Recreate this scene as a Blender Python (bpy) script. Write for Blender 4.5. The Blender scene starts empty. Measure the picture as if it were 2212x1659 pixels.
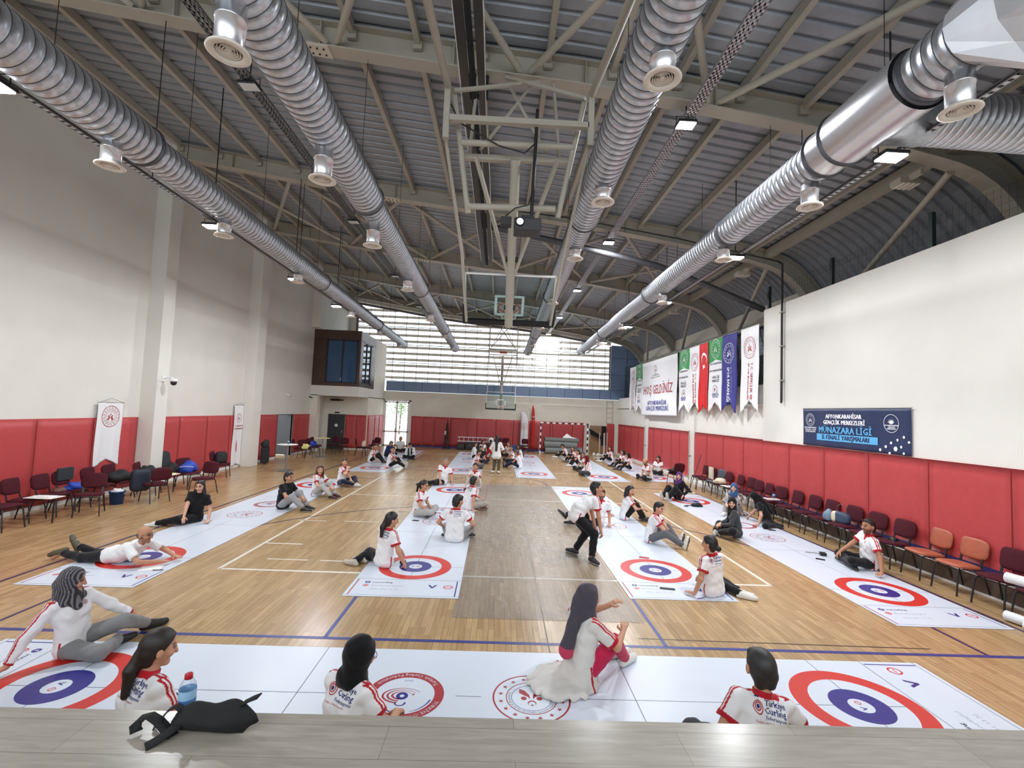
import bpy, bmesh, math, random
import numpy as np
from mathutils import Vector, Matrix
from mathutils.bvhtree import BVHTree
random.seed(7)
SC = bpy.context.scene
COL = SC.collection
PI = math.pi
R = math.radians

# ---------------------------------------------------------------- materials
def lin(c):
    if max(c) <= 1.0: c = [x * 255 for x in c]
    o = []
    for x in c[:3]:
        x /= 255.0
        o.append(x / 12.92 if x <= 0.04045 else ((x + 0.055) / 1.055) ** 2.4)
    return (o[0], o[1], o[2], 1.0)
_M = {}
def M(name, col=(200, 200, 200), rough=0.6, metal=0.0, spec=0.5, noise=None, bump=None, emit=None, alpha=1.0, trans=0.0, attr=None, coat=0.0, sheen=0.0):
    if name in _M: return _M[name]
    m = bpy.data.materials.new(name); m.use_nodes = True
    nt = m.node_tree; b = nt.nodes['Principled BSDF']
    c = lin(col)
    b.inputs['Base Color'].default_value = c
    b.inputs['Roughness'].default_value = rough
    b.inputs['Metallic'].default_value = metal
    b.inputs['Specular IOR Level'].default_value = spec
    b.inputs['Alpha'].default_value = alpha
    b.inputs['Transmission Weight'].default_value = trans
    b.inputs['Coat Weight'].default_value = coat
    b.inputs['Sheen Weight'].default_value = sheen
    if emit:
        b.inputs['Emission Color'].default_value = lin(emit[0]); b.inputs['Emission Strength'].default_value = emit[1]
    tc = None
    if noise or bump:
        tc = nt.nodes.new('ShaderNodeTexCoord')
    src = None
    if attr:
        a = nt.nodes.new('ShaderNodeVertexColor'); a.layer_name = attr; src = a.outputs['Color']
    if noise:
        n = nt.nodes.new('ShaderNodeTexNoise'); n.inputs['Scale'].default_value = noise[0]; n.inputs['Detail'].default_value = 5
        nt.links.new(tc.outputs['Object'], n.inputs['Vector'])
        r = nt.nodes.new('ShaderNodeMapRange'); r.inputs['From Min'].default_value = .3; r.inputs['From Max'].default_value = .7
        r.inputs['To Min'].default_value = 1 - noise[1]; r.inputs['To Max'].default_value = 1 + noise[1] * .6
        nt.links.new(n.outputs['Fac'], r.inputs['Value'])
        mx = nt.nodes.new('ShaderNodeMix'); mx.data_type = 'RGBA'; mx.blend_type = 'MULTIPLY'; mx.inputs[0].default_value = 1
        if src: nt.links.new(src, mx.inputs[6])
        else: mx.inputs[6].default_value = c
        nt.links.new(r.outputs[0], mx.inputs[7]); src = mx.outputs[2]
    if src: nt.links.new(src, b.inputs['Base Color'])
    if bump:
        n = nt.nodes.new('ShaderNodeTexNoise'); n.inputs['Scale'].default_value = bump[0]; n.inputs['Detail'].default_value = 4
        nt.links.new(tc.outputs['Object'], n.inputs['Vector'])
        bp = nt.nodes.new('ShaderNodeBump'); bp.inputs['Strength'].default_value = bump[1]; bp.inputs['Distance'].default_value = bump[2] if len(bump) > 2 else .02
        nt.links.new(n.outputs['Fac'], bp.inputs['Height']); nt.links.new(bp.outputs['Normal'], b.inputs['Normal'])
    _M[name] = m
    return m

# ---------------------------------------------------------------- objects
def link(o, parent=None):
    COL.objects.link(o)
    if parent is not None: o.parent = parent
    return o
def tag(o, label=None, cat=None, group=None, kind=None):
    if label: o['label'] = label
    if cat: o['category'] = cat
    if group: o['group'] = group
    if kind: o['kind'] = kind
    return o
def thing(name, label, cat, loc=(0, 0, 0), rz=0.0, group=None):
    o = bpy.data.objects.new(name, None); COL.objects.link(o)
    o.empty_display_size = .1
    o.location = loc; o.rotation_euler = (0, 0, rz)
    return tag(o, label, cat, group)
def copy_tree(o, parent=None):
    c = o.copy(); COL.objects.link(c); c.parent = parent
    for ch in list(o.children): copy_tree(ch, c)
    return c

class MB:
    """collects shapes into one mesh; every shape takes a material slot index"""
    def __init__(s): s.v = []; s.f = []; s.m = []; s.sm = []
    def add(s, vs, fs, mi=0, smooth=False):
        o = len(s.v); s.v.extend([tuple(p) for p in vs])
        for f in fs: s.f.append(tuple(i + o for i in f)); s.m.append(mi); s.sm.append(smooth)
        return s
    def box(s, lo, hi, mi=0):
        x0, y0, z0 = lo; x1, y1, z1 = hi
        return s.add([(x0,y0,z0),(x1,y0,z0),(x1,y1,z0),(x0,y1,z0),(x0,y0,z1),(x1,y0,z1),(x1,y1,z1),(x0,y1,z1)],
              [(0,3,2,1),(4,5,6,7),(0,1,5,4),(1,2,6,5),(2,3,7,6),(3,0,4,7)], mi)
    def cbox(s, c, d, mi=0):
        return s.box([c[i]-d[i]/2 for i in range(3)], [c[i]+d[i]/2 for i in range(3)], mi)
    def bar(s, a, b, w, h, mi=0, up=(0,0,1)):
        a = Vector(a); b = Vector(b); d = (b - a).normalized(); u = Vector(up)
        if abs(d.dot(u)) > .98: u = Vector((0,1,0))
        x = d.cross(u).normalized(); y = x.cross(d).normalized()
        q = [x*(-w/2)+y*(-h/2), x*(w/2)+y*(-h/2), x*(w/2)+y*(h/2), x*(-w/2)+y*(h/2)]
        return s.add([a+p for p in q]+[b+p for p in q], [(0,1,2,3),(7,6,5,4),(0,4,5,1),(1,5,6,2),(2,6,7,3),(3,7,4,0)], mi)
    def tube(s, pts, r, n=10, mi=0, smooth=True, caps=True, closed=False):
        P = [Vector(p) for p in pts]; k = len(P)
        rr = r if isinstance(r, (list, tuple)) else [r] * k
        vs = []; prev = None
        for i, p in enumerate(P):
            if closed: t = P[(i+1) % k] - P[i-1]
            elif i == 0: t = P[1] - P[0]
            elif i == k-1: t = P[-1] - P[-2]
            else: t = (P[i+1]-P[i]).normalized() + (P[i]-P[i-1]).normalized()
            if t.length < 1e-9: t = Vector((0,0,1))
            t.normalize()
            if prev is None:
                u = Vector((0,0,1)) if abs(t.z) < .9 else Vector((1,0,0))
                x = t.cross(u).normalized()
            else:
                x = (prev - t * prev.dot(t))
                x = x.normalized() if x.length > 1e-6 else t.orthogonal().normalized()
            prev = x; y = t.cross(x)
            for j in range(n):
                a = 2*PI*j/n
                vs.append(p + (x*math.cos(a) + y*math.sin(a))*rr[i])
        fs = []
        for i in range(k if closed else k-1):
            i2 = (i+1) % k
            for j in range(n):
                fs.append((i*n+j, i*n+(j+1)%n, i2*n+(j+1)%n, i2*n+j))
        s.add(vs, fs, mi, smooth)
        if caps and not closed:
            s.add(vs[:n], [tuple(range(n-1,-1,-1))], mi); s.add(vs[-n:], [tuple(range(n))], mi)
        return s
    def cyl(s, a, b, r, n=16, mi=0, r2=None, smooth=True):
        return s.tube([a, b], [r, r if r2 is None else r2], n, mi, smooth)
    def lathe(s, prof, n=24, c=(0,0,0), mi=0, smooth=True, ax='z'):
        vs = []; 
        for (r, z) in prof:
            for j in range(n):
                a = 2*PI*j/n; x, y = r*math.cos(a), r*math.sin(a)
                vs.append((c[0]+x, c[1]+y, c[2]+z) if ax == 'z' else (c[0]+x, c[1]+z, c[2]+y))
        fs = [(i*n+j, i*n+(j+1)%n, (i+1)*n+(j+1)%n, (i+1)*n+j) for i in range(len(prof)-1) for j in range(n)]
        return s.add(vs, fs, mi, smooth)
    def ball(s, c, r, n=12, mi=0):
        rx, ry, rz = r if isinstance(r, (tuple, list)) else (r, r, r)
        k = max(4, n//2); vs = []; fs = []
        for i in range(k+1):
            t = PI*i/k
            for j in range(n):
                a = 2*PI*j/n
                vs.append((c[0]+rx*math.sin(t)*math.cos(a), c[1]+ry*math.sin(t)*math.sin(a), c[2]+rz*math.cos(t)))
        for i in range(k):
            for j in range(n): fs.append((i*n+j, (i+1)*n+j, (i+1)*n+(j+1)%n, i*n+(j+1)%n))
        return s.add(vs, fs, mi, True)
    def quad(s, a, b, c, d, mi=0): return s.add([a,b,c,d], [(0,1,2,3)], mi)
    def disc(s, c, r, z=0, r0=0, n=48, mi=0, sx=1):
        """ring or disc in the XY plane"""
        vs = []; 
        if r0 <= 0:
            vs = [(c[0]+r*sx*math.cos(2*PI*j/n), c[1]+r*math.sin(2*PI*j/n), z) for j in range(n)]
            return s.add(vs, [tuple(range(n))], mi)
        for q in (r0, r): vs += [(c[0]+q*sx*math.cos(2*PI*j/n), c[1]+q*math.sin(2*PI*j/n), z) for j in range(n)]
        return s.add(vs, [(j, (j+1)%n, n+(j+1)%n, n+j) if 0 else (j, n+j, n+(j+1)%n, (j+1)%n) for j in range(n)], mi)
    def xf(s, mat, start=0):
        for i in range(start, len(s.v)): s.v[i] = tuple(mat @ Vector(s.v[i]))
        return s
    def build(s, name, mats, parent=None, bevel=0, seg=2, solid=0, subsurf=0):
        me = bpy.data.meshes.new(name)
        me.from_pydata(s.v, [], s.f)
        if not isinstance(mats, (list, tuple)): mats = [mats]
        for m in mats: me.materials.append(m)
        me.polygons.foreach_set('material_index', s.m)
        me.polygons.foreach_set('use_smooth', s.sm)
        me.update()
        o = bpy.data.objects.new(name, me); link(o, parent)
        if bevel:
            bv = o.modifiers.new('bevel', 'BEVEL'); bv.width = bevel; bv.segments = seg; bv.limit_method = 'ANGLE'; bv.angle_limit = R(40)
        if solid:
            so = o.modifiers.new('solid', 'SOLIDIFY'); so.thickness = solid; so.offset = 0
        if subsurf:
            ss = o.modifiers.new('sub', 'SUBSURF'); ss.levels = subsurf; ss.render_levels = subsurf
        return o
def structure(name, mb, mats, **k):
    o = mb.build(name, mats, **k); o['kind'] = 'structure'; return o

# ---------------------------------------------------------------- text as mesh
_T = {}
def text_geo(s, size=1.0, align='CENTER', spacing=1.0, res=2):
    key = (s, align, spacing, res)
    if key not in _T:
        cu = bpy.data.curves.new('lettering', 'FONT'); cu.body = s; cu.size = 1; cu.align_x = align; cu.align_y = 'CENTER'
        cu.resolution_u = res; cu.space_character = spacing
        o = bpy.data.objects.new('lettering_tmp', cu); COL.objects.link(o)
        dg = bpy.context.evaluated_depsgraph_get(); dg.update()
        me = o.evaluated_get(dg).to_mesh()
        v = np.array([x.co[:2] for x in me.vertices]) if len(me.vertices) else np.zeros((0, 2))
        f = [tuple(p.vertices) for p in me.polygons]
        o.evaluated_get(dg).to_mesh_clear()
        bpy.data.objects.remove(o); bpy.data.curves.remove(cu)
        _T[key] = (v, f)
    v, f = _T[key]
    return v * size, f
def put_text(mb, s, x, y, z, size, mi, rot=0.0, align='CENTER', spacing=1.0, bold=0, sx=1.0, res=1):
    """lettering in the XY plane of mb"""
    v, f = text_geo(s, size, align, spacing, res)
    if len(v) == 0: return
    c, sn = math.cos(rot), math.sin(rot)
    offs = [(0, 0)] if not bold else [(-bold, 0), (bold, 0)]
    for k, (ox, oy) in enumerate(offs):
        mb.add([(x + c*(p[0]*sx+ox) - sn*(p[1]+oy), y + sn*(p[0]*sx+ox) + c*(p[1]+oy), z + k*1e-4) for p in v], f, mi)
def put_arc_text(mb, s, cx, cy, z, rad, size, mi, mid=PI/2, inward=False, spacing=1.0):
    v, f = text_geo(s, size, 'CENTER', spacing, 1)
    out = []
    for p in v:
        if not inward:
            a = mid - p[0]/rad; r = rad + p[1]
        else:
            a = mid + p[0]/rad; r = rad - p[1]
        out.append((cx + r*math.cos(a), cy + r*math.sin(a), z))
    mb.add(out, f, mi)
def star(mb, cx, cy, z, r, mi, rot=PI/2):
    vs = [(cx + (r if k % 2 == 0 else r*.42)*math.cos(rot+PI*k/5), cy + (r if k % 2 == 0 else r*.42)*math.sin(rot+PI*k/5), z) for k in range(10)]
    mb.add([(cx, cy, z)] + vs, [(0, 1+k, 1+(k+1) % 10) for k in range(10)], mi)
def crescent(mb, cx, cy, z, r, mi, rot=0, n=24):
    vs = []; a0 = 0.62
    for i in range(n+1):
        a = a0 + (2*PI-2*a0)*i/n
        vs.append((r*math.cos(a), r*math.sin(a)))
    q0 = vs[0]; c2 = .25*r; r2 = math.hypot(q0[0]-c2, q0[1]); b0 = math.atan2(q0[1], q0[0]-c2)
    inner = [(c2 + r2*math.cos(b0 + (2*PI-2*b0)*i/n), r2*math.sin(b0 + (2*PI-2*b0)*i/n)) for i in range(n+1)]
    c, s_ = math.cos(rot), math.sin(rot)
    P = [(cx + c*x - s_*y, cy + s_*x + c*y, z) for x, y in vs + inner]
    mb.add(P, [(i, i+1, n+1+i+1, n+1+i) for i in range(n)], mi)
def ministry_emblem(mb, cx, cy, z, r, mi, rot=0.0, n=48, red=None):
    """round ministry mark: rope ring, ring of stars, inner ring and figure"""
    if red is None: red = mi
    mb.disc((cx, cy), r, z, r*.955, n, mi); mb.disc((cx, cy), r*.66, z, r*.635, n, mi)
    for k in range(16):
        a = 2*PI*k/16 + rot + .2
        star(mb, cx + r*.80*math.cos(a), cy + r*.80*math.sin(a), z, r*.075, mi, a)
    def P(x, y): 
        c, s_ = math.cos(rot), math.sin(rot); return (cx + r*(c*x - s_*y), cy + r*(s_*x + c*y))
    q = P(0, .22); crescent(mb, q[0], q[1], z, r*.11, red, rot + PI/2)
    q = P(0, .30); star(mb, q[0], q[1], z, r*.05, red)
    for sx in (-1, 1):
        q = P(.2*sx, .03); mb.disc(q, r*.075, z, 0, 16, red)
        pts = [P(.03*sx, .06), P(.10*sx, -.04), P(.19*sx, -.09), P(.31*sx, -.20), P(.30*sx, -.37), P(.16*sx, -.30), P(.05*sx, -.12)]
        mb.add([(a, b, z) for a, b in pts], [(0, 1, 6), (6, 1, 2, 5), (5, 2, 3, 4)], red)
def curling_emblem(mb, cx, cy, z, r, red, blue, white, rot=0.0):
    mb.disc((cx, cy), r, z, r*.76, 64, red)
    put_arc_text(mb, 'Turkish Curling Federation', cx, cy, z+.0006, r*.88, r*.17, white, -PI/2+rot, True)
    put_arc_text(mb, 'TÜRKİYE CURLING FEDERASYONU', cx, cy, z+.0006, r*.88, r*.145, white, PI/2+rot)
    def P(x, y):
        c, s_ = math.cos(rot), math.sin(rot); return (cx + r*(c*x - s_*y), cy + r*(s_*x + c*y))
    def arc(c, ra, a0, a1, w0, w1, mi, n=22, fy=.62):
        vs = []; 
        for i in range(n+1):
            a = a0 + (a1-a0)*i/n; w = w0 + (w1-w0)*i/n
            for q in (ra - w/2, ra + w/2):
                X = P(c[0] + q*math.cos(a), c[1] + q*fy*math.sin(a)); vs.append((X[0], X[1], z))
        mb.add(vs, [(2*i, 2*i+1, 2*i+3, 2*i+2) for i in range(n)], mi)
    arc((0, 0), .7, R(20), R(70), .01, .04, blue, fy=1); arc((0, 0), .7, R(110), R(165), .01, .04, blue, fy=1)
    for k, ra in enumerate((.25, .37, .49)):
        arc((.05, .03), ra, R(-150), R(80), .015, .075, red)
    q = P(.05, .05); mb.disc(q, r*.15, z, 0, 24, blue); mb.disc(q, r*.06, z+.0005, 0, 16, white)
    arc((.05, .34), .12, R(-20), R(200), .03, .05, blue, fy=.8)
    q = P(0, -.62); put_text(mb, '2016', q[0], q[1], z, r*.12, blue, rot)
    q = P(-.22, -.02); star(mb, q[0], q[1], z, r*.05, red)

# ---------------------------------------------------------------- camera
CAMX, CAMH = -0.12764, 2.71290
def add_camera():
    f, pitch, yaw, roll = 1000.0, 0.0582634, 0.0267458, 0.0407026
    cd = bpy.data.cameras.new('camera'); cd.sensor_fit = 'HORIZONTAL'; cd.sensor_width = 36.0
    cd.lens = 36.0 * f / 2212.0; cd.clip_start = .05; cd.clip_end = 300
    o = bpy.data.objects.new('camera', cd); COL.objects.link(o)
    fw = Vector((math.sin(yaw)*math.cos(pitch), math.cos(yaw)*math.cos(pitch), math.sin(pitch)))
    rt = Vector((math.cos(yaw), -math.sin(yaw), 0)); up = rt.cross(fw)
    # the picture is turned clockwise by roll: camera turned counter-clockwise
    r2 = rt*math.cos(roll) + up*math.sin(roll); u2 = up*math.cos(roll) - rt*math.sin(roll)
    m = Matrix((r2, u2, -fw)).transposed().to_4x4(); m.translation = Vector((CAMX, 0, CAMH))
    o.matrix_world = m; SC.camera = o
add_camera()
# ================================================================ SETTING
m_wall = M('plaster_wall', (222, 219, 212), .85, noise=(1.2, .035), bump=(35, .15, .01))
m_beige = M('plaster_beige', (226, 221, 207), .8, noise=(2.0, .04))
m_pad = M('red_vinyl_padding', (184, 66, 68), .5, noise=(9, .06), bump=(5, .25, .03))
m_blue = M('blue_cladding', (112, 134, 166), .35, noise=(3, .05))
m_blueline = M('dark_joint', (25, 28, 34), .7)
m_brown = M('brown_cladding', (74, 52, 42), .35, noise=(4, .05))
m_steel = M('cream_steel', (172, 166, 152), .5, noise=(3, .05))
m_deck = M('galvanised_deck', (158, 163, 170), .45, metal=.3, noise=(6, .08))
m_dark = M('black_metal', (22, 22, 24), .45)
m_green = M('dark_green_metal', (22, 40, 38), .45)
m_white = M('white_paint', (235, 235, 232), .4)
m_alu = M('window_frame', (112, 106, 102), .5)

def wood_floor():
    m = bpy.data.materials.new('parquet'); m.use_nodes = True; nt = m.node_tree; L = nt.links.new; N = nt.nodes.new
    b = nt.nodes['Principled BSDF']
    tc = N('ShaderNodeTexCoord'); mp = N('ShaderNodeMapping'); mp.inputs['Rotation'].default_value = (0, 0, PI/2)
    L(tc.outputs['Object'], mp.inputs['Vector'])
    br = N('ShaderNodeTexBrick'); br.offset = .37; br.offset_frequency = 2; br.squash = 1
    br.inputs['Scale'].default_value = 1; br.inputs['Brick Width'].default_value = .52; br.inputs['Row Height'].default_value = .07
    br.inputs['Mortar Size'].default_value = .0016; br.inputs['Bias'].default_value = 0
    br.inputs['Color1'].default_value = lin((190, 158, 114)); br.inputs['Color2'].default_value = lin((166, 134, 93)); br.inputs['Mortar'].default_value = lin((112, 88, 60))
    L(mp.outputs[0], br.inputs['Vector'])
    m2 = N('ShaderNodeMapping'); m2.inputs['Scale'].default_value = (26, 1.6, 1); L(tc.outputs['Object'], m2.inputs['Vector'])
    n = N('ShaderNodeTexNoise'); n.inputs['Scale'].default_value = 1.2; n.inputs['Detail'].default_value = 6; L(m2.outputs[0], n.inputs['Vector'])
    n2 = N('ShaderNodeTexNoise'); n2.inputs['Scale'].default_value = .35; n2.inputs['Detail'].default_value = 4; L(tc.outputs['Object'], n2.inputs['Vector'])
    r = N('ShaderNodeMapRange'); r.inputs['From Min'].default_value = .3; r.inputs['From Max'].default_value = .7; r.inputs['To Min'].default_value = .84; r.inputs['To Max'].default_value = 1.1; L(n.outputs['Fac'], r.inputs['Value'])
    r2 = N('ShaderNodeMapRange'); r2.inputs['From Min'].default_value = .3; r2.inputs['From Max'].default_value = .7; r2.inputs['To Min'].default_value = .9; r2.inputs['To Max'].default_value = 1.07; L(n2.outputs['Fac'], r2.inputs['Value'])
    mu = N('ShaderNodeMath'); mu.operation = 'MULTIPLY'; L(r.outputs[0], mu.inputs[0]); L(r2.outputs[0], mu.inputs[1])
    mx = N('ShaderNodeMix'); mx.data_type = 'RGBA'; mx.blend_type = 'MULTIPLY'; mx.inputs[0].default_value = 1
    L(br.outputs['Color'], mx.inputs[6]); L(mu.outputs[0], mx.inputs[7]); L(mx.outputs[2], b.inputs['Base Color'])
    r3 = N('ShaderNodeMapRange'); r3.inputs['To Min'].default_value = .16; r3.inputs['To Max'].default_value = .34; L(n2.outputs['Fac'], r3.inputs['Value'])
    L(r3.outputs[0], b.inputs['Roughness'])
    b.inputs['Specular IOR Level'].default_value = .5
    bp = N('ShaderNodeBump'); bp.inputs['Strength'].default_value = .12; bp.inputs['Distance'].default_value = .01; L(n.outputs['Fac'], bp.inputs['Height']); L(bp.outputs[0], b.inputs['Normal'])
    return m
m_floor = wood_floor()
structure('floor', MB().box((-12.5, -3, -.2), (11.5, 33, 0)), m_floor)

# --- court lines (painted, each colour one layer on the floor)
def line_layer(name, segs, col, z=.0012, arcs=()):
    mb = MB()
    for (x0, y0, x1, y1, w) in segs:
        a = Vector((x0, y0, z)); b = Vector((x1, y1, z)); d = (b-a).normalized(); p = Vector((-d.y, d.x, 0))*w/2
        mb.quad(a-p, b-p, b+p, a+p)
    for (cx, cy, r, a0, a1, w) in arcs:
        n = 40
        vs = []
        for i in range(n+1):
            a = R(a0 + (a1-a0)*i/n)
            for q in (r-w/2, r+w/2): vs.append((cx+q*math.cos(a), cy+q*math.sin(a), z))
        mb.add(vs, [(2*i, 2*i+1, 2*i+3, 2*i+2) for i in range(n)])
    return structure(name, mb, M(name, col, .35, noise=(8, .12)))
line_layer('floor_markings_white', [(-4.5,7.72,4.5,7.72,.06),(-4.5,7.72,-4.5,27.5,.06),(4.5,7.72,4.5,27.5,.06),(-4.5,14.33,4.5,14.33,.06),(-4.5,20.97,4.5,20.97,.06),(-4.5,27.5,4.5,27.5,.06),
    (-4.46,9.16,-3.77,9.16,.05),(-4.0,8.26,-3.3,8.26,.035),(-3.1,8.26,-2.4,8.26,.035),(-4.6,10.98,-4.0,11.0,.04),(-3.6,11.03,-2.8,11.06,.04)], (226, 220, 205))
line_layer('floor_markings_blue', [(-9,5.6,9,5.57,.06),(-2.03,5.6,-2.03,8.5,.05),(1.98,5.6,1.98,8.5,.05),(6.35,5.5,9,5.5,.02)], (46, 56, 128), .0016)
line_layer('floor_markings_purple', [(-7.1,5.6,-7.1,30,.06),(7.14,5.6,7.14,30,.06),(-5.9,5.6,-5.9,8.8,.05),(5.9,5.6,5.9,8.8,.05),(-7.1,17.5,7.1,17.5,.05)], (58, 40, 78), .0014,
    arcs=[(0,7.1,6.2,17,163,.05),(0,17.5,1.8,0,360,.05)])
line_layer('floor_markings_dark', [(1.7,5.78,5.3,5.72,.018),(-2.6,12.2,3.2,12.35,.03),(.55,2.8,.62,12,.012)], (52, 40, 30), .0018)
line_layer('floor_markings_red', [(-.48,11.4,-.36,17.5,.045),(5.2,21,7.2,18.5,.03)], (188, 92, 84), .0011)

# --- back wall with the big louvred window
YB = 32.2
def zb(x):   # underside of the roof beams
    P = [(-10.9,10.12),(-7,9.57),(-4.2,9.17),(-1,8.84),(1,8.68),(3,8.47),(5,8.18),(6.6,7.93),(8.1,7.6)]
    for (a, za), (b, zc) in zip(P, P[1:]):
        if x <= b: return za + (zc-za)*(x-a)/(b-a)
    return 7.6
ARC = [(8.1,7.6),(8.5,7.45),(8.85,7.22),(9.15,6.93),(9.4,6.6),(9.58,6.22),(9.7,5.8),(9.75,5.3)]
PROF = [(x, zb(x)) for x in (-10.9,-9,-7,-5.6,-4.2,-2.6,-1,1,3,5,6.6)] + ARC
def offs(prof, d):
    out = []
    for i, (x, z) in enumerate(prof):
        a = prof[max(0, i-1)]; b = prof[min(len(prof)-1, i+1)]
        tx, tz = b[0]-a[0], b[1]-a[1]; l = math.hypot(tx, tz); out.append((x - tz/l*d*(-1) * -1 if 0 else x + (-tz)/l*d, z + tx/l*d))
    return out
DECK = offs(PROF, .53)
wl = MB()
wl.box((-12.5,YB,0),(-7.98,YB+.3,3.76)); wl.box((-6.28,YB,0),(11.5,YB+.3,3.76)); wl.box((-7.98,YB,3.06),(-6.28,YB+.3,3.76))
wl.box((-12.5,YB,3.76),(-10.2,YB+.3,11)); 
for (a, b) in zip([-10.2,-7,-4.2,-1,1,3,5],[-7,-4.2,-1,1,3,5,7.6]):
    za, zc = zb(a)-.12, zb(b)-.12
    wl.add([(a,YB,za),(b,YB,zc),(b,YB,12),(a,YB,12),(a,YB+.3,za),(b,YB+.3,zc),(b,YB+.3,12),(a,YB+.3,12)],[(0,1,2,3),(5,4,7,6),(0,4,5,1)])
# shallow plaster relief
wl.box((-3.35,YB-.03,3.2),(1.85,YB,3.26)); wl.box((2.9,YB-.03,3.2),(7.9,YB,3.26))
structure('wall_back', wl, m_beige)
bl = MB(); xs = [-7.95,-6.74,-5.47,-4.24,-2.99,-1.73,-.5,.77,1.97,3.2,4.43,5.69,6.89,7.63]
for a, b in zip(xs, xs[1:]): bl.box((a+.012,YB-.06,3.78),(b-.012,YB,4.44))
zz = [3.78,4.44,5.5,6.7,7.6]
for a, b in zip([7.63,8.75],[8.75,9.75]):
    for c, d in zip(zz, zz[1:]): bl.box((a+.012,YB-.06,c+.01),(b-.012,YB,d-.01))
structure('trim_1', bl, m_blue)
structure('trim_2', MB().box((-7.95,YB-.03,3.77),(7.62,YB-.001,4.46)).box((7.62,YB-.03,3.77),(9.75,YB-.001,7.6)), m_blueline)
m_slat = bpy.data.materials.new('louvre_slat'); m_slat.use_nodes = True
_nt = m_slat.node_tree; _b = _nt.nodes['Principled BSDF']; _b.inputs['Base Color'].default_value = lin((200,194,186)); _b.inputs['Roughness'].default_value = .6
_t = _nt.nodes.new('ShaderNodeBsdfTranslucent'); _t.inputs[0].default_value = lin((214,206,198)); _x = _nt.nodes.new('ShaderNodeMixShader'); _x.inputs[0].default_value = .42
_nt.links.new(_b.outputs[0], _x.inputs[1]); _nt.links.new(_t.outputs[0], _x.inputs[2]); _nt.links.new(_x.outputs[0], _nt.nodes['Material Output'].inputs['Surface'])
wf = MB()
def ztop(x): return zb(x) - .3
XW0, XW1 = -10.15, 7.56
for x in [-10.15,-9.3,-8.45] + [-7.6+.823*k for k in range(19)]:
    if x < XW1-.1: wf.box((x-.014,YB-.0,4.47),(x+.014,YB+.05,ztop(x)+.05))
wf.box((XW1-.05,YB-.03,4.44),(XW1+.05,YB+.06,ztop(XW1)+.1)); wf.box((-10.25,YB-.03,4.44),(-10.1,YB+.06,ztop(-10.1)+.1))
for a, b in zip(PROF[:10], PROF[1:11]):
    wf.bar((a[0],YB+.0,a[1]-.24),(b[0],YB+.0,b[1]-.24),.1,.16)
for z in (4.5, 5.75, 7.0):
    x1 = XW1; wf.box((-10.15,YB-.01,z-.02),(x1,YB+.05,z+.02))
wf.box((-10.15,YB-.01,8.22),(-1.5,YB+.05,8.26))
win = structure('window_1', wf, m_alu)
sl = MB(); z = 4.62
while z < 9.6:
    xr = XW1
    for x in [XW1 - .3*k for k in range(60)]:
        xr = x
        if ztop(x) > z: break
    # slat outside, tilted
    sl.add([(-10.2,YB+.14,z),(xr,YB+.14,z),(xr,YB+.22,z+.17),(-10.2,YB+.22,z+.17),(-10.2,YB+.12,z+.02),(xr,YB+.12,z+.02),(xr,YB+.20,z+.19),(-10.2,YB+.20,z+.19)],
           [(0,1,2,3),(7,6,5,4),(0,4,5,1),(3,2,6,7),(0,3,7,4),(1,5,6,2)])
    z += .425
sl.build('louvre_slats', m_slat, win)
def glass_mat(name, tint=(255,255,255), gloss=.08, rough=.02):
    m = bpy.data.materials.new(name); m.use_nodes = True; nt = m.node_tree; nt.nodes.remove(nt.nodes['Principled BSDF'])
    t = nt.nodes.new('ShaderNodeBsdfTransparent'); t.inputs[0].default_value = lin(tint)
    g = nt.nodes.new('ShaderNodeBsdfGlossy'); g.inputs['Roughness'].default_value = rough
    lw = nt.nodes.new('ShaderNodeLayerWeight'); lw.inputs[0].default_value = .5
    f = nt.nodes.new('ShaderNodeMath'); f.operation = 'POWER'; f.inputs[1].default_value = 4; nt.links.new(lw.outputs['Facing'], f.inputs[0])
    a = nt.nodes.new('ShaderNodeMath'); a.operation = 'MULTIPLY_ADD'; a.inputs[1].default_value = .7; a.inputs[2].default_value = gloss; a.use_clamp = True
    mx = nt.nodes.new('ShaderNodeMixShader')
    nt.links.new(f.outputs[0], a.inputs[0]); nt.links.new(a.outputs[0], mx.inputs[0]); nt.links.new(t.outputs[0], mx.inputs[1]); nt.links.new(g.outputs[0], mx.inputs[2])
    nt.links.new(mx.outputs[0], nt.nodes['Material Output'].inputs['Surface'])
    return m
m_glass = glass_mat('clear_glass', (250, 252, 252), .0)
gp = MB(); PW = [p for p in PROF if p[0] < XW1]
top = [(x, YB+.03, z-.3) for x, z in PW if x > -10.1] + [(XW1, YB+.03, ztop(XW1))]
gp.add([(-10.15,YB+.03,4.47),(XW1,YB+.03,4.47)] + top[::-1] + [(-10.15,YB+.03,ztop(-10.15))], [tuple(range(len(top)+3))])
gp.build('pane', m_glass, win)

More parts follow.
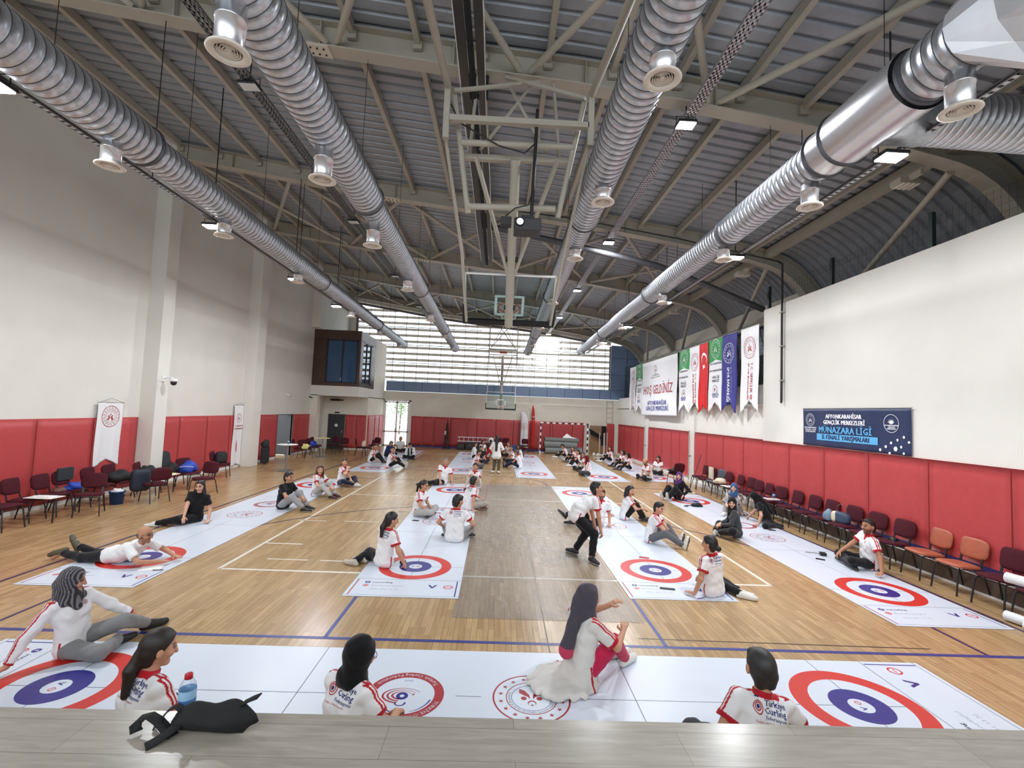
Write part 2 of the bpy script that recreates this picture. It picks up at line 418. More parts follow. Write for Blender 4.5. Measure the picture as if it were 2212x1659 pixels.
# glazed double door, back left
dr = MB(); X0, X1 = -7.98, -6.28
for x in (X0+.05, (X0+X1)/2, X1-.05): dr.box((x-.055,YB-.02,0),(x+.055,YB+.06,3.06))
for z in (.04, .98, 3.0): dr.box((X0,YB-.02,z-.045),(X1,YB+.06,z+.045))
dr.box((X0-.1,YB-.05,0),(X0,YB+.05,3.16)); dr.box((X1,YB-.05,0),(X1+.1,YB+.05,3.16)); dr.box((X0-.1,YB-.05,3.06),(X1+.1,YB+.05,3.16))
d1 = structure('door_1', dr, m_white)
MB().quad((X0,YB+.02,0),(X1,YB+.02,0),(X1,YB+.02,3.06),(X0,YB+.02,3.06)).build('pane', m_glass, d1)
MB().box((-7.2,YB-.06,1.0),(-7.17,YB-.02,1.2)).build('handle', m_dark, d1)
m_out = M('outside_paving', (205, 200, 190), .9)
structure('exterior_ground', MB().box((-30,YB+.4,-.3),(30,70,-.02)), m_out)

# --- left wall
XL = -10.7
lw = MB()
for a, b, z0, z1 in [(-3,22.6,0,11),(22.6,24.2,2.06,11),(24.2,32.2,0,11)]: lw.box((XL-.3,a,z0),(XL,b,z1))
structure('wall_left', lw, m_wall)
for i, (a, b) in enumerate([(8.1,8.6),(13.96,14.45),(19.45,20.1),(25.8,26.3)]):
    mb = MB().box((XL,a,0 if i < 3 else 6.92),(-10.25,b,11)); structure('wall_pilaster', mb, m_wall)
# doorway, left
structure('door_2', MB().box((XL-.25,22.55,0),(XL+.02,22.6,2.08)).box((XL-.25,24.2,0),(XL+.02,24.26,2.08)).box((XL-.25,22.55,2.06),(XL+.02,24.26,2.1)), M('grey_door_frame', (96,98,102), .45))
m_ddoor = M('dark_grey_door', (54, 56, 58), .4)
leaf = MB().box((0,-.02,.02),(.86,.02,2.04)).cyl((.8,-.02,1.02),(.8,-.07,1.02),.012,8,1).cyl((.8,-.07,1.02),(.68,-.07,1.02),.01,8,1)
for nm, loc, rz in (('door_leaf', (XL-.05,24.18,0), R(178)),):
    o = leaf.build(nm, [m_ddoor, m_steel]); o.location = loc; o.rotation_euler = (0,0,rz); o['kind'] = 'structure'; o.name = 'door_3'
structure('exterior_landing', MB().box((XL-3,21,-.1),(XL-.3,26,-.01)).box((XL-3.2,21,-.1),(XL-3,26,.9)), m_out)

# --- booth and recess, back left
bx = MB()
bx.box((XL,26.3,3.16),(-8.05,28.4,3.72)); bx.box((-8.3,28.4,3.16),(-8.05,YB,3.72))
structure('wall_lintel', bx, m_wall)
structure('wall_recess', MB().box((-10.35,28.35,0),(-10.3,28.6,2.08)).box((XL,28.35,2.08),(-8.05,28.6,3.2)).box((XL,28.35,0),(-10.35,28.6,2.08)).box((-9.4,28.35,0),(-8.05,28.6,2.08)).box((XL,26.3,0),(-10.3,26.75,3.2)), m_beige)
structure('wall_side', MB().box((-8.3,28.6,0),(-8.05,YB,3.2)).box((-8.3,29.4,3.72),(-8.05,YB,6.9)).box((XL,26.5,6.8),(-8.06,YB,6.9)), m_beige)
d4 = structure('door_4', MB().box((-10.3,28.30,.01),(-9.44,28.36,2.04)).box((-10.36,28.28,0),(-10.3,28.37,2.1)).box((-9.44,28.28,0),(-9.38,28.37,2.1)).box((-10.36,28.28,2.04),(-9.38,28.37,2.1)), m_ddoor)
MB().lathe([(0,-.012),(.1,-.012),(.1,0)], 20, (-9.87,28.30,1.42), ax='y').build('round_sticker', m_white, d4)
MB().box((-9.53,28.24,.98),(-9.51,28.3,1.14)).build('handle', m_steel, d4)
bw = MB()
def panel_y(mb, x0, x1, z0, z1, y, mi=0): mb.box((x0+.006,y,z0+.006),(x1-.006,y+.06,z1-.006), mi)
for r in [(-10.7,-9.4,6.36,6.9),(-9.4,-8.05,6.36,6.9),(-10.7,-9.95,5.15,6.36),(-10.7,-9.95,3.9,5.15),(-8.22,-8.05,5.15,6.36),(-8.22,-8.05,3.9,5.15),(-10.7,-9.45,3.72,3.9),(-9.45,-8.05,3.72,3.9)]:
    panel_y(bw, *r, 26.3)
for (y0, y1, z0, z1) in [(26.36,27.8,6.36,6.9),(27.8,29.4,6.36,6.9),(26.36,26.75,3.9,6.36),(28.75,29.4,5.1,6.36),(28.75,29.4,3.9,5.1),(26.36,27.8,3.72,3.9),(27.8,29.4,3.72,3.9)]:
    bw.box((-8.11,y0+.006,z0+.006),(-8.05,y1-.006,z1-.006))
bw.box((XL,29.3,3.72),(-8.06,29.4,6.9), 1); bw.box((XL,26.37,3.72),(-8.12,29.4,3.8), 1)
structure('wall_booth', bw, [m_brown, M('booth_inside', (150,165,180), .8)])
w2 = MB()
for x in (-9.93,-9.06,-8.24): w2.box((x-.04,26.3,3.92),(x+.04,26.38,6.36))
for z in (3.93,6.33): w2.box((-9.95,26.3,z-.035),(-8.22,26.38,z+.035))
win2 = structure('window_2', w2, M('dark_window_frame', (26,30,40), .4))
m_bglass = M('blue_tinted_glass', (44, 82, 122), .06, spec=.8, noise=(.8, .12))
MB().box((-9.93,26.345,3.94),(-8.24,26.36,6.34)).build('pane', m_bglass, win2)
MB().box((-9.1,26.28,4.06),(-9.08,26.3,4.18)).build('handle', m_white, win2)
w3 = MB()
for y in (26.77,27.6,28.45): w3.box((-8.13,y-.03,3.92),(-8.05,y+.03,6.36))
w3.box((-8.13,28.4,3.92),(-8.05,28.75,6.36))
for z in (3.93,6.33): w3.box((-8.13,26.75,z-.035),(-8.05,28.75,z+.035))
win3 = structure('window_3', w3, _M['dark_window_frame'])
MB().box((-8.1,26.77,3.94),(-8.09,28.6,6.34)).build('pane', M('mirror_glass', (60, 70, 84), .03, metal=.75), win3)

# --- right wall
XR = 8.1
structure('wall_right', MB().box((XR,-3,0),(XR+.3,14.2,6.2)), m_wall)
rl = MB().box((XR+.15,14.2,0),(XR+.4,YB,3.88)).box((XR+.06,14.2,3.2),(XR+.15,YB,3.26))
for y in (19.62,25.66): rl.box((XR+.04,y-.25,0),(XR+.15,y+.25,3.2))
structure('wall_right_low', rl, m_wall)
structure('wall_fascia', MB().box((9.72,14.2,6.42),(9.85,YB,7.05)).box((9.72,-3,5.6),(9.85,14.2,6.1)), m_beige)
structure('wall_gallery', MB().box((11.2,-3,0),(11.4,YB,8)).box((8.4,-3,3.7),(11.4,YB,3.75)), M('dark_gallery', (40,42,46), .9))
# rear closure of the hall (behind the photographer)
structure('wall_rear', MB().box((-12.5,-3.2,0),(11.5,-3,3.2)).box((-12.5,-3.2,9.2),(11.5,-3,12)), m_wall)

# --- red wall padding, one panel each
def pads(side, edges, z0=.1, z1=2.09):
    for a, b in zip(edges, edges[1:]):
        if b - a < .2: continue
        mb = MB(); g = .012; n = 8
        w = b-a; t = .055
        # cushioned face: grid with slightly sunk edges and pull folds at the top corners
        nx, nz = 10, 10; vs = []
        for i in range(nx+1):
            for j in range(nz+1):
                u, v = i/nx, j/nz
                e = min(u, 1-u, v, 1-v); d = t*(.55 + .45*min(1, e/.09))
                d += .006*math.sin(9*u+5*v+a)*math.sin(PI*u)*math.sin(PI*v)
                p, q = a+g+(w-2*g)*u, z0+(z1-z0)*v
                if side == 'L': vs.append((XL+d, p, q))
                elif side == 'R': vs.append((XR-d, p, q))
                elif side == 'R2': vs.append((XR+.12-d, p, q))
                elif side == 'B': vs.append((p, YB-d, q))
                elif side == 'C': vs.append((p, 28.35-d, q))
                elif side == 'S': vs.append((-8.05+d, p, q))
        fl = side in ('R', 'B', 'C', 'R2')
        W = nz+1
        fs = []
        for i in range(nx):
            for j in range(nz):
                f = (i*W+j, (i+1)*W+j, (i+1)*W+j+1, i*W+j+1)
                if (side in ('R','R2')): f = f[::-1]
                fs.append(f)
        mb.add(vs, fs, 0, True)
        # returns to the wall
        rim = [i*W for i in range(nx+1)] + [nx*W+j for j in range(1,W)] + [i*W+nz for i in range(nx-1,-1,-1)] + [j for j in range(nz-1,0,-1)]
        ax = {'L':(0,XL+.001),'R':(0,XR-.001),'R2':(0,XR+.12),'B':(1,YB-.001),'C':(1,28.349),'S':(0,-8.049)}[side]
        back = []
        for k in rim:
            p = list(vs[k]); p[ax[0]] = ax[1]; back.append(tuple(p))
        o = len(mb.v); m = len(rim)
        mb.v += back
        for k in range(m):
            mb.f.append((rim[k], o+k, o+(k+1) % m, rim[(k+1) % m])); mb.m.append(0); mb.sm.append(False)
        structure('wall_pad', mb, m_pad)
    # blue skirting strip and hooks over the pads
pads('L', [3.7,5.15,6.6,8.05], ); pads('L', [8.65,9.55,10.95,12.45,13.94]); pads('L', [14.47,15.74,17.2,18.63,19.42]); pads('L', [20.12,21.0,22.55]); pads('L', [24.28,25.1,26.28])
pads('R', [2.3,3.9,5.55,7.21,8.63,10.06,11.45,12.85,14.2], .45, 2.12); pads('R2', [14.25,15.49,16.89,18.23,19.5], .3, 2.14); pads('R2', [19.72,21,22.01,23.3,24.5,25.55], .2, 2.14); pads('R2', [25.77,27.2,28.7,30.2,31.9], .12, 2.1)
pads('B', [-6.1,-5.32,-4.56,-3.45,-2.23,-1.63,-.32,.87,2.2,3.6,5.16,5.9]); pads('B', [7.45,8.0])
pads('C', [-10.28,-10.3+.2]) ; pads('C', [-9.36,-8.72,-8.08]); pads('S', [28.45,29.9,31.0,32.1])
bs = MB().box((XL,3.5,0),(XL+.05,13.94,.09)).box((XL,14.47,0),(XL+.05,19.4,.09)).box((XL,20.12,0),(XL+.05,22.5,.09)).box((XL,24.3,0),(XL+.05,26.28,.09))
structure('baseboard_left', bs, m_white)
structure('baseboard_back', MB().box((-6.1,YB-.07,0),(5.9,YB,.1)), M('blue_skirting', (52,56,128), .5))
structure('baseboard_right', MB().box((XR-.10,2,0),(XR,14.2,.30), 2).box((XR-.02,2,.30),(XR,14.2,.46), 1).box((XR-.11,2,.28),(XR-.08,14.2,.30), 0).box((XR-.13,2,.0),(XR-.09,14.2,.03), 0).box((XR-.06,14.2,0),(XR+.15,YB,.12), 0), [m_white, M('blue_skirting', (52,56,128), .5), M('brown_base', (92,76,64), .7, noise=(4,.1))])

# stage the photographer stands on
def stage_mat():
    m = bpy.data.materials.new('grey_oak_laminate'); m.use_nodes = True; nt = m.node_tree; L = nt.links.new; N = nt.nodes.new; b = nt.nodes['Principled BSDF']
    tc = N('ShaderNodeTexCoord'); br = N('ShaderNodeTexBrick'); br.offset = .43
    br.inputs['Scale'].default_value = 1; br.inputs['Brick Width'].default_value = 1.28; br.inputs['Row Height'].default_value = .195; br.inputs['Mortar Size'].default_value = .0009
    br.inputs['Color1'].default_value = lin((168,159,146)); br.inputs['Color2'].default_value = lin((158,150,138)); br.inputs['Mortar'].default_value = lin((96,90,82))
    L(tc.outputs['Object'], br.inputs['Vector'])
    mp = N('ShaderNodeMapping'); mp.inputs['Scale'].default_value = (2.2, 22, 1); L(tc.outputs['Object'], mp.inputs['Vector'])
    n = N('ShaderNodeTexNoise'); n.inputs['Scale'].default_value = 1.6; n.inputs['Detail'].default_value = 8; n.inputs['Distortion'].default_value = .8; L(mp.outputs[0], n.inputs['Vector'])
    r = N('ShaderNodeMapRange'); r.inputs['From Min'].default_value = .3; r.inputs['From Max'].default_value = .72; r.inputs['To Min'].default_value = .8; r.inputs['To Max'].default_value = 1.08; L(n.outputs['Fac'], r.inputs['Value'])
    mx = N('ShaderNodeMix'); mx.data_type = 'RGBA'; mx.blend_type = 'MULTIPLY'; mx.inputs[0].default_value = 1
    L(br.outputs['Color'], mx.inputs[6]); L(r.outputs[0], mx.inputs[7]); L(mx.outputs[2], b.inputs['Base Color'])
    b.inputs['Roughness'].default_value = .24
    return m
structure('floor_stage', MB().box((-12,-3,0),(11,2.215,1.3)), stage_mat())
# ================================================================ ROOF
BEAMS = [2.1, 8.15, 14.15, 19.95, 25.85, 31.6]
def strip(mb, prof, y0, y1, flip=False, mi=0):
    n = len(prof); vs = [(x, y0, z) for x, z in prof] + [(x, y1, z) for x, z in prof]
    mb.add(vs, [((i, i+1, n+i+1, n+i) if not flip else (n+i, n+i+1, i+1, i)) for i in range(n-1)], mi, True)
def slab_path(mb, pa, pb, y0, y1):
    """closed box swept along two offset paths"""
    n = len(pa); vs = [(x, y0, z) for x, z in pa] + [(x, y0, z) for x, z in pb] + [(x, y1, z) for x, z in pa] + [(x, y1, z) for x, z in pb]
    fs = []
    for i in range(n-1):
        fs += [(i, i+1, n+i+1, n+i), (2*n+i+1, 2*n+i, 3*n+i, 3*n+i+1), (2*n+i, 2*n+i+1, i+1, i), (n+i, n+i+1, 3*n+i+1, 3*n+i)]
    fs += [(0, n, 3*n, 2*n), (n-1, 2*n+n-1, 3*n+n-1, n+n-1)]
    mb.add(vs, fs)
for k, y in enumerate(BEAMS):
    mb = MB()
    slab_path(mb, PROF, offs(PROF, .022), y-.15, y+.15)
    slab_path(mb, offs(PROF, .45), offs(PROF, .472), y-.15, y+.15)
    slab_path(mb, offs(PROF, .02), offs(PROF, .455), y-.008, y+.008)
    for x in (-8.6,-6.2,-3.6,-1.2,1.2,3.6,6.0,7.4):
        mb.box((x-.008,y-.14,zb(x)+.02),(x+.008,y+.14,zb(x)+.46))
    mb.box((9.62,y-.15,3.7),(9.92,y+.15,5.5))
    o = structure('beam', mb, m_steel)
    sp = MB(); x0, x1 = -4.25, -3.45
    sp.add([(x0,y-.15,zb(x0)-.02),(x1,y-.15,zb(x1)-.02),(x1,y+.15,zb(x1)-.02),(x0,y+.15,zb(x0)-.02),(x0,y-.15,zb(x0)+.002),(x1,y-.15,zb(x1)+.002),(x1,y+.15,zb(x1)+.002),(x0,y+.15,zb(x0)+.002)],[(0,3,2,1),(4,5,6,7),(0,1,5,4),(1,2,6,5),(2,3,7,6),(3,0,4,7)])
    for i in range(6):
        for dy in (-.07,.07):
            x = x0+.1+.12*i; sp.cyl((x,y+dy,zb(x)-.04),(x,y+dy,zb(x)-.015),.017,6,1)
    sp.build('splice_plate', [M('splice_plate', (205,198,184), .5), m_dark], o)
# roof deck, ribbed across the hall
mb = MB(); pitch = .3; ys = []; y = -3.0
lo = offs(PROF, .53); hi = offs(PROF, .585)
rows = []
while y < 32.3:
    rows += [(y, lo), (y+.19, lo), (y+.215, hi), (y+.275, hi)]; y += pitch
vs = []; n = len(PROF)
for (yy, pr) in rows: vs += [(x, yy, z) for x, z in pr]
mb.add(vs, [(a*n+i, (a+1)*n+i, (a+1)*n+i+1, a*n+i+1) for a in range(len(rows)-1) for i in range(n-1)])
structure('ceiling', mb, m_deck)
# purlins
for k in range(16):
    x = -10.2 + 1.19*k
    if x > 8.2: break
    mb = MB()
    for a, b in zip(BEAMS, BEAMS[1:]):
        mb.box((x-.05,a+.02,zb(x)+.33),(x+.05,b-.02,zb(x)+.52))
        for yy in (a+.03, b-.1): mb.box((x-.08,yy,zb(x)+.25),(x+.08,yy+.07,zb(x)+.4))
    mb.box((x-.05,-3,zb(x)+.33),(x+.05,BEAMS[0],zb(x)+.52))
    structure('ceiling_purlin', mb, m_steel)
structure('ceiling_purlin', MB().box((8.02,-3,zb(8.1)+.22),(8.2,31.6,zb(8.1)+.48)), m_steel)
structure('ceiling_purlin', MB().box((9.5,-3,6.25),(9.62,31.6,6.42)), m_steel)
# cross bracing tubes
px = [-10.2,-6.85,-3.4,.1,3.55,7.2]
for (a, b) in ((0,1),(2,3),(4,5)):
    for i in range(5):
        for (xa, xb) in ((px[i], px[i+1]), (px[i+1], px[i])):
            mb = MB(); za, zc = zb(xa)+.1, zb(xb)+.1
            mb.cyl((xa+ .1*(1 if xb>xa else -1),BEAMS[a]+.12,za),(xb-.1*(1 if xb>xa else -1),BEAMS[b]-.12,zc),.062,12)
            structure('ceiling_brace', mb, m_steel)
for (a, b) in ((1,2),(3,4),(4,5),(2,3)):
    structure('ceiling_brace', MB().cyl((8.2,BEAMS[a]+.1,7.55),(9.6,(BEAMS[a]+BEAMS[b])/2+1.6,6.35),.065,12), m_steel)

# ---------------------------------------------------------------- ducts
def duct_mat():
    m = bpy.data.materials.new('spiral_duct'); m.use_nodes = True; nt = m.node_tree; L = nt.links.new; N = nt.nodes.new; b = nt.nodes['Principled BSDF']
    b.inputs['Metallic'].default_value = .85; b.inputs['Roughness'].default_value = .36
    tc = N('ShaderNodeTexCoord'); n = N('ShaderNodeTexNoise'); n.inputs['Scale'].default_value = 14; n.inputs['Detail'].default_value = 4; L(tc.outputs['Object'], n.inputs['Vector'])
    cr = N('ShaderNodeValToRGB'); cr.color_ramp.elements[0].position = .3; cr.color_ramp.elements[0].color = lin((188,192,198)); cr.color_ramp.elements[1].position = .75; cr.color_ramp.elements[1].color = lin((214,220,230))
    L(n.outputs['Fac'], cr.inputs[0]); L(cr.outputs[0], b.inputs['Base Color'])
    bp = N('ShaderNodeBump'); bp.inputs['Strength'].default_value = .25; bp.inputs['Distance'].default_value = .006; L(n.outputs['Fac'], bp.inputs['Height']); L(bp.outputs[0], b.inputs['Normal'])
    return m
m_duct = duct_mat()
m_seam = M('duct_seam', (96,97,102), .45, metal=.8)
m_smooth = M('smooth_duct', (214,214,218), .3, metal=.85, noise=(5,.05))
m_cream = M('cream_diffuser', (222,214,202), .45)
def duct_section(mb, x, z, y0, y1, r, pitch=.13, n=36, spiral=True):
    """tube along Y with a raised spiral lock seam"""
    ys = []; y = y0
    prof = [(y0, r)]
    if spiral:
        y = y0 + pitch*.5
        while y < y1-.03:
            prof += [(y-.006, r), (y-.003, r+.006), (y+.003, r+.006), (y+.006, r)]; y += pitch
    prof.append((y1, r))
    vs = []; m = len(prof)
    for (yy, rr) in prof:
        for j in range(n):
            a = 2*PI*j/n; vs.append((x + rr*math.cos(a), yy, z + rr*math.sin(a)))
    for i in range(m-1):
        mi = 1 if (spiral and 1 <= i and (i-1) % 4 in (0,1,2)) else 0
        o = len(mb.v) if i == 0 else o
        if i == 0: mb.v.extend(vs)
        for j in range(n):
            mb.f.append((o+i*n+j, o+(i+1)*n+j, o+(i+1)*n+(j+1) % n, o+i*n+(j+1) % n)); mb.m.append(mi); mb.sm.append(True)
def collar(mb, x, z, y, r, n=36, w=.05):
    vs = []
    for (yy, rr) in ((y-w/2, r), (y-w/2, r+.014), (y-.006, r+.014), (y-.006, r+.026), (y+.006, r+.026), (y+.006, r+.014), (y+w/2, r+.014), (y+w/2, r)):
        for j in range(n):
            a = 2*PI*j/n; vs.append((x + rr*math.cos(a), yy, z + rr*math.sin(a)))
    mb.add(vs, [(i*n+j, (i+1)*n+j, (i+1)*n+(j+1) % n, i*n+(j+1) % n) for i in range(7) for j in range(n)], 1, True)
def nozzle(parent, x, y, z, r, ln=.36, nr=.155, tilt=(0, 0)):
    """branch neck hanging under the duct with a round ceiling diffuser"""
    mb = MB(); zt = z - r*.72; zbm = z - r - ln
    k = MB(); k.lathe([(nr,0),(nr,-.5*ln),(nr+.008,-.5*ln),(nr+.008,-.55*ln),(nr,-.55*ln),(nr,zbm-zt)], 24); 
    tx, ty = tilt
    T = Matrix.Translation((x,y,zt)) @ Matrix.Rotation(tx,4,'X') @ Matrix.Rotation(ty,4,'Y')
    k.xf(T); nk = k.build('branch_neck', m_smooth, parent)
    d = MB(); q = zbm-zt
    d.lathe([(nr*.98,q+.05),(nr+.015,q+.03),(nr+.058,q),(nr+.062,q-.010),(nr+.04,q-.016),(nr-.008,q-.010),(nr-.012,q+.03)], 32)
    d.xf(T); df = d.build('diffuser_ring', m_cream, nk)
    g = MB(); g.lathe([(nr-.012,q+.045),(.001,q+.045)], 24, mi=1)
    for rr in (.03,.053,.076,.099):
        g.lathe([(rr-.012,q+.03),(rr,q-.002),(rr+.0035,q-.002),(rr-.007,q+.032)], 24)
    g.lathe([(.001,q+.0),(.02,q+.004)], 16)
    g.xf(T); g.build('diffuser_cones', [m_cream, m_dark], nk)
GD = 'spiral air ducts under the roof'
def make_duct(label, x0, x1, z, secs, nozz, wires, nr=.125, tilt=(0,0)):
    t = thing('ventilation_duct', label, 'duct', (0,0,0), 0, GD)
    X = lambda y: x0 + (x1-x0)*(y-5)/25
    def skew(mb):      # the duct drifts slightly sideways along its length
        mb.v = [(a[0] + X(a[1]), a[1], a[2]) for a in mb.v]; return mb
    for i, (y0, y1, r, sp) in enumerate(secs):
        mb = MB(); duct_section(mb, 0, z, y0, y1, r, spiral=sp)
        skew(mb).build('duct_section', [m_duct if sp else m_smooth, m_seam], t)
        c = MB(); collar(c, 0, z, y1 - .03, r); skew(c).build('collar', [m_smooth, m_seam], t)
    y1, r = secs[-1][1], secs[-1][2]
    skew(MB().add([(r*math.cos(2*PI*j/32), y1, z + r*math.sin(2*PI*j/32)) for j in range(32)], [tuple(range(32))])).build('end_cap', m_smooth, t)
    rad = lambda y: next((s[2] for s in secs if s[0] <= y <= s[1]), .25)
    for (y, zf) in nozz: nozzle(t, X(y), y, z, rad(y), max(.08, (z - rad(y)) - zf), nr, tilt)
    for y in wires: MB().cyl((X(y),y,z+rad(y)),(X(y),y,zb(X(y))+.4),.005,5).build('hanger_wire', m_dark, t)
    return t
make_duct('leftmost shiny spiral duct running beside the plain left wall', -5.95, -6.42, 6.72, [(2.2,7.4,.32,1),(7.4,15.3,.27,1),(15.3,23,.25,1),(23,30,.225,1)],
    [(4.1,6.02),(6.78,6.07),(9.69,6.14),(13.44,6.2),(18.65,6.24),(23.38,6.28),(28.39,6.34)], (3.2,5.8,8.4,11.2,14.8,17,20.5,23.5,26.5))
make_duct('shiny spiral duct second from the left wall', -2.74, -3.1, 6.62, [(1.6,8.7,.30,1),(8.7,15.3,.255,1),(15.3,23,.24,1),(23,30,.225,1)],
    [(4.12,5.88),(6.47,5.88),(9.22,5.92),(13.05,6.02),(17.98,6.1),(23.08,6.24),(27.83,6.24)], (3,5.4,8.2,11.5,14.6,17,20.5,23.5,26.5))
make_duct('shiny spiral duct just right of the raised backboard frame', 1.37, 1.62, 6.6, [(1.6,9.0,.275,1),(9.0,15.3,.25,1),(15.3,23,.24,1),(23,30,.225,1)],
    [(4.39,6.08),(7.17,6.1),(10.05,6.14),(14.6,6.2),(19.43,6.25),(24.77,6.3),(29.2,6.3)], (3,5.8,8.6,11.5,14.4,17,20.5,23.5,26.5))
d4t = make_duct('rightmost and widest shiny spiral duct fed by a side branch', 4.66, 5.07, 6.82, [(4.4,5.1,.33,1),(5.1,6.35,.385,0),(6.35,6.75,.35,0),(6.75,9.8,.305,1),(9.8,15.3,.29,1),(15.3,23,.27,1),(23,30,.245,1)],
    [(4.62,6.1),(7.07,6.16),(10.01,6.27),(14.04,6.24),(19.04,6.32),(23.89,6.36),(28.99,6.38)], (5.6,8.2,11.2,14.6,17,20.5,23.5,26.5))
# side branch into the right duct, and the boxy elbow at the near end
br = MB(); n = 36
L0 = Vector((4.72,5.78,6.84)); L1 = Vector((11.0,5.98,6.86)); dv = (L1-L0).normalized(); up = Vector((0,0,1)); sd = dv.cross(up).normalized(); u2 = sd.cross(dv)
def ring_at(t, r):
    c = L0 + dv*t; return [c + (sd*math.cos(2*PI*j/n) + u2*math.sin(2*PI*j/n))*r for j in range(n)]
steps = [(0,.36),(.66,.36)]; t0 = .66
while t0 < 6.1: steps += [(t0,.338),(t0+.05,.338),(t0+.053,.344),(t0+.059,.344),(t0+.062,.338)]; t0 += .1
V = []
for t_, r_ in steps: V += ring_at(t_, r_)
br.add(V, [(i*n+j, i*n+(j+1) % n, (i+1)*n+(j+1) % n, (i+1)*n+j) for i in range(len(steps)-1) for j in range(n)], 0, True)
br.m = [1 if (f[0]//n) > 2 and ((f[0]//n) - 2) % 5 in (2,3) else 0 for f in br.f]
br.build('side_branch', [m_duct, m_seam], d4t)
el = MB(); n = 16
A = [(4.63+.36*math.cos(2*PI*j/n), 4.42, 6.82+.36*math.sin(2*PI*j/n)) for j in range(n)]
def octo(cx, y, cz, hw, hh, ch, sl=0):
    out = []
    for j in range(n):
        a = 2*PI*j/n; c, s_ = math.cos(a), math.sin(a); k = 1/max(abs(c), abs(s_), (abs(c)+abs(s_))*ch); out.append((cx+hw*c*k, y + sl*c, cz+hh*s_*k))
    return out
B_ = octo(5.12, 4.15, 7.0, .62, .80, .78); C_ = octo(5.75, 3.75, 7.1, .95, .95, .72, .25); D_ = octo(7.4, 3.6, 7.1, .95, .95, .72, .5)
el.add(A+B_+C_+D_, [(r*n+j, r*n+(j+1) % n, (r+1)*n+(j+1) % n, (r+1)*n+j) for r in range(3) for j in range(n)] + [tuple(3*n+j for j in range(n))])
el.build('square_elbow', M('sheet_metal', (212,212,216), .4, metal=.55, noise=(3,.08)), d4t)

# ---------------------------------------------------------------- lamps and trays
m_led = M('led_panel', (255,255,255), .4, emit=((240,246,255), 60))
m_ledoff = M('led_panel_off', (215,218,220), .3)
LAMPS = []
def floodlight(x, y, z, label, on=True, rail=None):
    t = thing('floodlight', label, 'lamp', (x, y, z), 0, 'floodlights under the roof beams')
    MB().box((-.17,-.12,-.02),(.17,.12,.03)).build('housing', m_dark, t, bevel=.01)
    MB().box((-.15,-.10,-.026),(.15,.10,-.021)).build('lamp_face', m_led if on else m_ledoff, t)
    b = MB(); b.tube([(-.18,0,0),(-.18,0,.14),(.18,0,.14),(.18,0,0)], .008, 6); b.cyl((0,0,.14),(0,0,zb(x)-z+.01),.012,6); b.build('bracket', m_dark, t)
    if on:
        ld = bpy.data.lights.new('floodlight', 'AREA'); ld.shape = 'RECTANGLE'; ld.size = .3; ld.size_y = .2; ld.energy = LAMP_W; ld.color = (.93,.96,1.0)
        lo_ = bpy.data.objects.new('floodlight_beam', ld); COL.objects.link(lo_); lo_.parent = t; lo_.location = (0,0,-.04); lo_.visible_camera = False if 0 else True
        LAMPS.append(lo_)
LAMP_W = 185
names = ['nearest the stage', 'second from the stage', 'third from the stage', 'fourth from the stage', 'nearest the louvred window']
for i, y in enumerate(BEAMS[1:]):
    floodlight(3.1, y, 8.12, 'bright floodlight on the white cable tray, ' + names[i])
    floodlight(5.08, (5.98,10.15,14.5,18.85,23.3)[i], 6.4, 'bright floodlight under the widest duct, ' + names[i])
    if i < 4: floodlight(-6.42, (5.6,9.9,13.9,17.5)[i], 6.42, 'bright floodlight beside the leftmost duct, ' + names[i])
    if i < 4: floodlight(-4.85, y, 8.36, 'unlit floodlight on the left cable tray, ' + names[i], on=False)
def cable_tray(x, z, y0, y1, mat, label, w=.2):
    t = thing('cable_tray', label, 'cable tray', (0,0,0))
    mb = MB()
    mb.box((x-w/2,y0,z),(x-w/2+.006,y1,z+.05)); mb.box((x+w/2-.006,y0,z),(x+w/2,y1,z+.05))
    for xx in (-w*.17, w*.17): mb.box((x+xx-.012,y0,z),(x+xx+.012,y1,z+.004))
    mb.build('side_rails', mat, t)
    r = MB(); y = y0+.05
    while y < y1: r.box((x-w/2,y,z),(x+w/2,y+.045,z+.004)); y += .1
    r.build('perforated_bed', mat, t)
    c = MB(); rnd = random.Random(3)
    for k in range(3):
        pts = [(x - .05 + .05*k + .012*math.sin(yy*1.7+k), yy, z+.02) for yy in np.arange(y0, y1, .6)]
        c.tube(pts, .009, 5)
    c.build('cables', m_dark, t)
    for y in BEAMS[1:]:
        if y0 < y < y1: MB().cyl((x,y,z+.05),(x,y,zb(x)),.008,6).build('hanger', m_dark, t)
m_tray = M('tray_galvanised', (190,190,195), .35, metal=.7)
cable_tray(3.1, 8.16, 2.2, 31.3, m_tray, 'long perforated white cable tray right of centre carrying lamps')
cable_tray(-4.85, 8.42, 2.2, 31.3, M('tray_dull', (120,120,122), .5, metal=.5), 'long dull cable tray left of centre carrying unlit lamps')
cable_tray(5.28, 6.52, 4.6, 29, m_tray, 'narrow cable tray running under the widest duct', .08)
cable_tray(-6.42, 6.52, 3, 27, m_tray, 'narrow cable tray running beside the leftmost duct', .08)
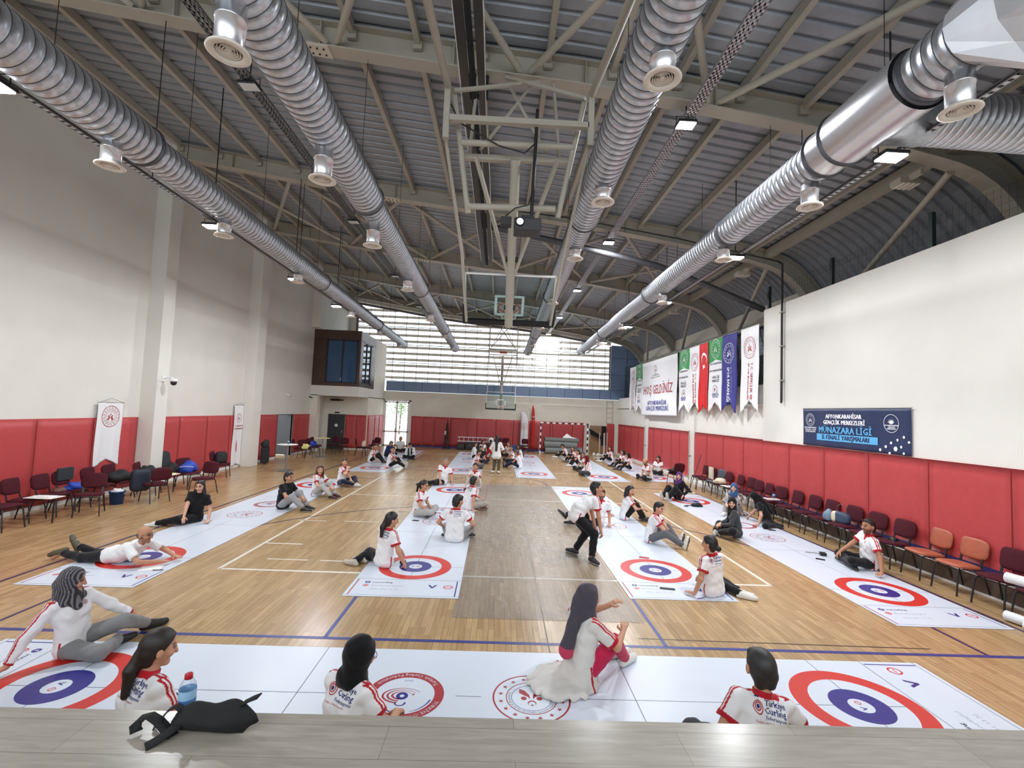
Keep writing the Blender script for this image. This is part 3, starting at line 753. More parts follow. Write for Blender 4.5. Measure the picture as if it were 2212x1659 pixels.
# dark divider housing down the middle
t = thing('divider_rail', 'long dark double rail along the middle of the roof', 'rail', (0,0,0))
m_brn = M('dark_brown_rail', (52,46,42), .4)
for dx, w in ((-.15,.13),(.13,.12)): MB().box((-.78+dx-w/2,2.2,8.25),(-.78+dx+w/2,17.4,8.37)).build('rail_beam', m_brn, t)
MB().tube([(-.79,y,8.22+.02*math.sin(y)) for y in np.arange(2.2,17.4,.5)], .05, 8).build('rolled_curtain', M('black_cloth', (20,20,22), .9), t)
for dx in (-.23,.2): MB().tube([(-.78+dx+.012*math.sin(y*1.3),y,8.24) for y in np.arange(2.2,17.4,.4)], .008, 5).build('edge_cord', m_white, t)
for y in BEAMS[1:3]: MB().box((-1.0,y-.03,8.37),(-.56,y+.03,zb(-.8))).build('hanger', m_dark, t)
# dark pipe from the right wall along the beam
t = thing('conduit_pipe', 'thin black conduit dropping down the white right wall', 'pipe', (0,0,0))
MB().tube([(8.04,13.16,3.38),(8.02,13.16,3.30),(8.0,13.12,3.28)] ,.03,8).build('hook_end', m_dark, t)
MB().tube([(8.03,13.16,3.3),(8.03,13.16,7.35),(7.9,13.16,7.42)], .032, 8).build('riser', m_dark, t)
MB().tube([(7.9,13.16,7.42),(5,13.4,8.05),(1.8,13.4,8.5),(-1,13.4,8.72)], .022, 8).build('run', m_dark, t)
for z in (3.9,4.9,5.9): MB().box((7.98,13.10,z),(8.1,13.22,z+.03)).build('clip', m_steel, t)
# long thin flexible duct crossing to the right wall
t = thing('cable_duct', 'dark mesh cable duct crossing under the second bay to the right wall', 'duct', (0,0,0))
MB().tube([(-.6,14.6,8.6),(2.2,14.6,8.1),(4.9,14.9,7.7),(6.2,15.0,7.3),(8.6,15.1,6.45)], .1, 10).build('sleeve', M('mesh_sleeve', (88,88,92), .5, metal=.6, bump=(60,.6,.02)), t)
# posts and bird net over the right wall
for y, w in ((8.65,'nearest'),(11.38,'middle'),(14.12,'farthest')):
    t = thing('net_post', 'dark green post on top of the white right wall, ' + w + ' of three', 'post', (8.22,y,6.2), 0, 'posts on the right wall')
    MB().box((-.04,-.04,0),(.04,.04,.74)).build('post_tube', m_green, t); MB().box((-.07,-.07,0),(.07,.07,.02)).build('foot_plate', m_white, t)
mb = MB(); y = 5.0
while y < 14.2: mb.box((8.2192,y-.0012,6.2),(8.2216,y+.0012,6.86)); y += .12
for z in np.arange(6.25,6.9,.14): mb.box((8.2192,5,z-.0012),(8.2216,14.2,z+.0012))
tag(mb.build('safety_net', m_dark), 'thin dark net strung between posts above the right wall', 'net')
mb = MB(); y = 14.3
while y < 32.0: mb.box((8.6,y-.004,3.9),(8.608,y+.004,6.1)); y += .13
for z in np.arange(3.95,6.1,.13): mb.box((8.6,14.3,z-.004),(8.608,32.1,z+.004))
tag(mb.build('gallery_net', m_dark), 'dark net behind the hanging banners closing the side gallery', 'net')
for y in BEAMS[1:5]:
    t = thing('heater', 'slatted cream box under the right end of a roof beam', 'heater', (7.55,y+.35,7.42), 0, 'cream boxes at the beam ends')
    MB().box((-.2,-.12,-.06),(.2,.12,.06)).build('casing', m_steel, t)
    for k in range(4): MB().box((-.16+.1*k,-.13,-.07),(-.12+.1*k,.12,-.05)).build('slat', m_cream, t)
    MB().box((-.03,-.36,.0),(.03,-.1,.1)).build('bracket', m_steel, t)
# ================================================================ MATS
m_mat = M('mat_vinyl', (212, 219, 230), .32, noise=(1.5, .02), bump=(2.2, .12, .01))
m_mred = M('mat_print_red', (206, 50, 40), .34); m_mblue = M('mat_print_blue', (45, 38, 128), .34)
m_mline = M('mat_print_line', (52, 58, 74), .5); m_mgrey = M('mat_print_grey', (150, 155, 165), .5); m_edge = M('mat_black_edge', (20, 20, 24), .7)
m_mpink = M('mat_print_orange', (208, 92, 72), .5); m_mdred = M('mat_print_dark_red', (160, 40, 48), .5)
def mat_mesh():
    L, W = 5.1, .825; mb = MB(); Z = .0045; z1, z2, z3 = Z+.0004, Z+.0008, Z+.0012
    RED, BLUE, LINE, GREY, WHITE, DRED = 1, 2, 3, 4, 0, 6
    mb.box((-W, -L, .002), (W, L, Z), 0); mb.box((-W-.004, -L-.004, .0013), (W+.004, L+.004, .002), 5)
    def seg(x0, y0, x1, y1, w, mi, z=z1):
        a = Vector((x0,y0,z)); b = Vector((x1,y1,z)); d = (b-a).normalized(); p = Vector((-d.y,d.x,0))*w/2; mb.quad(a-p, b-p, b+p, a+p, mi)
    for s in (-1, 1):
        start = len(mb.v)
        yc = -3.8
        mb.disc((0,yc), .605, z1, .44, 72, RED); mb.disc((0,yc), .27, z1, .11, 56, BLUE)
        for a, b in ((-W,-.605),(-.44,-.27),(.27,.44),(.605,W)): seg(a, yc, b, yc, .007, LINE)
        seg(0, yc-.61, 0, yc-.605, .007, LINE); seg(0, yc-.44, 0, yc-.27, .007, LINE); seg(0, yc+.27, 0, yc+.44, .007, LINE); seg(0, yc+.605, 0, -1.12, .007, LINE)
        seg(-W, -4.42, W, -4.42, .007, LINE); seg(-W, -1.6, W, -1.6, .007, LINE); seg(-W, -L+.05, W, -L+.05, .006, LINE)
        seg(-.765, -4.44, -.765, -L+.06, .018, DRED if s < 0 else BLUE); seg(.765, -4.44, .765, -L+.06, .018, BLUE if s < 0 else DRED)
        # centre button logo
        put_text(mb, 'V', -.045, yc, z1, .085, BLUE, bold=.003); mb.disc((.045,yc), .03, z1, .021, 20, RED); seg(.027, yc, .063, yc, .007, RED)
        # contact lines
        mb.disc((-.60,-4.56), .042, z1, 0, 24, BLUE); put_text(mb, 'f', -.60, -4.56, z2, .07, WHITE, bold=.003)
        put_text(mb, 'vencurling', -.53, -4.56, z1, .075, LINE, align='LEFT', bold=.002)
        mb.disc((-.60,-4.69), .042, z1, 0, 24, RED); mb.disc((-.60,-4.69), .026, z2, .019, 20, WHITE)
        put_text(mb, '@turkiyecurlingfed', -.53, -4.69, z1, .062, GREY, align='LEFT')
        put_text(mb, '0530 831 13 32', -.50, -4.83, z1, .066, GREY, align='LEFT')
        put_text(mb, 'V', .40, -4.69, z1, .19, BLUE, bold=.008, sx=1.15)
        mb.disc((.64,-4.69), .072, z1, .053, 32, RED); seg(.605, -4.69, .675, -4.69, .013, RED)
        if s > 0:
            T = Matrix.Rotation(PI, 4, 'Z'); mb.xf(T, start)
    seg(0, -.12, 0, .12, .007, LINE)
    curling_emblem(mb, 0, .6, z1, .37, DRED, BLUE, WHITE, PI/2)
    ministry_emblem(mb, 0, -.6, z1, .37, DRED, PI/2, 64)
    mb.disc((0,-.6), .37*.52, z1, .37*.505, 48, BLUE)
    put_arc_text(mb, 'TÜRKİYE CUMHURİYETİ GENÇLİK VE SPOR BAKANLIĞI', 0, -.6, z1, .37*.575, .033, LINE, PI, False)
    return mb
mat0 = None
def place_mat(x, y, rz, label, group):
    global mat0
    if mat0 is None:
        mat0 = mat_mesh().build('curling_mat', [m_mat, m_mred, m_mblue, m_mline, m_mgrey, m_edge, m_mdred]); o = mat0
    else:
        o = mat0.copy(); COL.objects.link(o)
    o.location = (x, y, 0); o.rotation_euler = (0, 0, rz)
    return tag(o, label, 'mat', group)
G1 = 'long white curling mats laid on the court'
place_mat(-.3, 4.55, R(90), 'white curling mat lying crosswise right below the stage edge', G1)
place_mat(-6.05, 11.95, R(.4), 'white curling mat nearest the left wall chairs where the bald man lies', G1)
place_mat(-1.46, 11.9, R(.5), 'white curling mat left of the plastic film, in the front row of mats', G1)
place_mat(2.76, 12.1, R(.1), 'white curling mat under the bending man, right of the plastic film', G1)
place_mat(6.28, 11.43, R(-.3), 'white curling mat along the long right row of maroon chairs', G1)
place_mat(-5.45, 24.3, R(.6), 'white curling mat in the far left corner by the glazed door', G1)
place_mat(-1.6, 24.6, R(.5), 'far white curling mat just left of the standing woman', G1)
place_mat(1.55, 24.25, R(0), 'far white curling mat just right of the standing woman', G1)
place_mat(4.6, 24.1, R(0), 'far white curling mat in front of the handball goal', G1)
place_mat(6.88, 24.5, R(0), 'far white curling mat closest to the right wall padding', G1)

# clear plastic film over the middle of the floor
def film():
    m = bpy.data.materials.new('plastic_film'); m.use_nodes = True; nt = m.node_tree; L = nt.links.new; N = nt.nodes.new; nt.nodes.remove(nt.nodes['Principled BSDF'])
    t = N('ShaderNodeBsdfTransparent'); t.inputs[0].default_value = (.97,.97,.96,1); g = N('ShaderNodeBsdfGlossy'); g.inputs['Roughness'].default_value = .16; df = N('ShaderNodeBsdfDiffuse'); df.inputs[0].default_value = (.86,.82,.76,1)
    tc = N('ShaderNodeTexCoord'); v = N('ShaderNodeTexVoronoi'); v.feature = 'DISTANCE_TO_EDGE'; v.inputs['Scale'].default_value = 6; n = N('ShaderNodeTexNoise'); n.inputs['Scale'].default_value = 9; n.inputs['Detail'].default_value = 5; n.inputs['Distortion'].default_value = 1.4
    L(tc.outputs['Object'], n.inputs['Vector'])
    ad = N('ShaderNodeMix'); ad.data_type = 'VECTOR'; ad.inputs[0].default_value = .25; L(tc.outputs['Object'], ad.inputs[4]); L(n.outputs['Color'], ad.inputs[5]); L(ad.outputs[1], v.inputs['Vector'])
    b = N('ShaderNodeBump'); b.inputs['Strength'].default_value = .6; b.inputs['Distance'].default_value = .014; L(v.outputs['Distance'], b.inputs['Height']); L(b.outputs[0], g.inputs['Normal'])
    f = N('ShaderNodeFresnel'); f.inputs['IOR'].default_value = 1.42
    a = N('ShaderNodeMath'); a.operation = 'MULTIPLY'; a.inputs[1].default_value = .75; L(f.outputs[0], a.inputs[0])
    hz = N('ShaderNodeMixShader'); hz.inputs[0].default_value = .14; L(t.outputs[0], hz.inputs[1]); L(df.outputs[0], hz.inputs[2])
    mx = N('ShaderNodeMixShader'); L(a.outputs[0], mx.inputs[0]); L(hz.outputs[0], mx.inputs[1]); L(g.outputs[0], mx.inputs[2]); L(mx.outputs[0], nt.nodes['Material Output'].inputs['Surface'])
    return m
tag(MB().quad((-.62,6.2,.0032),(1.9,6.2,.0032),(1.9,17.2,.0032),(-.62,17.2,.0032)).build('plastic_film', film()), 'clear crinkled plastic film taped over the wooden floor between two mats', 'film')

# ================================================================ BANNERS
m_cw = M('banner_white', (232, 232, 234), .7); m_cgreen = M('banner_green', (52, 150, 78), .7); m_cred = M('banner_red', (206, 28, 32), .65); m_cblue = M('banner_blue', (44, 42, 128), .65); m_navy = M('banner_navy', (36, 48, 84), .45)
m_inkr = M('ink_red', (172, 52, 60), .7); m_inkd = M('ink_dark', (70, 74, 92), .7); m_inkb = M('ink_blue', (58, 66, 150), .7); m_inkw = M('ink_white', (238, 240, 245), .6); m_inkl = M('ink_light_blue', (92, 172, 222), .6)
def banner(name, label, cat, org, sdir, ndir, w, h, tail, cloth, draw, amp=.02, waves=3.0, group=None, seed=0, nx=28, ny=40, split=None):
    """cloth hanging from its top edge: s runs along sdir, t downwards; draw(mb) prints in (s, -t) space with the cloth's own waves"""
    sd = Vector(sdir); nd = Vector(ndir); o0 = Vector(org); rnd = random.Random(seed); ph = rnd.uniform(0, 6); ph2 = rnd.uniform(0, 6)
    def P(s, t, lift=0.0):
        k = min(1, .25 + t/h)
        d = amp*k*(math.sin(waves*2*PI*s/w + ph + .6*math.sin(1.3*t+ph2)) + .4*math.sin(waves*4.7*PI*s/w + ph2)) + .012*math.sin(3*t+ph)
        return o0 + sd*s + Vector((0,0,-t)) + nd*(d + amp*1.4 + lift)
    t_ = thing(name, label, cat, (0,0,0), 0, group)
    mb = MB(); vs = []
    for j in range(ny+1):
        for i in range(nx+1):
            s = w*i/nx; hh = h - tail*(1 - abs(2*i/nx - 1)) if tail else h
            vs.append(P(s, hh*j/ny))
    W = nx+1
    flip = sd.cross(Vector((0,0,-1))).dot(nd) < 0
    for j in range(ny):
        for i in range(nx):
            f = (j*W+i, j*W+i+1, (j+1)*W+i+1, (j+1)*W+i)
            mb.f.append(f[::-1] if flip else f); mb.sm.append(True)
            mb.m.append(1 if split and (h*(j+.5)/ny) < split else 0)
    mb.v = [tuple(v) for v in vs]
    mats = [cloth] if not split else [cloth, m_cgreen]
    mb.build('cloth', mats, t_, solid=.004)
    d = MB(); draw(d, w, h)
    if d.v:
        # refine long faces by simple per-vertex mapping
        d.v = [tuple(P(x, -y, .012 + z)) for (x, y, z) in d.v]
        d.build('flag_emblem' if draw is d_flag else 'lettering', [m_inkr, m_inkd, m_inkb, m_inkw, m_inkl, m_navy], t_)
    rod = MB().tube([P(-.02, 0), P(w+.02, 0)], .012, 6); rod.build('top_rod', m_steel, t_)
    return t_
def d_ministry(ink):
    def f(mb, w, h):
        ministry_emblem(mb, w/2, -h*.24, 0, w*.33, ink, 0, 40)
        put_text(mb, 'T.C. GENÇLİK VE', w*.60, -h*.415, 0, w*.145, ink, R(-90), 'LEFT', bold=.004)
        put_text(mb, 'SPOR BAKANLIĞI', w*.42, -h*.415, 0, w*.145, ink, R(-90), 'LEFT', bold=.004)
    return f
def d_green(mb, w, h):
    ministry_emblem(mb, w/2, -h*.135, 0, w*.34, 3, 0, 40)
    for k, (s, y, z) in enumerate((('AFYONKARAHİSAR', .335, .09), ('AFYONKARAHİSAR', .43, .10), ('GENÇLİK', .52, .13), ('MERKEZİ', .57, .13))): put_text(mb, s, w/2, -h*y, 0, w*z, 1, bold=.003)
    mb.disc((w/2,-h*.69), w*.17, 0, w*.155, 32, 1); star(mb, w/2, -h*.685, 0, w*.09, 0); put_text(mb, 'GENÇLİK', w/2, -h*.755, 0, w*.12, 2, bold=.003); put_text(mb, 'MERKEZLERİ', w/2, -h*.785, 0, w*.075, 2, bold=.002)
def d_flag(mb, w, h):
    crescent(mb, w/2, -h*.22, 0, w*.30, 3, R(-90)); star(mb, w/2, -h*.335, 0, w*.15, 3, R(-90))
def d_big(mb, w, h):
    ministry_emblem(mb, w*.42, -h*.17, 0, .22, 0, 0, 32); put_text(mb, 'AFYONKARAHİSAR', w*.42, -h*.27, 0, .11, 1); put_text(mb, 'GENÇLİK VE SPOR İL MÜDÜRLÜĞÜ', w*.42, -h*.31, 0, .09, 1)
    put_text(mb, 'HOŞ GELDİNİZ', w*.48, -h*.54, 0, .66, 0, bold=.008, sx=.9)
    put_text(mb, 'AFYONKARAHİSAR', w*.48, -h*.775, 0, .33, 2, bold=.008); put_text(mb, 'GENÇLİK MERKEZLERİ', w*.48, -h*.875, 0, .33, 2, bold=.008)
XB = 8.0
def rb(name, label, y1, y0, ztop, zbot, cloth, draw, tail=.3, split=None, seed=0, waves=2.0, amp=.02, nx=28):
    return banner(name, label, 'banner', (XB, y1, ztop), (0,-1,0), (-1,0,0), y1-y0, ztop-zbot, tail, cloth, draw, amp, waves, 'banners hanging from the right gallery', seed, nx=nx, split=split)
rb('hanging_banner', 'white swallow-tailed banner with red ministry lettering, closest to the white wall', 15.32, 14.24, 5.77, 2.94, m_cw, d_ministry(0), .42, None, 1, 4, .014)
rb('hanging_banner', 'deep blue swallow-tailed banner with white lettering', 16.62, 15.52, 5.75, 2.93, m_cblue, d_ministry(3), .42, None, 2, 1.5, .035)
rb('hanging_banner', 'green-topped white banner between the blue banner and the red flag', 17.70, 16.62, 5.75, 2.95, m_cw, d_green, .40, .92, 3, 2, .014)
rb('hanging_flag', 'red national flag with white crescent and star, folded lengthwise', 18.50, 17.72, 5.72, 2.91, m_cred, d_flag, .35, None, 4, 2, .03)
rb('hanging_banner', 'white ministry banner just left of the red flag', 19.60, 18.48, 5.73, 2.94, m_cw, d_ministry(0), .42, None, 5, 2, .014)
rb('hanging_banner', 'green-topped white banner just right of the big welcome banner', 20.72, 19.58, 5.70, 2.90, m_cw, d_green, .42, .92, 6, 2, .014)
rb('welcome_banner', 'huge square white welcome banner with red HOŞ GELDİNİZ', 26.05, 20.9, 5.68, 2.78, m_cw, d_big, 0, None, 7, 1.2, .016, 44)
rb('hanging_banner', 'green-topped white banner left of the big welcome banner', 27.2, 26.1, 5.70, 2.92, m_cw, d_green, .4, .92, 8, 2, .014)
rb('hanging_banner', 'white ministry banner farthest along the right gallery', 28.55, 27.3, 5.67, 2.95, m_cw, d_ministry(0), .4, None, 9, 2, .014)
def d_mun(mb, w, h):
    ministry_emblem(mb, w*.085, -h*.31, 0, h*.17, 3, 0, 40)
    for s, y in (('AFYONKARAHİSAR', .52), ('GENÇLİK ve SPOR', .575), ('İL MÜDÜRLÜĞÜ', .63)): put_text(mb, s, w*.085, -h*y, 0, h*.052, 3, bold=.002)
    put_text(mb, 'AFYONKARAHİSAR', w*.44, -h*.215, 0, h*.15, 3, bold=.008, sx=.9); put_text(mb, 'GENÇLİK MERKEZLERİ', w*.44, -h*.365, 0, h*.15, 3, bold=.008, sx=.9)
    put_text(mb, 'MÜNAZARA LİGİ', w*.44, -h*.565, 0, h*.225, 4, bold=.007, sx=1.0)
    x0, x1, y0, y1 = w*.155, w*.745, -h*.835, -h*.665
    n = 30
    mb.add([(x0+(x1-x0)*i/n, y, -.001) for i in range(n+1) for y in (y0, y1)], [(2*i, 2*i+2, 2*i+3, 2*i+1) for i in range(n)], 4)
    put_text(mb, 'İL FİNALİ YARIŞMALARI', w*.45, -h*.75, .002, h*.155, 5, bold=.008, sx=.93)
    c = (w*.855, -h*.34); mb.disc(c, h*.20, 0, h*.19, 48, 3)
    for k in range(7): 
        a = R(20+23.3*k); mb.add([(c[0]+.02*math.cos(a+1.57), c[1]+h*.0+.02*math.sin(a+1.57), 0), (c[0]+h*.1*math.cos(a), c[1]+h*.1*math.sin(a), 0), (c[0]-.02*math.cos(a+1.57), c[1]-.02*math.sin(a+1.57), 0)], [(0,1,2)], 3)
    for s, y in (('AFYONKARAHİSAR', -.045), ('GENÇLİK', -.085), ('MERKEZLERİ', -.12)): put_text(mb, s, c[0], c[1]+h*y, 0, h*.042, 3, bold=.002)
    for (x, y, r) in ((.765,.93,.022),(.81,.85,.022),(.85,.76,.02),(.885,.88,.035),(.9,.69,.02),(.93,.83,.02),(.95,.62,.02),(.985,.72,.018),(.84,.985,.02),(.95,.96,.018)):
        mb.disc((x*w,-y*h), r*h*1.6, 0, 0, 6, 3)
banner('debate_banner', 'wide dark navy banner with light blue lettering on the white right wall', 'banner', (8.08, 12.24, 3.1), (0,-1,0), (-1,0,0), 3.26, .96, 0, m_navy, d_mun, .01, 3, None, 11, 40, 12)
def d_plain(mb, w, h): ministry_emblem(mb, w/2, -h*.215, 0, w*.35, 0, 0, 48); put_arc_text(mb, 'TÜRKİYE CUMHURİYETİ GENÇLİK VE SPOR BAKANLIĞI', w/2, -h*.215, 0, w*.17, .033, 0, PI/2)
def d_minl(mb, w, h):
    ministry_emblem(mb, w*.5, -h*.21, 0, w*.28, 0, 0, 48)
    put_text(mb, 'T.C. GENÇLİK VE', w*.5, -h*.34, 0, w*.118, 0, bold=.004); put_text(mb, 'SPOR BAKANLIĞI', w*.5, -h*.385, 0, w*.118, 0, bold=.004)
for (lab, y0, w, h, tail, dr, seed) in (('white swallow-tailed wall banner with a round red emblem, above the left chair row', 12.46, .82, 1.72, .2, d_plain, 21), ('long white wall banner with red lettering reaching the floor by the second pilaster', 18.78, .68 if 0 else .66, 2.46, .1, d_minl, 22)):
    b = banner('wall_banner', lab, 'banner', (-10.64, y0, 2.5), (0,1,0), (1,0,0), w, h, tail, m_cw, dr, .012, 1.5, None, seed)
    MB().tube([(-10.6,y0+.02,2.5),(-10.62,y0+w/2,2.62),(-10.6,y0+w-.02,2.5)], .004, 5).build('cord', m_dark, b)
# feather flags by the back wall
def feather(label, x, y, h, w, cloth, side=1, sym=True):
    t = thing('feather_flag', label, 'flag', (x, y, 0), 0, 'feather flags by the back wall')
    MB().box((-.25,-.18,0),(.25,.18,.02)).build('base_plate', m_dark, t)
    MB().tube([(0,0,.02),(0,0,h*.85),(.02*side,0,h*.97),(.1*side,0,h)], .012, 6).build('pole', m_alu, t)
    mb = MB(); n = 24; vs = []
    for i in range(n+1):
        v = i/n; z = .35 + (h-.36)*v
        ww = w*(1 if v < .6 else math.sqrt(max(0, 1-((v-.6)/.4)**2)))
        for q in (0, .33, .66, 1): vs.append((side*(.01+ww*q), .03*math.sin(5*q+4*v), z if q == 0 else z - .12*q*(1-v)))
    mb.add(vs, [(i*4+j, i*4+j+1, i*4+4+j+1, i*4+4+j) for i in range(n) for j in range(3)], 0, True)
    mb.build('sail', cloth, t, solid=.004)
    if sym:
        d = MB()
        if cloth is m_cw: ministry_emblem(d, side*w*.5, h*.62, 0, w*.42, 0, R(-90), 32); put_text(d, 'T.C. GENÇLİK VE SPOR BAKANLIĞI', side*w*.45, h*.38, 0, w*.16, 0, R(90))
        else: crescent(d, side*w*.5, h*.75, 0, w*.34, 1, R(90)); star(d, side*w*.5, h*.66, 0, w*.2, 1)
        d.xf(Matrix(((1,0,0,0),(0,0,-1,-.035),(0,1,0,0),(0,0,0,1)))).build('print', [m_inkr, m_inkw], t)
feather('white feather flag with red print standing before the back wall', 1.42, 31.6, 2.75, .52, m_cw)
feather('tall narrow red feather flag beside the white one', 2.18, 31.75, 3.2, .2, m_cred)
# ================================================================ BASKETBALL, GOAL, BACK WALL GEAR
m_orange = M('rim_orange', (205, 84, 40), .4); m_net = M('net_cord', (225, 222, 214), .8); m_bbglass = glass_mat('backboard_glass', (240,248,248), .0, .05)
def backboard(parent, T, w=1.8, h=1.05):
    """local frame: x across, z up, y towards the player"""
    MB().box((-w/2,-.006,0),(w/2,.006,h)).xf(T).build('glass_board', m_bbglass, parent)
    f = MB()
    for a, b in (((-w/2,-.02,h-.03),(w/2,.02,h)),((-w/2,-.02,0),(w/2,.02,.03)),((-w/2,-.02,0),(-w/2+.04,.02,h)),((w/2-.04,-.02,0),(w/2,.02,h))): f.box(a, b)
    f.xf(T).build('board_frame', m_white, parent)
    p = MB(); p.box((-w/2-.03,-.045,-.05),(w/2+.03,.045,.05)); p.box((-w/2-.04,-.045,0),(-w/2+.02,.045,.36)); p.box((w/2-.02,-.045,0),(w/2+.04,.045,.36)); p.xf(T).build('edge_padding', m_dark, parent, bevel=.008)
    s = MB()
    for a, b in (((-.295,.007,.15),(.295,.011,.2)),((-.295,.007,.55),(.295,.011,.6)),((-.295,.007,.15),(-.245,.011,.6)),((.245,.007,.15),(.295,.011,.6))): s.box(a, b)
    s.xf(T).build('target_square', m_white, parent)
    r = MB(); r.tube([(.225*math.cos(2*PI*k/28), .38+.225*math.sin(2*PI*k/28), .15) for k in range(28)], .010, 8, closed=True); r.box((-.06,.01,.09),(.06,.18,.16)); r.xf(T); rim = r.build('rim', m_orange, parent)
    n = MB(); k = 12; lv = [(.222,.14),(.18,.02),(.15,-.1),(.13,-.2),(.135,-.28)]
    for i in range(k):
        for (r0, z0), (r1, z1) in zip(lv, lv[1:]):
            for sgn in (0.5, -0.5):
                a0, a1 = 2*PI*i/k, 2*PI*(i+sgn)/k
                n.cyl((r0*math.cos(a0), .38+r0*math.sin(a0), z0), (r1*math.cos(a1), .38+r1*math.sin(a1), z1), .004, 4)
    n.xf(T).build('net', m_net, rim)
def tube_part(parent, name, segs, r, mat=m_steel, box=None):
    for a, b in segs:
        mb = MB()
        if box: mb.bar(a, b, box[0], box[1])
        else: mb.cyl(a, b, r, 12)
        mb.build(name, mat, parent)
bh = thing('basketball_hoist', 'raised ceiling basketball frame with glass backboard, closest to the stage', 'basketball hoop', (0,0,0), 0, 'ceiling basketball frames')
T = Matrix.Translation((0.0, 9.42, 4.52)) @ Matrix.Rotation(R(39), 4, 'X')
backboard(bh, T)
tube_part(bh, 'mast', [((-.02,7.42,6.86),(0,9.28,4.42))], .082)
tube_part(bh, 'mast_clamp', [((-.11,9.05,4.75),(.11,9.05,4.75)),((-.11,8.45,5.52),(.11,8.45,5.52))], .05, m_dark)
tube_part(bh, 'top_tube', [((-1.12,4.4,7.15),(-1.13,7.0,7.74)),((1.12,4.4,7.15),(1.13,7.0,7.74)),((-1.12,2.1,8.9),(-1.12,4.4,7.15)),((1.12,2.1,8.7),(1.12,4.4,7.15))], .055)
tube_part(bh, 'pivot_channel', [((-1.13,7.0,7.8),(-1.13,7.0,6.9)),((1.13,7.0,7.8),(1.13,7.0,6.9))], 0, m_steel, (.09,.09))
tube_part(bh, 'cross_bar', [((-1.08,7.0,7.23),(1.1,7.0,7.23)),((-.9,7.6,6.95),(.87,7.6,6.97))], 0, m_steel, (.09,.09))
tube_part(bh, 'cross_tube', [((-.92,7.3,7.03),(.92,7.3,7.05)),((-.74,7.4,6.02),(.66,7.4,6.05))], .05)
tube_part(bh, 'side_tube', [((-1.06,7.2,7.8),(-.77,7.5,5.95)),((1.06,7.2,7.8),(.72,7.5,5.95))], .045)
tube_part(bh, 'side_strut', [((-1.15,7.1,7.0),(-.93,8.5,5.6)),((1.15,7.1,7.0),(.95,8.5,5.6)),((-.93,8.5,5.6),(-.86,9.4,4.5)),((.95,8.5,5.6),(.86,9.4,4.5))], .03)
tube_part(bh, 'brace', [((-.68,7.45,6.9),(-.06,8.6,5.3)),((.68,7.45,6.9),(.06,8.6,5.3)),((-1.05,7.1,7.75),(.35,8.05,8.68)),((1.05,7.1,7.75),(-.25,8.05,8.74))], 0, m_steel, (.06,.05))
tube_part(bh, 'hanger_brace', [((-.25,8.15,8.78),(.5,7.6,7.1)),((.25,8.15,8.72),(-.62,7.6,7.1)),((.62,8.1,8.7),(.72,7.6,7.0)),((-.75,8.1,8.8),(-.8,7.6,7.0))], 0, m_steel, (.05,.05))
MB().tube([(-1.1,7.2,7.6),(-.95,7.2,7.3),(-.3,7.2,6.95),(.12,7.2,6.85),(.26,7.2,7.0)], .012, 6).build('cable', m_dark, bh)
# projector on its pole
pj = thing('projector', 'black projector on a long black pole hung in the basketball frame', 'projector', (.2,7.12,5.5), 0)
MB().box((-.21,-.16,0),(.21,.16,.2)).build('body', M('projector_grey', (52,50,54), .5), pj, bevel=.02)
MB().lathe([(.07,0),(.07,-.03),(.055,-.035),(.05,-.01)], 24, (-.12,-.16,.12), ax='y').build('lens_ring', m_dark, pj)
MB().lathe([(0,-.0),(.048,-.0)], 24, (-.12,-.185,.12), ax='y').build('lens', M('lens_glow', (235,240,255), .2, emit=((205,222,255), 14)), pj)
MB().box((-.1,-.08,.2),(.1,.08,.27)).build('mount_plate', m_dark, pj); MB().cyl((.06,-.02,.27),(.09,-.08,1.98),.028,10).build('pole', m_dark, pj)
MB().box((-.42,-.06,.12),(-.25,.1,.24)).build('adapter_box', m_dark, pj); MB().tube([(-.35,-.05,.24),(-.2,-.1,.36),(0,-.1,.42),(.07,-.05,.7)], .01, 6).build('cable', m_dark, pj)
# far basketball frame
fh = thing('basketball_hoist', 'lowered ceiling basketball frame with glass backboard before the louvred window', 'basketball hoop', (0,0,0), 0, 'ceiling basketball frames')
YF = 28.5
backboard(fh, Matrix.Translation((-.01,YF,2.80)) @ Matrix.Rotation(PI,4,'Z'))
tube_part(fh, 'mast', [((0,YF+.15,3.0),(0,YF+.15,6.1))], .08)
tube_part(fh, 'cross_bar', [((-.85,YF,6.15),(.9,YF,6.15)),((-.85,YF,6.45),(.9,YF,6.45)),((-.85,YF,5.6),(.9,YF,5.6))], 0, m_steel, (.07,.06))
tube_part(fh, 'hanger_tube', [((-.85,YF,5.6),(-.85,YF,8.55)),((.88,YF,5.6),(.88,YF,8.4))], .035)
tube_part(fh, 'board_strut', [((-.86,YF+.05,3.84),(-.86,YF,5.6)),((.86,YF+.05,3.84),(.86,YF,5.6))], .022, m_white)
tube_part(fh, 'brace', [((-.6,YF,6.1),(-.05,YF+.1,4.2)),((.6,YF,6.1),(.05,YF+.1,4.2)),((-.8,YF,6.5),(.6,YF+.8,8.4)),((.8,YF,6.5),(-.6,YF+.8,8.5)),((-.8,YF+.2,6.5),(.1,YF+.2,8.3)),((.8,YF+.2,6.5),(-.1,YF+.2,8.3))], 0, m_steel, (.05,.04))
tube_part(fh, 'winch', [((-.2,YF,6.3),(.25,YF,6.3))], .07, M('winch_red', (150,60,56), .5))

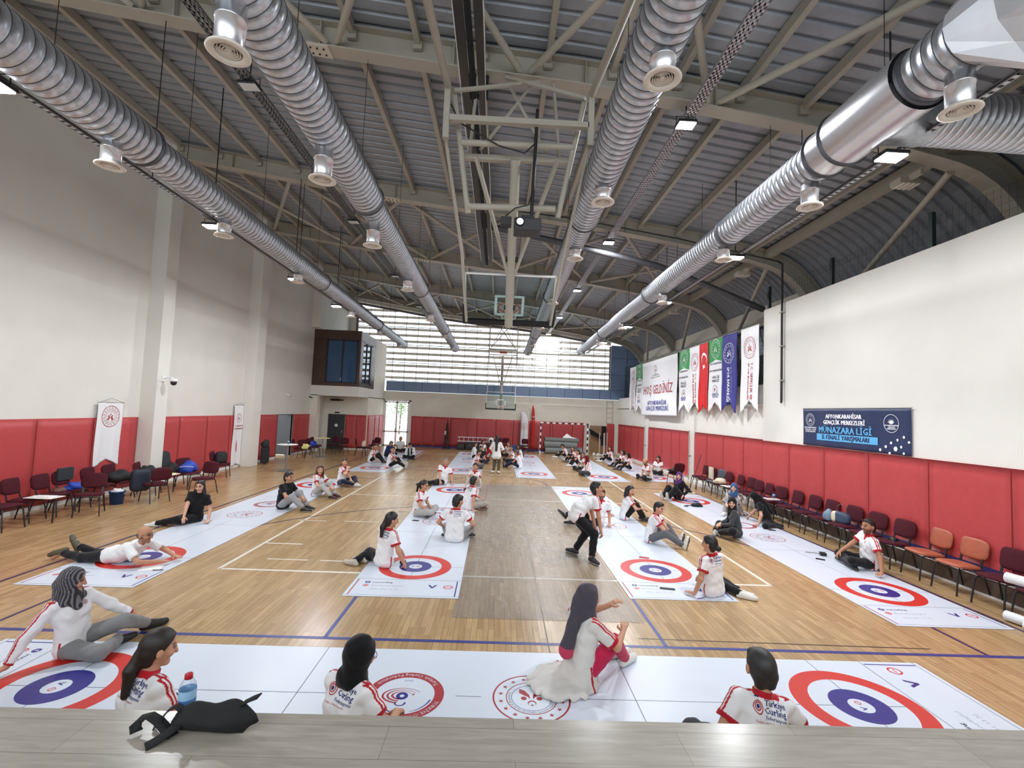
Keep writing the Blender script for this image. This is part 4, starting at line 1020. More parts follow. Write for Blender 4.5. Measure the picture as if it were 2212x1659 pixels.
# handball goal
gl = thing('handball_goal', 'white handball goal with black bands before the back wall', 'goal', (4.22,30.3,0))
m_gb = M('goal_black', (24,24,26), .5)
for x in (-1.54, 1.54):
    mb = MB(); z = 0; k = 0
    while z < 2.05: mb.box((x-.04,-.04,z),(x+.04,.04,min(2.08,z+.2)), k % 2); z += .2; k += 1
    mb.build('post', [m_white, m_gb], gl)
mb = MB(); x = -1.58; k = 0
while x < 1.57: mb.box((x,-.041,2.0),(min(1.58,x+.2),.041,2.081), k % 2); x += .2; k += 1
mb.build('crossbar', [m_white, m_gb], gl)
for x in (-1.5, 1.5): MB().tube([(x,.04,2.04),(x,.75,1.98),(x,1.0,.03),(x,.04,.03)], .022, 8).build('side_frame', m_white, gl)
MB().cyl((-1.5,1.0,.03),(1.5,1.0,.03),.02,8).build('rear_bar', m_white, gl)
# grey foam rolls stacked in the goal
m_roll = M('grey_foam', (128,132,130), .8, noise=(8,.06))
def roll(label, a, b, r):
    a, b = Vector(a), Vector(b); mid = (a+b)/2; t = thing('rolled_mat', label, 'rolled mat', tuple(mid), 0, 'grey rolled mats in the goal')
    mb = MB(); n = 7; P = [(a-mid) + (b-a)*i/n for i in range(n+1)]; mb.tube(P, [r*(1+.05*math.sin(3*i)) for i in range(n+1)], 20); mb.build('roll_body', m_roll, t)
    sp = MB(); sp.tube([(a-mid) + (a-b).normalized()*.012 + Vector((0, r*.9*(1-k/40)*math.cos(k*.55), r*.9*(1-k/40)*math.sin(k*.55))) for k in range(36)], .008, 5); sp.build('spiral_end', m_dark, t)
roll('long grey rolled mat at the bottom of the goal pile, nearest the front', (3.05,30.75,.2), (5.5,30.75,.2), .2)
roll('grey rolled mat at the bottom of the goal pile, against the wall', (3.1,31.35,.22), (5.6,31.35,.22), .22)
roll('fat grey rolled mat in the middle of the goal pile', (3.0,31.0,.58), (5.2,31.05,.56), .22)
roll('slim grey rolled mat on top of the goal pile', (3.05,31.1,.92), (5.35,31.15,.90), .14)
mb = MB(); mb.add([(4.25,31.2,1.06),(4.95,31.1,1.03),(4.55,31.3,1.34),(4.6,31.15,1.06),(5.3,31.2,1.02),(4.9,31.35,1.12)], [(0,3,2),(3,1,2),(0,2,1),(1,4,5),(1,5,2)], 0, False)
tag(mb.build('folded_sheet', m_white, solid=.02), 'crumpled white sheet peaking on top of the grey rolls', 'sheet')
tag(MB().box((6.25,31.98,.02),(7.4,32.02,1.93)).build('plywood_board', M('plywood', (150,122,88), .7, noise=(6,.12)), bevel=.003), 'brown board leaning on the back wall right of the goal', 'board')
tag(MB().add([(6.1,31.6,1.75),(7.0,31.55,1.25),(6.95,31.55,1.0),(6.25,31.6,1.35),(6.1,31.7,1.75),(7.0,31.65,1.25),(6.95,31.65,1.0),(6.25,31.7,1.35)],[(0,1,2,3),(7,6,5,4),(0,4,5,1),(1,5,6,2),(2,6,7,3),(3,7,4,0)]).build('black_cloth', M('black_cloth', (20,20,22), .9)), 'black cloth hanging off the right goal post', 'cloth')
tag(MB().box((7.05,31.86,.6),(7.35,31.96,1.92)).build('dark_panel', _M['black_cloth'], bevel=.02), 'narrow black panel against the brown board', 'panel')
for i, (x, y, h) in enumerate(((6.72,31.0,1.5),(6.96,30.8,1.5),(7.06,31.0,1.5),(7.28,31.2,1.52))):
    t = thing('slalom_pole', 'white training pole on a round base by the brown board, %s' % ('leftmost','second from left','third from left','rightmost')[i], 'pole', (x,y,0), 0, 'white training poles')
    MB().cyl((0,0,.05),(0,0,h),.02,8).build('pole_tube', m_white, t); MB().lathe([(0,0),(.17,0),(.16,.05),(.06,.1),(0,.1)],16).build('round_base', m_white, t)
for i, (x, y) in enumerate(((6.35,30.9),(6.55,30.6))): tag(MB().lathe([(0,.0),(.13,.0),(.13,.06),(.05,.16),(0,.18)],14,(x,y,0)).build('training_cone', m_white), ('white training base on the floor left of the poles','white training base nearest the court beside the poles')[i], 'cone', 'white training poles')
# dark equipment stand, ladder and black boxes
t = thing('equipment_stand', 'tall dark stand of bundled poles against the red padding', 'stand', (-3.55,31.4,0))
rnd = random.Random(5)
for k in range(5): 
    x = -.18+.09*k; MB().cyl((x,rnd.uniform(-.08,.08),.04),(x*.25+rnd.uniform(-.03,.03),rnd.uniform(-.04,.04),1.5+.12*k),.026,8).build('pole', m_dark, t)
for z in (.45,.85,1.15): MB().box((-.17+.06*z,-.1,z),(.17-.06*z,.1,z+.06)).build('bracket', m_brn, t)
MB().box((-.26,-.2,0),(.26,.2,.05)).build('base', m_dark, t); MB().box((-.12,-.12,.95),(-.03,-.08,1.2)).build('tag_card', m_white, t)
t = thing('ladder', 'long aluminium ladder lying on its side on black cases', 'ladder', (-1.3,31.5,.5))
for z in (.03,.30): MB().box((-1.5,-.02,z),(1.45,.02,z+.05)).build('rail', m_alu if 0 else M('ladder_alu',(190,192,195),.35,metal=.6), t)
for k in range(10): MB().box((-1.4+.31*k,-.015,.06),(-1.37+.31*k,.015,.31)).build('rung', _M['ladder_alu'], t)
for i, (x, w, h) in enumerate(((-2.55,.5,.42),(-1.95,.6,.5),(-1.25,.7,.46),(-.45,.75,.48))):
    t = thing('equipment_case', 'black equipment case under the ladder, ' + ('first','second','third','fourth')[i] + ' from the left', 'case', (x,31.45,0), 0, 'black cases by the back wall')
    MB().box((-w/2,-.25,.03),(w/2,.25,h)).build('case_body', m_dark, t, bevel=.03); MB().box((-.06,-.27,h*.6),(.06,-.25,h*.7)).build('latch', m_alu, t)
t = thing('white_helmet', 'round white padded thing standing on the black cases', 'pad', (-.55,31.3,.52))
MB().ball((0,0,.16),(.2,.16,.2),16).build('shell', m_white, t); MB().ball((0,-.1,.14),(.1,.1,.1),12).build('opening', m_dark, t)
# wall conduits in the back right corner
t = thing('wall_conduit', 'thin conduit with rungs running down the back right corner', 'pipe', (7.4,32.15,2.1))
for x in (0,.42): MB().cyl((x,-.02,0),(x,-.02,1.6),.015,6).build('pipe_run', m_steel, t)
for z in (.05,.4,.75,1.1,1.5): MB().cyl((0,-.02,z),(.42,-.02,z),.012,6).build('rung', m_steel, t)
# pipes in the right padding joints, cameras
for y, w in ((19.62,'nearer'),(25.66,'farther')):
    t = thing('drain_pipe', 'thin cream pipe in the joint of the right padding, ' + w + ' the stage' if w == 'nearer' else 'thin cream pipe in the joint of the right padding, near the far corner', 'pipe', (8.05,y,0), 0, 'pipes on the right wall')
    MB().cyl((0,0,0),(0,0,2.2),.028,8).build('pipe_tube', m_steel, t); MB().box((-.02,-.05,1.1),(.06,.05,1.13)).build('clip', m_dark, t)
t = thing('dome_camera', 'white dome camera on a bracket at the first pilaster', 'camera', (-10.25,14.2,3.25))
MB().box((0,-.06,-.08),(.03,.06,.1)).build('wall_plate', m_white, t); MB().tube([(.03,0,.03),(.25,0,.06),(.3,0,0)],.025,8).build('arm', m_white, t)
MB().lathe([(.0,.06),(.09,.05),(.11,0),(.1,-.04),(0,-.04)],18,(.32,0,-.03)).build('housing', m_white, t); MB().ball((.32,0,-.1),(.085,.085,.085),14).build('dome', m_dark, t)
for i, (x, y, z) in enumerate(((XL,23.3,3.08),(XL,26.0,3.05))):
    t = thing('bullet_camera', ('small bullet camera high on the left wall above the dark door','small bullet camera on the left wall next to the recess')[i], 'camera', (x,y,z), 0, 'bullet cameras')
    MB().box((0,-.04,-.04),(.03,.04,.04)).build('wall_plate', m_white, t); MB().cyl((.03,0,0),(.2,.04,-.05),.035,10).build('body', m_white if i == 0 else m_dark, t); MB().cyl((.2,.04,-.05),(.22,.045,-.056),.03,10).build('lens_face', m_dark, t)
tag(MB().box((-10.0,28.31,2.16),(-9.72,28.345,2.24)).build('exit_sign', m_dark), 'small dark sign above the dark door in the recess', 'sign')
t = thing('wall_heater', 'dark wall unit high inside the recess', 'heater', (-10.25,28.2,2.9)); MB().box((0,-.1,0),(.5,.1,.12)).build('unit', m_dark, t, bevel=.02); MB().cyl((.5,0,.05),(.75,0,.05),.04,8).build('spout', m_dark, t)
# outside greenery seen through the door
m_leaf = M('leaf_green', (150,172,128), .8, noise=(3,.3)); m_bark = M('bark', (92,80,68), .9)
for i, (x, y) in enumerate(((-10.6,40),(-9.8,46),(-12.2,47))):
    t = thing('tree', 'tree outside the glazed door, ' + ('nearest the door','middle one','farthest')[i], 'tree', (x,y,0), 0, 'trees outside')
    MB().cyl((0,0,0),(.1,0,2.9),.07,8,r2=.035).cyl((.05,0,1.9),(.6,.1,2.8),.03,6,r2=.015).cyl((.04,0,1.7),(-.5,-.1,2.7),.03,6,r2=.015).build('trunk', m_bark, t)
    mb = MB(); rr = random.Random(i)
    for k in range(420):
        a, b, c = rr.gauss(0,.45), rr.gauss(0,.4), 2.5+rr.gauss(0,.45); e = rr.uniform(.05,.10); q = rr.uniform(0,6); mb.add([(a-e,b,c),(a,b+e*math.sin(q),c-e*.5),(a+e,b,c+e*math.cos(q)*.5),(a,b-e*.3,c+e*.5)],[(0,1,2,3)])
    mb.build('crown', m_leaf, t)
t = thing('park_fence', 'low rail fence outside the glazed door', 'fence', (0,0,0))
for z in (.4,.8,1.2): MB().box((-16,38,z),(-6,38.05,z+.06)).build('rail', m_white, t)
for k in range(9): MB().box((-16+1.2*k,37.98,0),(-15.93+1.2*k,38.06,1.3)).build('post', m_white, t)
# ================================================================ PEOPLE
def V3(*a): return np.array(a, np.float32)
def unit(v): 
    n = np.linalg.norm(v); return v/n if n > 1e-9 else v
def rotm(axis, deg):
    return np.array(Matrix.Rotation(R(deg), 3, axis), np.float32)
class Field:
    def __init__(s): s.p = []; s.cuts = []; s.ell = []; s.sub = []; s.wr = 0; s.zmin = None
    def cap(s, a, b, ra, rb=None, k=.03, cut=False, cuta=False):
        s.p.append((np.asarray(a, np.float32), np.asarray(b, np.float32), ra, ra if rb is None else rb, k, cut, cuta)); return s
    def ellip(s, c, r, F, k=.02, plane=None):
        s.ell.append((np.asarray(c, np.float32), np.asarray(r, np.float32), F, k, plane)); return s
    def carve(s, c, r, F, k=.01): s.sub.append((np.asarray(c, np.float32), np.asarray(r, np.float32), F, k)); return s
    def bounds(s):
        lo = np.full(3, 1e9); hi = np.full(3, -1e9)
        for a, b, ra, rb, *_ in s.p:
            r = max(ra, rb); lo = np.minimum(lo, np.minimum(a, b)-r); hi = np.maximum(hi, np.maximum(a, b)+r)
        for c, r, *_ in s.ell: lo = np.minimum(lo, c-r.max()); hi = np.maximum(hi, c+r.max())
        return lo-.03, hi+.03
    def __call__(s, P):
        d = np.full(len(P), 1e3, np.float32)
        for a, b, ra, rb, k, cut, cuta in s.p:
            ba = b-a; L2 = max(float(ba@ba), 1e-9); pa = P-a
            tt = (pa@ba)/L2; t = np.clip(tt, 0, 1)
            q = pa - t[:, None]*ba
            e = np.sqrt((q*q).sum(1)) - (ra + (rb-ra)*t)
            if cut: e = np.maximum(e, (tt-1)*math.sqrt(L2))
            if cuta: e = np.maximum(e, -tt*math.sqrt(L2))
            h = np.clip(.5 + .5*(d-e)/k, 0, 1); d = d + (e-d)*h - k*h*(1-h)
        for c, r, F, k, plane in s.ell:
            q = ((P-c)@F.T)
            n = np.sqrt(((q/r)**2).sum(1)); e = (n-1)*r.min()
            if plane is not None: e = np.maximum(e, q@np.asarray(plane[:3], np.float32) - plane[3])
            h = np.clip(.5 + .5*(d-e)/k, 0, 1); d = d + (e-d)*h - k*h*(1-h)
        for c, r, F, k in s.sub:
            q = ((P-c)@F.T); n = np.sqrt(((q/r)**2).sum(1)); e = -(n-1)*r.min()
            h = np.clip(.5 - .5*(d-e)/k, 0, 1); d = d + (e-d)*h + k*h*(1-h)
        if s.wr: 
            x, y, z = P[:,0], P[:,1], P[:,2]
            d = d + s.wr*(np.sin(34*x+3*np.sin(17*z))*np.sin(29*y+2*np.sin(21*x+9*z)) + .6*np.sin(46*z+4*np.sin(15*x)+3*np.sin(13*y)))
        if s.zmin is not None: d = np.maximum(d, s.zmin - P[:,2])
        return d
def polygonize(f, h):
    lo, hi = f.bounds()
    if f.zmin is not None: lo[2] = max(lo[2], f.zmin-2.5*h)
    nb = np.ceil((hi-lo)/(4*h)).astype(int)
    gx = [lo[i] + 4*h*(np.arange(nb[i])+.5) for i in range(3)]
    C = np.stack(np.meshgrid(*gx, indexing='ij'), -1).reshape(-1, 3).astype(np.float32)
    d = f(C)
    act = np.abs(d) < 4*h*.9 + .02
    V = np.repeat(np.repeat(np.repeat(np.where(d > 0, 1., -1.).reshape(nb), 4, 0), 4, 1), 4, 2).astype(np.float32)
    V = np.pad(V, ((0,1),(0,1),(0,1)), mode='edge')
    ai = np.argwhere(act.reshape(nb))
    o = np.stack(np.meshgrid(*[np.arange(5)]*3, indexing='ij'), -1).reshape(-1, 3)
    idx = (ai[:, None, :]*4 + o[None]).reshape(-1, 3)
    key = np.unique((idx[:,0]*V.shape[1] + idx[:,1])*V.shape[2] + idx[:,2])
    I = np.stack(np.unravel_index(key, V.shape), -1)
    pts = (lo + I*h).astype(np.float32)
    out = np.empty(len(pts), np.float32)
    for a in range(0, len(pts), 200000): out[a:a+200000] = f(pts[a:a+200000])
    V.ravel()[key] = out
    S = V < 0
    cs = np.zeros(np.array(V.shape)-1, np.int8)
    for dx in (0,1):
        for dy in (0,1):
            for dz in (0,1): cs += S[dx:S.shape[0]-1+dx, dy:S.shape[1]-1+dy, dz:S.shape[2]-1+dz]
    cell = np.argwhere((cs > 0) & (cs < 8))
    if len(cell) == 0: return np.zeros((0,3)), np.zeros((0,4), int)
    cid = np.full(cs.shape, -1, np.int64); cid[tuple(cell.T)] = np.arange(len(cell))
    acc = np.zeros((len(cell), 3), np.float32); cnt = np.zeros(len(cell), np.float32)
    for ax in range(3):
        o1, o2 = [k for k in range(3) if k != ax]
        for p in (0,1):
            for q in (0,1):
                a = np.zeros(3, int); a[o1] = p; a[o2] = q; b = a.copy(); b[ax] = 1
                va = V[tuple((cell+a).T)]; vb = V[tuple((cell+b).T)]
                m = (va < 0) != (vb < 0)
                t = np.where(m, va/np.where(np.abs(va-vb) < 1e-9, 1, va-vb), 0)
                pt = np.repeat(a[None].astype(np.float32), len(cell), 0); pt[:, ax] = t
                acc[m] += pt[m]; cnt[m] += 1
    vert = lo + (cell + acc/np.maximum(cnt, 1)[:, None])*h
    faces = []
    for ax in range(3):
        o1, o2 = (ax+1) % 3, (ax+2) % 3
        sl0 = [slice(None)]*3; sl1 = [slice(None)]*3; sl0[ax] = slice(0, -1); sl1[ax] = slice(1, None)
        A, B = S[tuple(sl0)], S[tuple(sl1)]
        e = np.argwhere(A != B)
        e = e[(e[:, o1] > 0) & (e[:, o2] > 0) & (e[:, o1] < S.shape[o1]-1) & (e[:, o2] < S.shape[o2]-1)]
        if len(e) == 0: continue
        inn = A[tuple(e.T)]
        u = np.zeros(3, int); u[o1] = 1; v = np.zeros(3, int); v[o2] = 1
        q = np.stack([cid[tuple((e-u-v).T)], cid[tuple((e-v).T)], cid[tuple(e.T)], cid[tuple((e-u).T)]], 1)
        q[~inn] = q[~inn][:, ::-1]
        faces.append(q)
    q = np.concatenate(faces); q = q[(q >= 0).all(1)]
    return vert, q
def np_mesh(name, v, q, mat, parent=None, col=None):
    me = bpy.data.meshes.new(name)
    me.vertices.add(len(v)); me.vertices.foreach_set('co', np.asarray(v, np.float32).ravel())
    me.loops.add(len(q)*4); me.loops.foreach_set('vertex_index', np.asarray(q, np.int32).ravel())
    me.polygons.add(len(q)); me.polygons.foreach_set('loop_start', np.arange(0, len(q)*4, 4, dtype=np.int32)); me.polygons.foreach_set('loop_total', np.full(len(q), 4, np.int32))
    me.polygons.foreach_set('use_smooth', np.ones(len(q), bool))
    me.update(calc_edges=True)
    if col is not None:
        at = me.color_attributes.new('Col', 'FLOAT_COLOR', 'POINT'); at.data.foreach_set('color', np.concatenate([col, np.ones((len(col), 1))], 1).astype(np.float32).ravel())
    me.materials.append(mat)
    o = bpy.data.objects.new(name, me); return link(o, parent)
def L3(c): return np.array(lin(c)[:3], np.float32)
m_skin = M('skin', (200,150,120), .55, attr='Col', spec=.35); m_cloth = M('cotton_cloth', (220,220,220), .85, attr='Col', spec=.2, sheen=.15, bump=(90,.1,.004)); m_shoe = M('shoe_fabric', (60,60,60), .6, attr='Col'); m_hair = M('hair', (30,24,22), .5, attr='Col', bump=(140,.25,.004)); m_knit = M('knit_cloth', (220,220,220), .9, attr='Col', bump=(120,.5,.006))

def two_bone(a, t, l1, l2, pole):
    v = t-a; d = np.linalg.norm(v); mx = (l1+l2)*.995
    if d > mx: t = a + v/d*mx; d = mx
    if d < .06: d = .06
    u = unit(t-a); x = np.clip((l1*l1 - l2*l2 + d*d)/(2*d), -l1, l1); hh = math.sqrt(max(l1*l1 - x*x, 1e-6))
    p = pole - u*float(pole@u); p = unit(p) if np.linalg.norm(p) > 1e-4 else unit(np.cross(u, V3(0,0,1)))
    return a + u*x + p*hh, t
POSES = dict(
 knees=dict(lean=14, rf=(.11,.50,.08), lf=(-.11,.47,.08), rkp=(.15,0,1), lkp=(-.15,0,1), rh=(.08,.47,.33), lh=(-.05,.47,.35), head=(0,0)),
 knees_low=dict(lean=10, rf=(.14,.66,.08), lf=(-.12,.58,.08), rkp=(.2,0,1), lkp=(-.2,0,1), rh=(.12,.45,.30), lh=(-.10,.45,.30)),
 cross=dict(lean=12, rf=(-.14,.30,.07), lf=(.14,.36,.09), rkp=(1,.5,.25), lkp=(-1,.5,.25), rh=(.1,.34,.17), lh=(-.1,.34,.17), rft=(-1,.2,0), lft=(1,.2,0)),
 cross_knees=dict(lean=8, rf=(-.12,.30,.07), lf=(.14,.36,.09), rkp=(1,.5,.3), lkp=(-1,.5,.3), rh=(.30,.28,.22), lh=(-.30,.28,.22), rft=(-1,.2,0), lft=(1,.2,0)),
 long=dict(lean=2, rf=(.13,.82,.07), lf=(-.02,.80,.07), rkp=(.2,0,1), lkp=(-.2,0,1), rh=(.15,.40,.14), lh=(-.12,.42,.14), rft=(.1,.2,1), lft=(-.2,.2,1)),
 side_l=dict(lean=2, side=12, rf=(-.34,.30,.06), lf=(-.42,.02,.06), rkp=(.9,1,.1), lkp=(-.3,1,.05), rh=(.42,.0,.05), lh=(-.1,.36,.18), rep=(.3,-1,0), rft=(-1,-.2,0), lft=(-1,-.2,0)),
 side_r=dict(lean=2, side=-12, lf=(.34,.30,.06), rf=(.42,.02,.06), lkp=(-.9,1,.1), rkp=(.3,1,.05), lh=(-.42,.0,.05), rh=(.1,.36,.18), lep=(-.3,-1,0), rft=(1,-.2,0), lft=(1,-.2,0)),
)
def person(label, x, y, heading, pose='knees', h=1.0, res=.012, sex='m', top='polo', pants=(28,28,32), shoes=(40,40,44), sole=None, hair='short', hcol=(28,22,20), skin=(196,146,118), sleeve=.55, z0=.0055, logo=False, glasses=False, beard=0, long_top=0, loose=1.0, cat='person', topcol=None, sock=False, hat=None, vest=None, fingers=True, **ov):
    p = dict(POSES[pose]) if isinstance(pose, str) and pose in POSES else {}
    p.update(ov)
    S = h
    g = lambda k, d: np.asarray(p.get(k, d), np.float32)*S
    lean, side, twist = p.get('lean', 5), p.get('side', 0), p.get('twist', 0)
    pz = p.get('pz', .105)*S
    pel = V3(0, 0, pz)
    Fp = rotm('X', -lean*.45) @ rotm('Y', side*.5)        # columns: right, forward, up
    Fc = rotm('Z', -twist) @ rotm('X', -lean) @ rotm('Y', side)
    if 'Fc' in p: pass
    X, Yv, Z = V3(1,0,0), V3(0,1,0), V3(0,0,1)
    if lean > 60:
        Fp = rotm('X', -lean) ; Fc = rotm('Z', -twist) @ rotm('X', -p.get('chest', lean))
    cr, cf, cu = Fc[:,0], Fc[:,1], Fc[:,2]
    pr, pf, pu = Fp[:,0], Fp[:,1], Fp[:,2]
    waist = pel + pu*.17*S
    chest = waist + unit(pu+cu)*.02*S + cu*.16*S
    nb = chest + cu*.165*S                                 # neck base
    sw = (.178 if sex == 'm' else .158)*S
    shR, shL = nb - cu*.045*S + cr*sw, nb - cu*.045*S - cr*sw
    hpR, hpL = pel + pr*.09*S, pel - pr*.09*S
    hy, hpitch = p.get('head', (0, 0))[:2]; hroll = p.get('head', (0,0,0))[2] if len(p.get('head', (0,0))) > 2 else 0
    Fh = rotm('Z', -hy-twist*.5) @ rotm('X', -hpitch - lean*(.35 if lean < 60 else .25)) @ rotm('Y', hroll)
    hu, hf, hr = Fh[:,2], Fh[:,1], Fh[:,0]
    head = nb + unit(cu+hu)*.062*S + hu*.095*S + hf*.018*S
    ua, fa, th, sk = .285*S, .25*S, .42*S, .405*S
    HR, HL = g('rh', (.15,.3,.2)), g('lh', (-.15,.3,.2))
    elR, wrR = two_bone(shR, HR, ua, fa, g('rep', (.8,-.6,-.5))); elL, wrL = two_bone(shL, HL, ua, fa, g('lep', (-.8,-.6,-.5)))
    knR, anR = two_bone(hpR, g('rf', (.1,.5,.08)), th, sk, g('rkp', (0,0,1))); knL, anL = two_bone(hpL, g('lf', (-.1,.5,.08)), th, sk, g('lkp', (0,0,1)))
    for kn in (knR, knL): kn[2] = max(kn[2], .075*S)
    def toe(key, kn, an):
        d = g(key, (0,0,0)); 
        if np.linalg.norm(d) < 1e-4:
            d = (an-kn); d = V3(d[0], d[1], 0); f0 = V3(0,1,0); d = unit(unit(d)+f0*.8) if np.linalg.norm(d) > .05 else f0
        return unit(d)
    tR, tL = toe('rft', knR, anR), toe('lft', knL, anL)
    zc = z0
    sk_c = L3(skin)
    # ---------------- body
    B = Field(); B.zmin = zc
    wd = 1.0 if sex == 'm' else .9
    for sx in (-1, 1):
        B.cap(pel + pr*.065*sx*S, waist + pr*.055*sx*S*wd, .095*S, .085*S*wd, .04); B.cap(waist + pr*.055*sx*S*wd, chest + cr*.07*sx*S*wd, .085*S*wd, .095*S*wd, .04)
        B.cap(chest + cr*.07*sx*S*wd, nb - cu*.06*S + cr*.10*sx*S*wd, .095*S*wd, .06*S, .04)
    if sex == 'f':
        for sx in (-1, 1): B.cap(chest + cr*.07*sx*S + cf*.06*S, chest + cr*.07*sx*S + cf*.075*S - cu*.01*S, .055*S, .05*S, .03)
    B.cap(nb - cu*.02*S, nb + unit(cu+hu)*.075*S + hf*.0, .056*S, .052*S, .03)
    for sh, el, wr in ((shR, elR, wrR), (shL, elL, wrL)):
        B.cap(sh, el, .05*S, .039*S, .03); B.cap(el, wr, .04*S, .026*S, .02)
    for hp, kn, an in ((hpR, knR, anR), (hpL, knL, anL)):
        B.cap(hp, kn, .082*S, .055*S, .03); B.cap(kn, an, .054*S, .036*S, .02)
    # head and face
    hs = S*(1.10 if sex == 'm' else 1.06)
    H = lambda a, b, c: head + (hr*a + hf*b + hu*c)*hs
    B.ellip(H(0,-.008,.022), np.array((.079,.096,.098))*hs, Fh.T, .03); B.cap(H(0,.022,-.045), H(0,.058,-.088), .056*hs, .027*hs, .03)
    B.cap(H(0,.088,.012), H(0,.104,-.026), .009*hs, .014*hs, .012)
    for sx in (-1, 1):
        if not (hair or '').startswith('hijab'): B.ellip(H(.086*sx,-.005,-.002), np.array((.012,.02,.032))*hs, Fh.T, .008)
        B.cap(H(.04*sx,.062,-.02), H(.035*sx,.06,-.03), .024*hs, .02*hs, .02)
        B.carve(H(.032*sx,.100,.014), np.array((.019,.018,.012))*hs, Fh.T, .012)
    # hands
    fc = p.get('curl', .5)
    for sx, el, wr, key in ((1, elR, wrR, 'rhd'), (-1, elL, wrL, 'lhd')):
        d0 = unit(wr-el); hd = p.get(key); d = unit(np.asarray(hd, np.float32)) if hd is not None else unit(d0 + V3(0,0,-.25) if wr[2] > .1*S else d0*V3(1,1,.0) + V3(0,0,-.12))
        if wr[2] < .09*S and hd is None: d = unit(V3(d0[0], d0[1], 0) + V3(0,.35,0)); 
        nrm = V3(0,0,-1) - d*float(V3(0,0,-1)@d)
        nrm = unit(nrm) if np.linalg.norm(nrm) > .2 else unit(np.cross(d, V3(sx,0,0)))
        sd = np.cross(d, nrm)*sx*-1; sd = unit(sd)          # towards the thumb
        inw = V3(-sx, .3, 0); sd = sd if float(sd@inw) > 0 else -sd
        for q in (-.026, -.008, .010, .027): B.cap(wr + d*.012*S, wr + (d*.078 + sd*q)*S, .019*S, .0135*S, .014)
        cu_ = fc*(0.35 if wr[2] < .09*S else 1)
        for q, ln in ((-.03,.052),(-.010,.066),(.011,.072),(.031,.064)):
            b0 = wr + (d*.08 + sd*q)*S; k1 = b0 + unit(d + nrm*cu_*.7 + sd*q*2)*ln*.55*S; k2 = k1 + unit(d*(1-.7*cu_) + nrm*cu_*1.5)*ln*.55*S
            B.cap(b0, k1, .0105*S, .0095*S, .004); B.cap(k1, k2, .0095*S, .008*S, .004)
        b0 = wr + (d*.028 + sd*.03)*S; k1 = b0 + unit(d*.6 + sd*.75 + nrm*.35)*.042*S; k2 = k1 + unit(d*.95 + sd*.15 + nrm*.4)*.034*S
        B.cap(b0, k1, .0135*S, .0115*S, .008); B.cap(k1, k2, .0115*S, .009*S, .004)
    # bare feet inside the shoes
    for an, t in ((anR, tR), (anL, tL)): B.cap(an, an + t*.13*S - V3(0,0,.03*S), .032*S, .026*S, .02)
    v, q = polygonize(B, res)
    col = np.repeat(sk_c[None], len(v), 0)
    loc = ((v-head)@Fh)/hs
    def paint(m, c, a=1.0): col[m] = col[m]*(1-a) + np.asarray(c)*a
    xa = np.abs(loc[:,0])
    face = (loc[:,1] > .045)
    pad = min(.6*res/hs, .006)
    if beard: paint((loc[:,1] > .0) & (loc[:,2] < -.038) & (loc[:,2] > -.13) & (xa < .075), L3((70,56,50)) if beard < 2 else L3((44,34,32)), .35 if beard == 1 else .7)
    if beard: paint(face & (loc[:,2] < -.034) & (loc[:,2] > -.046) & (xa < .034), L3((50,38,34)), .6)
    paint(face & (xa > .014) & (xa < .05) & (loc[:,2] > .004-pad) & (loc[:,2] < .023+pad), L3((58,40,36)), .8 if res < .01 else .5)
    paint(face & (xa > .012) & (xa < .054) & (loc[:,2] > .033-pad*.5) & (loc[:,2] < .043+pad*.5), L3(hcol if sum(hcol) < 300 else (70,60,52)), .7 if res < .01 else .45)
    paint(face & (xa < .027) & (loc[:,2] > -.064-pad*.4) & (loc[:,2] < -.049+pad*.4), L3((150,70,66)), .75)
    paint((loc[:,1] > .06) & (xa > .025) & (xa < .06) & (loc[:,2] > -.045) & (loc[:,2] < -.015), L3((205,120,100)), .18)
    if sock:
        for an, kn in ((anR, knR), (anL, knL)):
            dd = np.linalg.norm(v-an, axis=1); paint(dd < .11*S, L3((232,232,230)))
    o = np_mesh('person', v, q, m_skin, None, col)
    o.location = (x, y, 0); o.rotation_euler = (0, 0, -R(heading))
    tag(o, label, cat)
    # ---------------- trousers
    T = Field(); T.zmin = zc; T.wr = .0035
    lo_ = loose
    for sx in (-1, 1): T.cap(pel + pr*.065*sx*S, waist + pr*.05*sx*S*wd, .106*S, .094*S*wd, .04)
    for hp, kn, an in ((hpR, knR, anR), (hpL, knL, anL)):
        T.cap(hp, kn, .095*S*(.5+.5*lo_), .071*S*lo_, .04); e = kn + (an-kn)*.93; T.cap(kn, e, .070*S*lo_, .054*S*lo_, .03, cut=True)
    v, q = polygonize(T, res); pc = np.repeat(L3(pants)[None], len(v), 0)
    if ov.get('stripe'):
        for hp, kn, an, sx in ((hpR, knR, anR, 1), (hpL, knL, anL, -1)):
            for a, b in ((hp, kn), (kn, an)):
                ax = unit(b-a); t = (v-a)@ax; r = (v-a) - t[:,None]*ax; out = unit(V3(sx,0,.4) - ax*float(V3(sx,0,.4)@ax)); m = (t > 0) & (t < np.linalg.norm(b-a)) & ((r@out) > .9*np.linalg.norm(r, axis=1)) & (np.linalg.norm(r, axis=1) < .12); pc[m] = L3((210,210,210))
    np_mesh('trousers', v, q, m_cloth, o, pc)
    # ---------------- top
    U = Field(); U.zmin = zc + .002; U.wr = .0045
    for sx in (-1, 1):
        U.cap(pel + pu*(.0 - long_top)*S + pr*.068*sx*S, waist + pr*.058*sx*S*wd, (.124 + .3*long_top)*S, .113*S*wd, .05); U.cap(waist + pr*.060*sx*S*wd, chest + cr*.074*sx*S*wd, .113*S*wd, .113*S*wd, .05)
        U.cap(chest + cr*.072*sx*S*wd, nb - cu*.055*S + cr*.10*sx*S*wd, .108*S*wd, .07*S, .05)
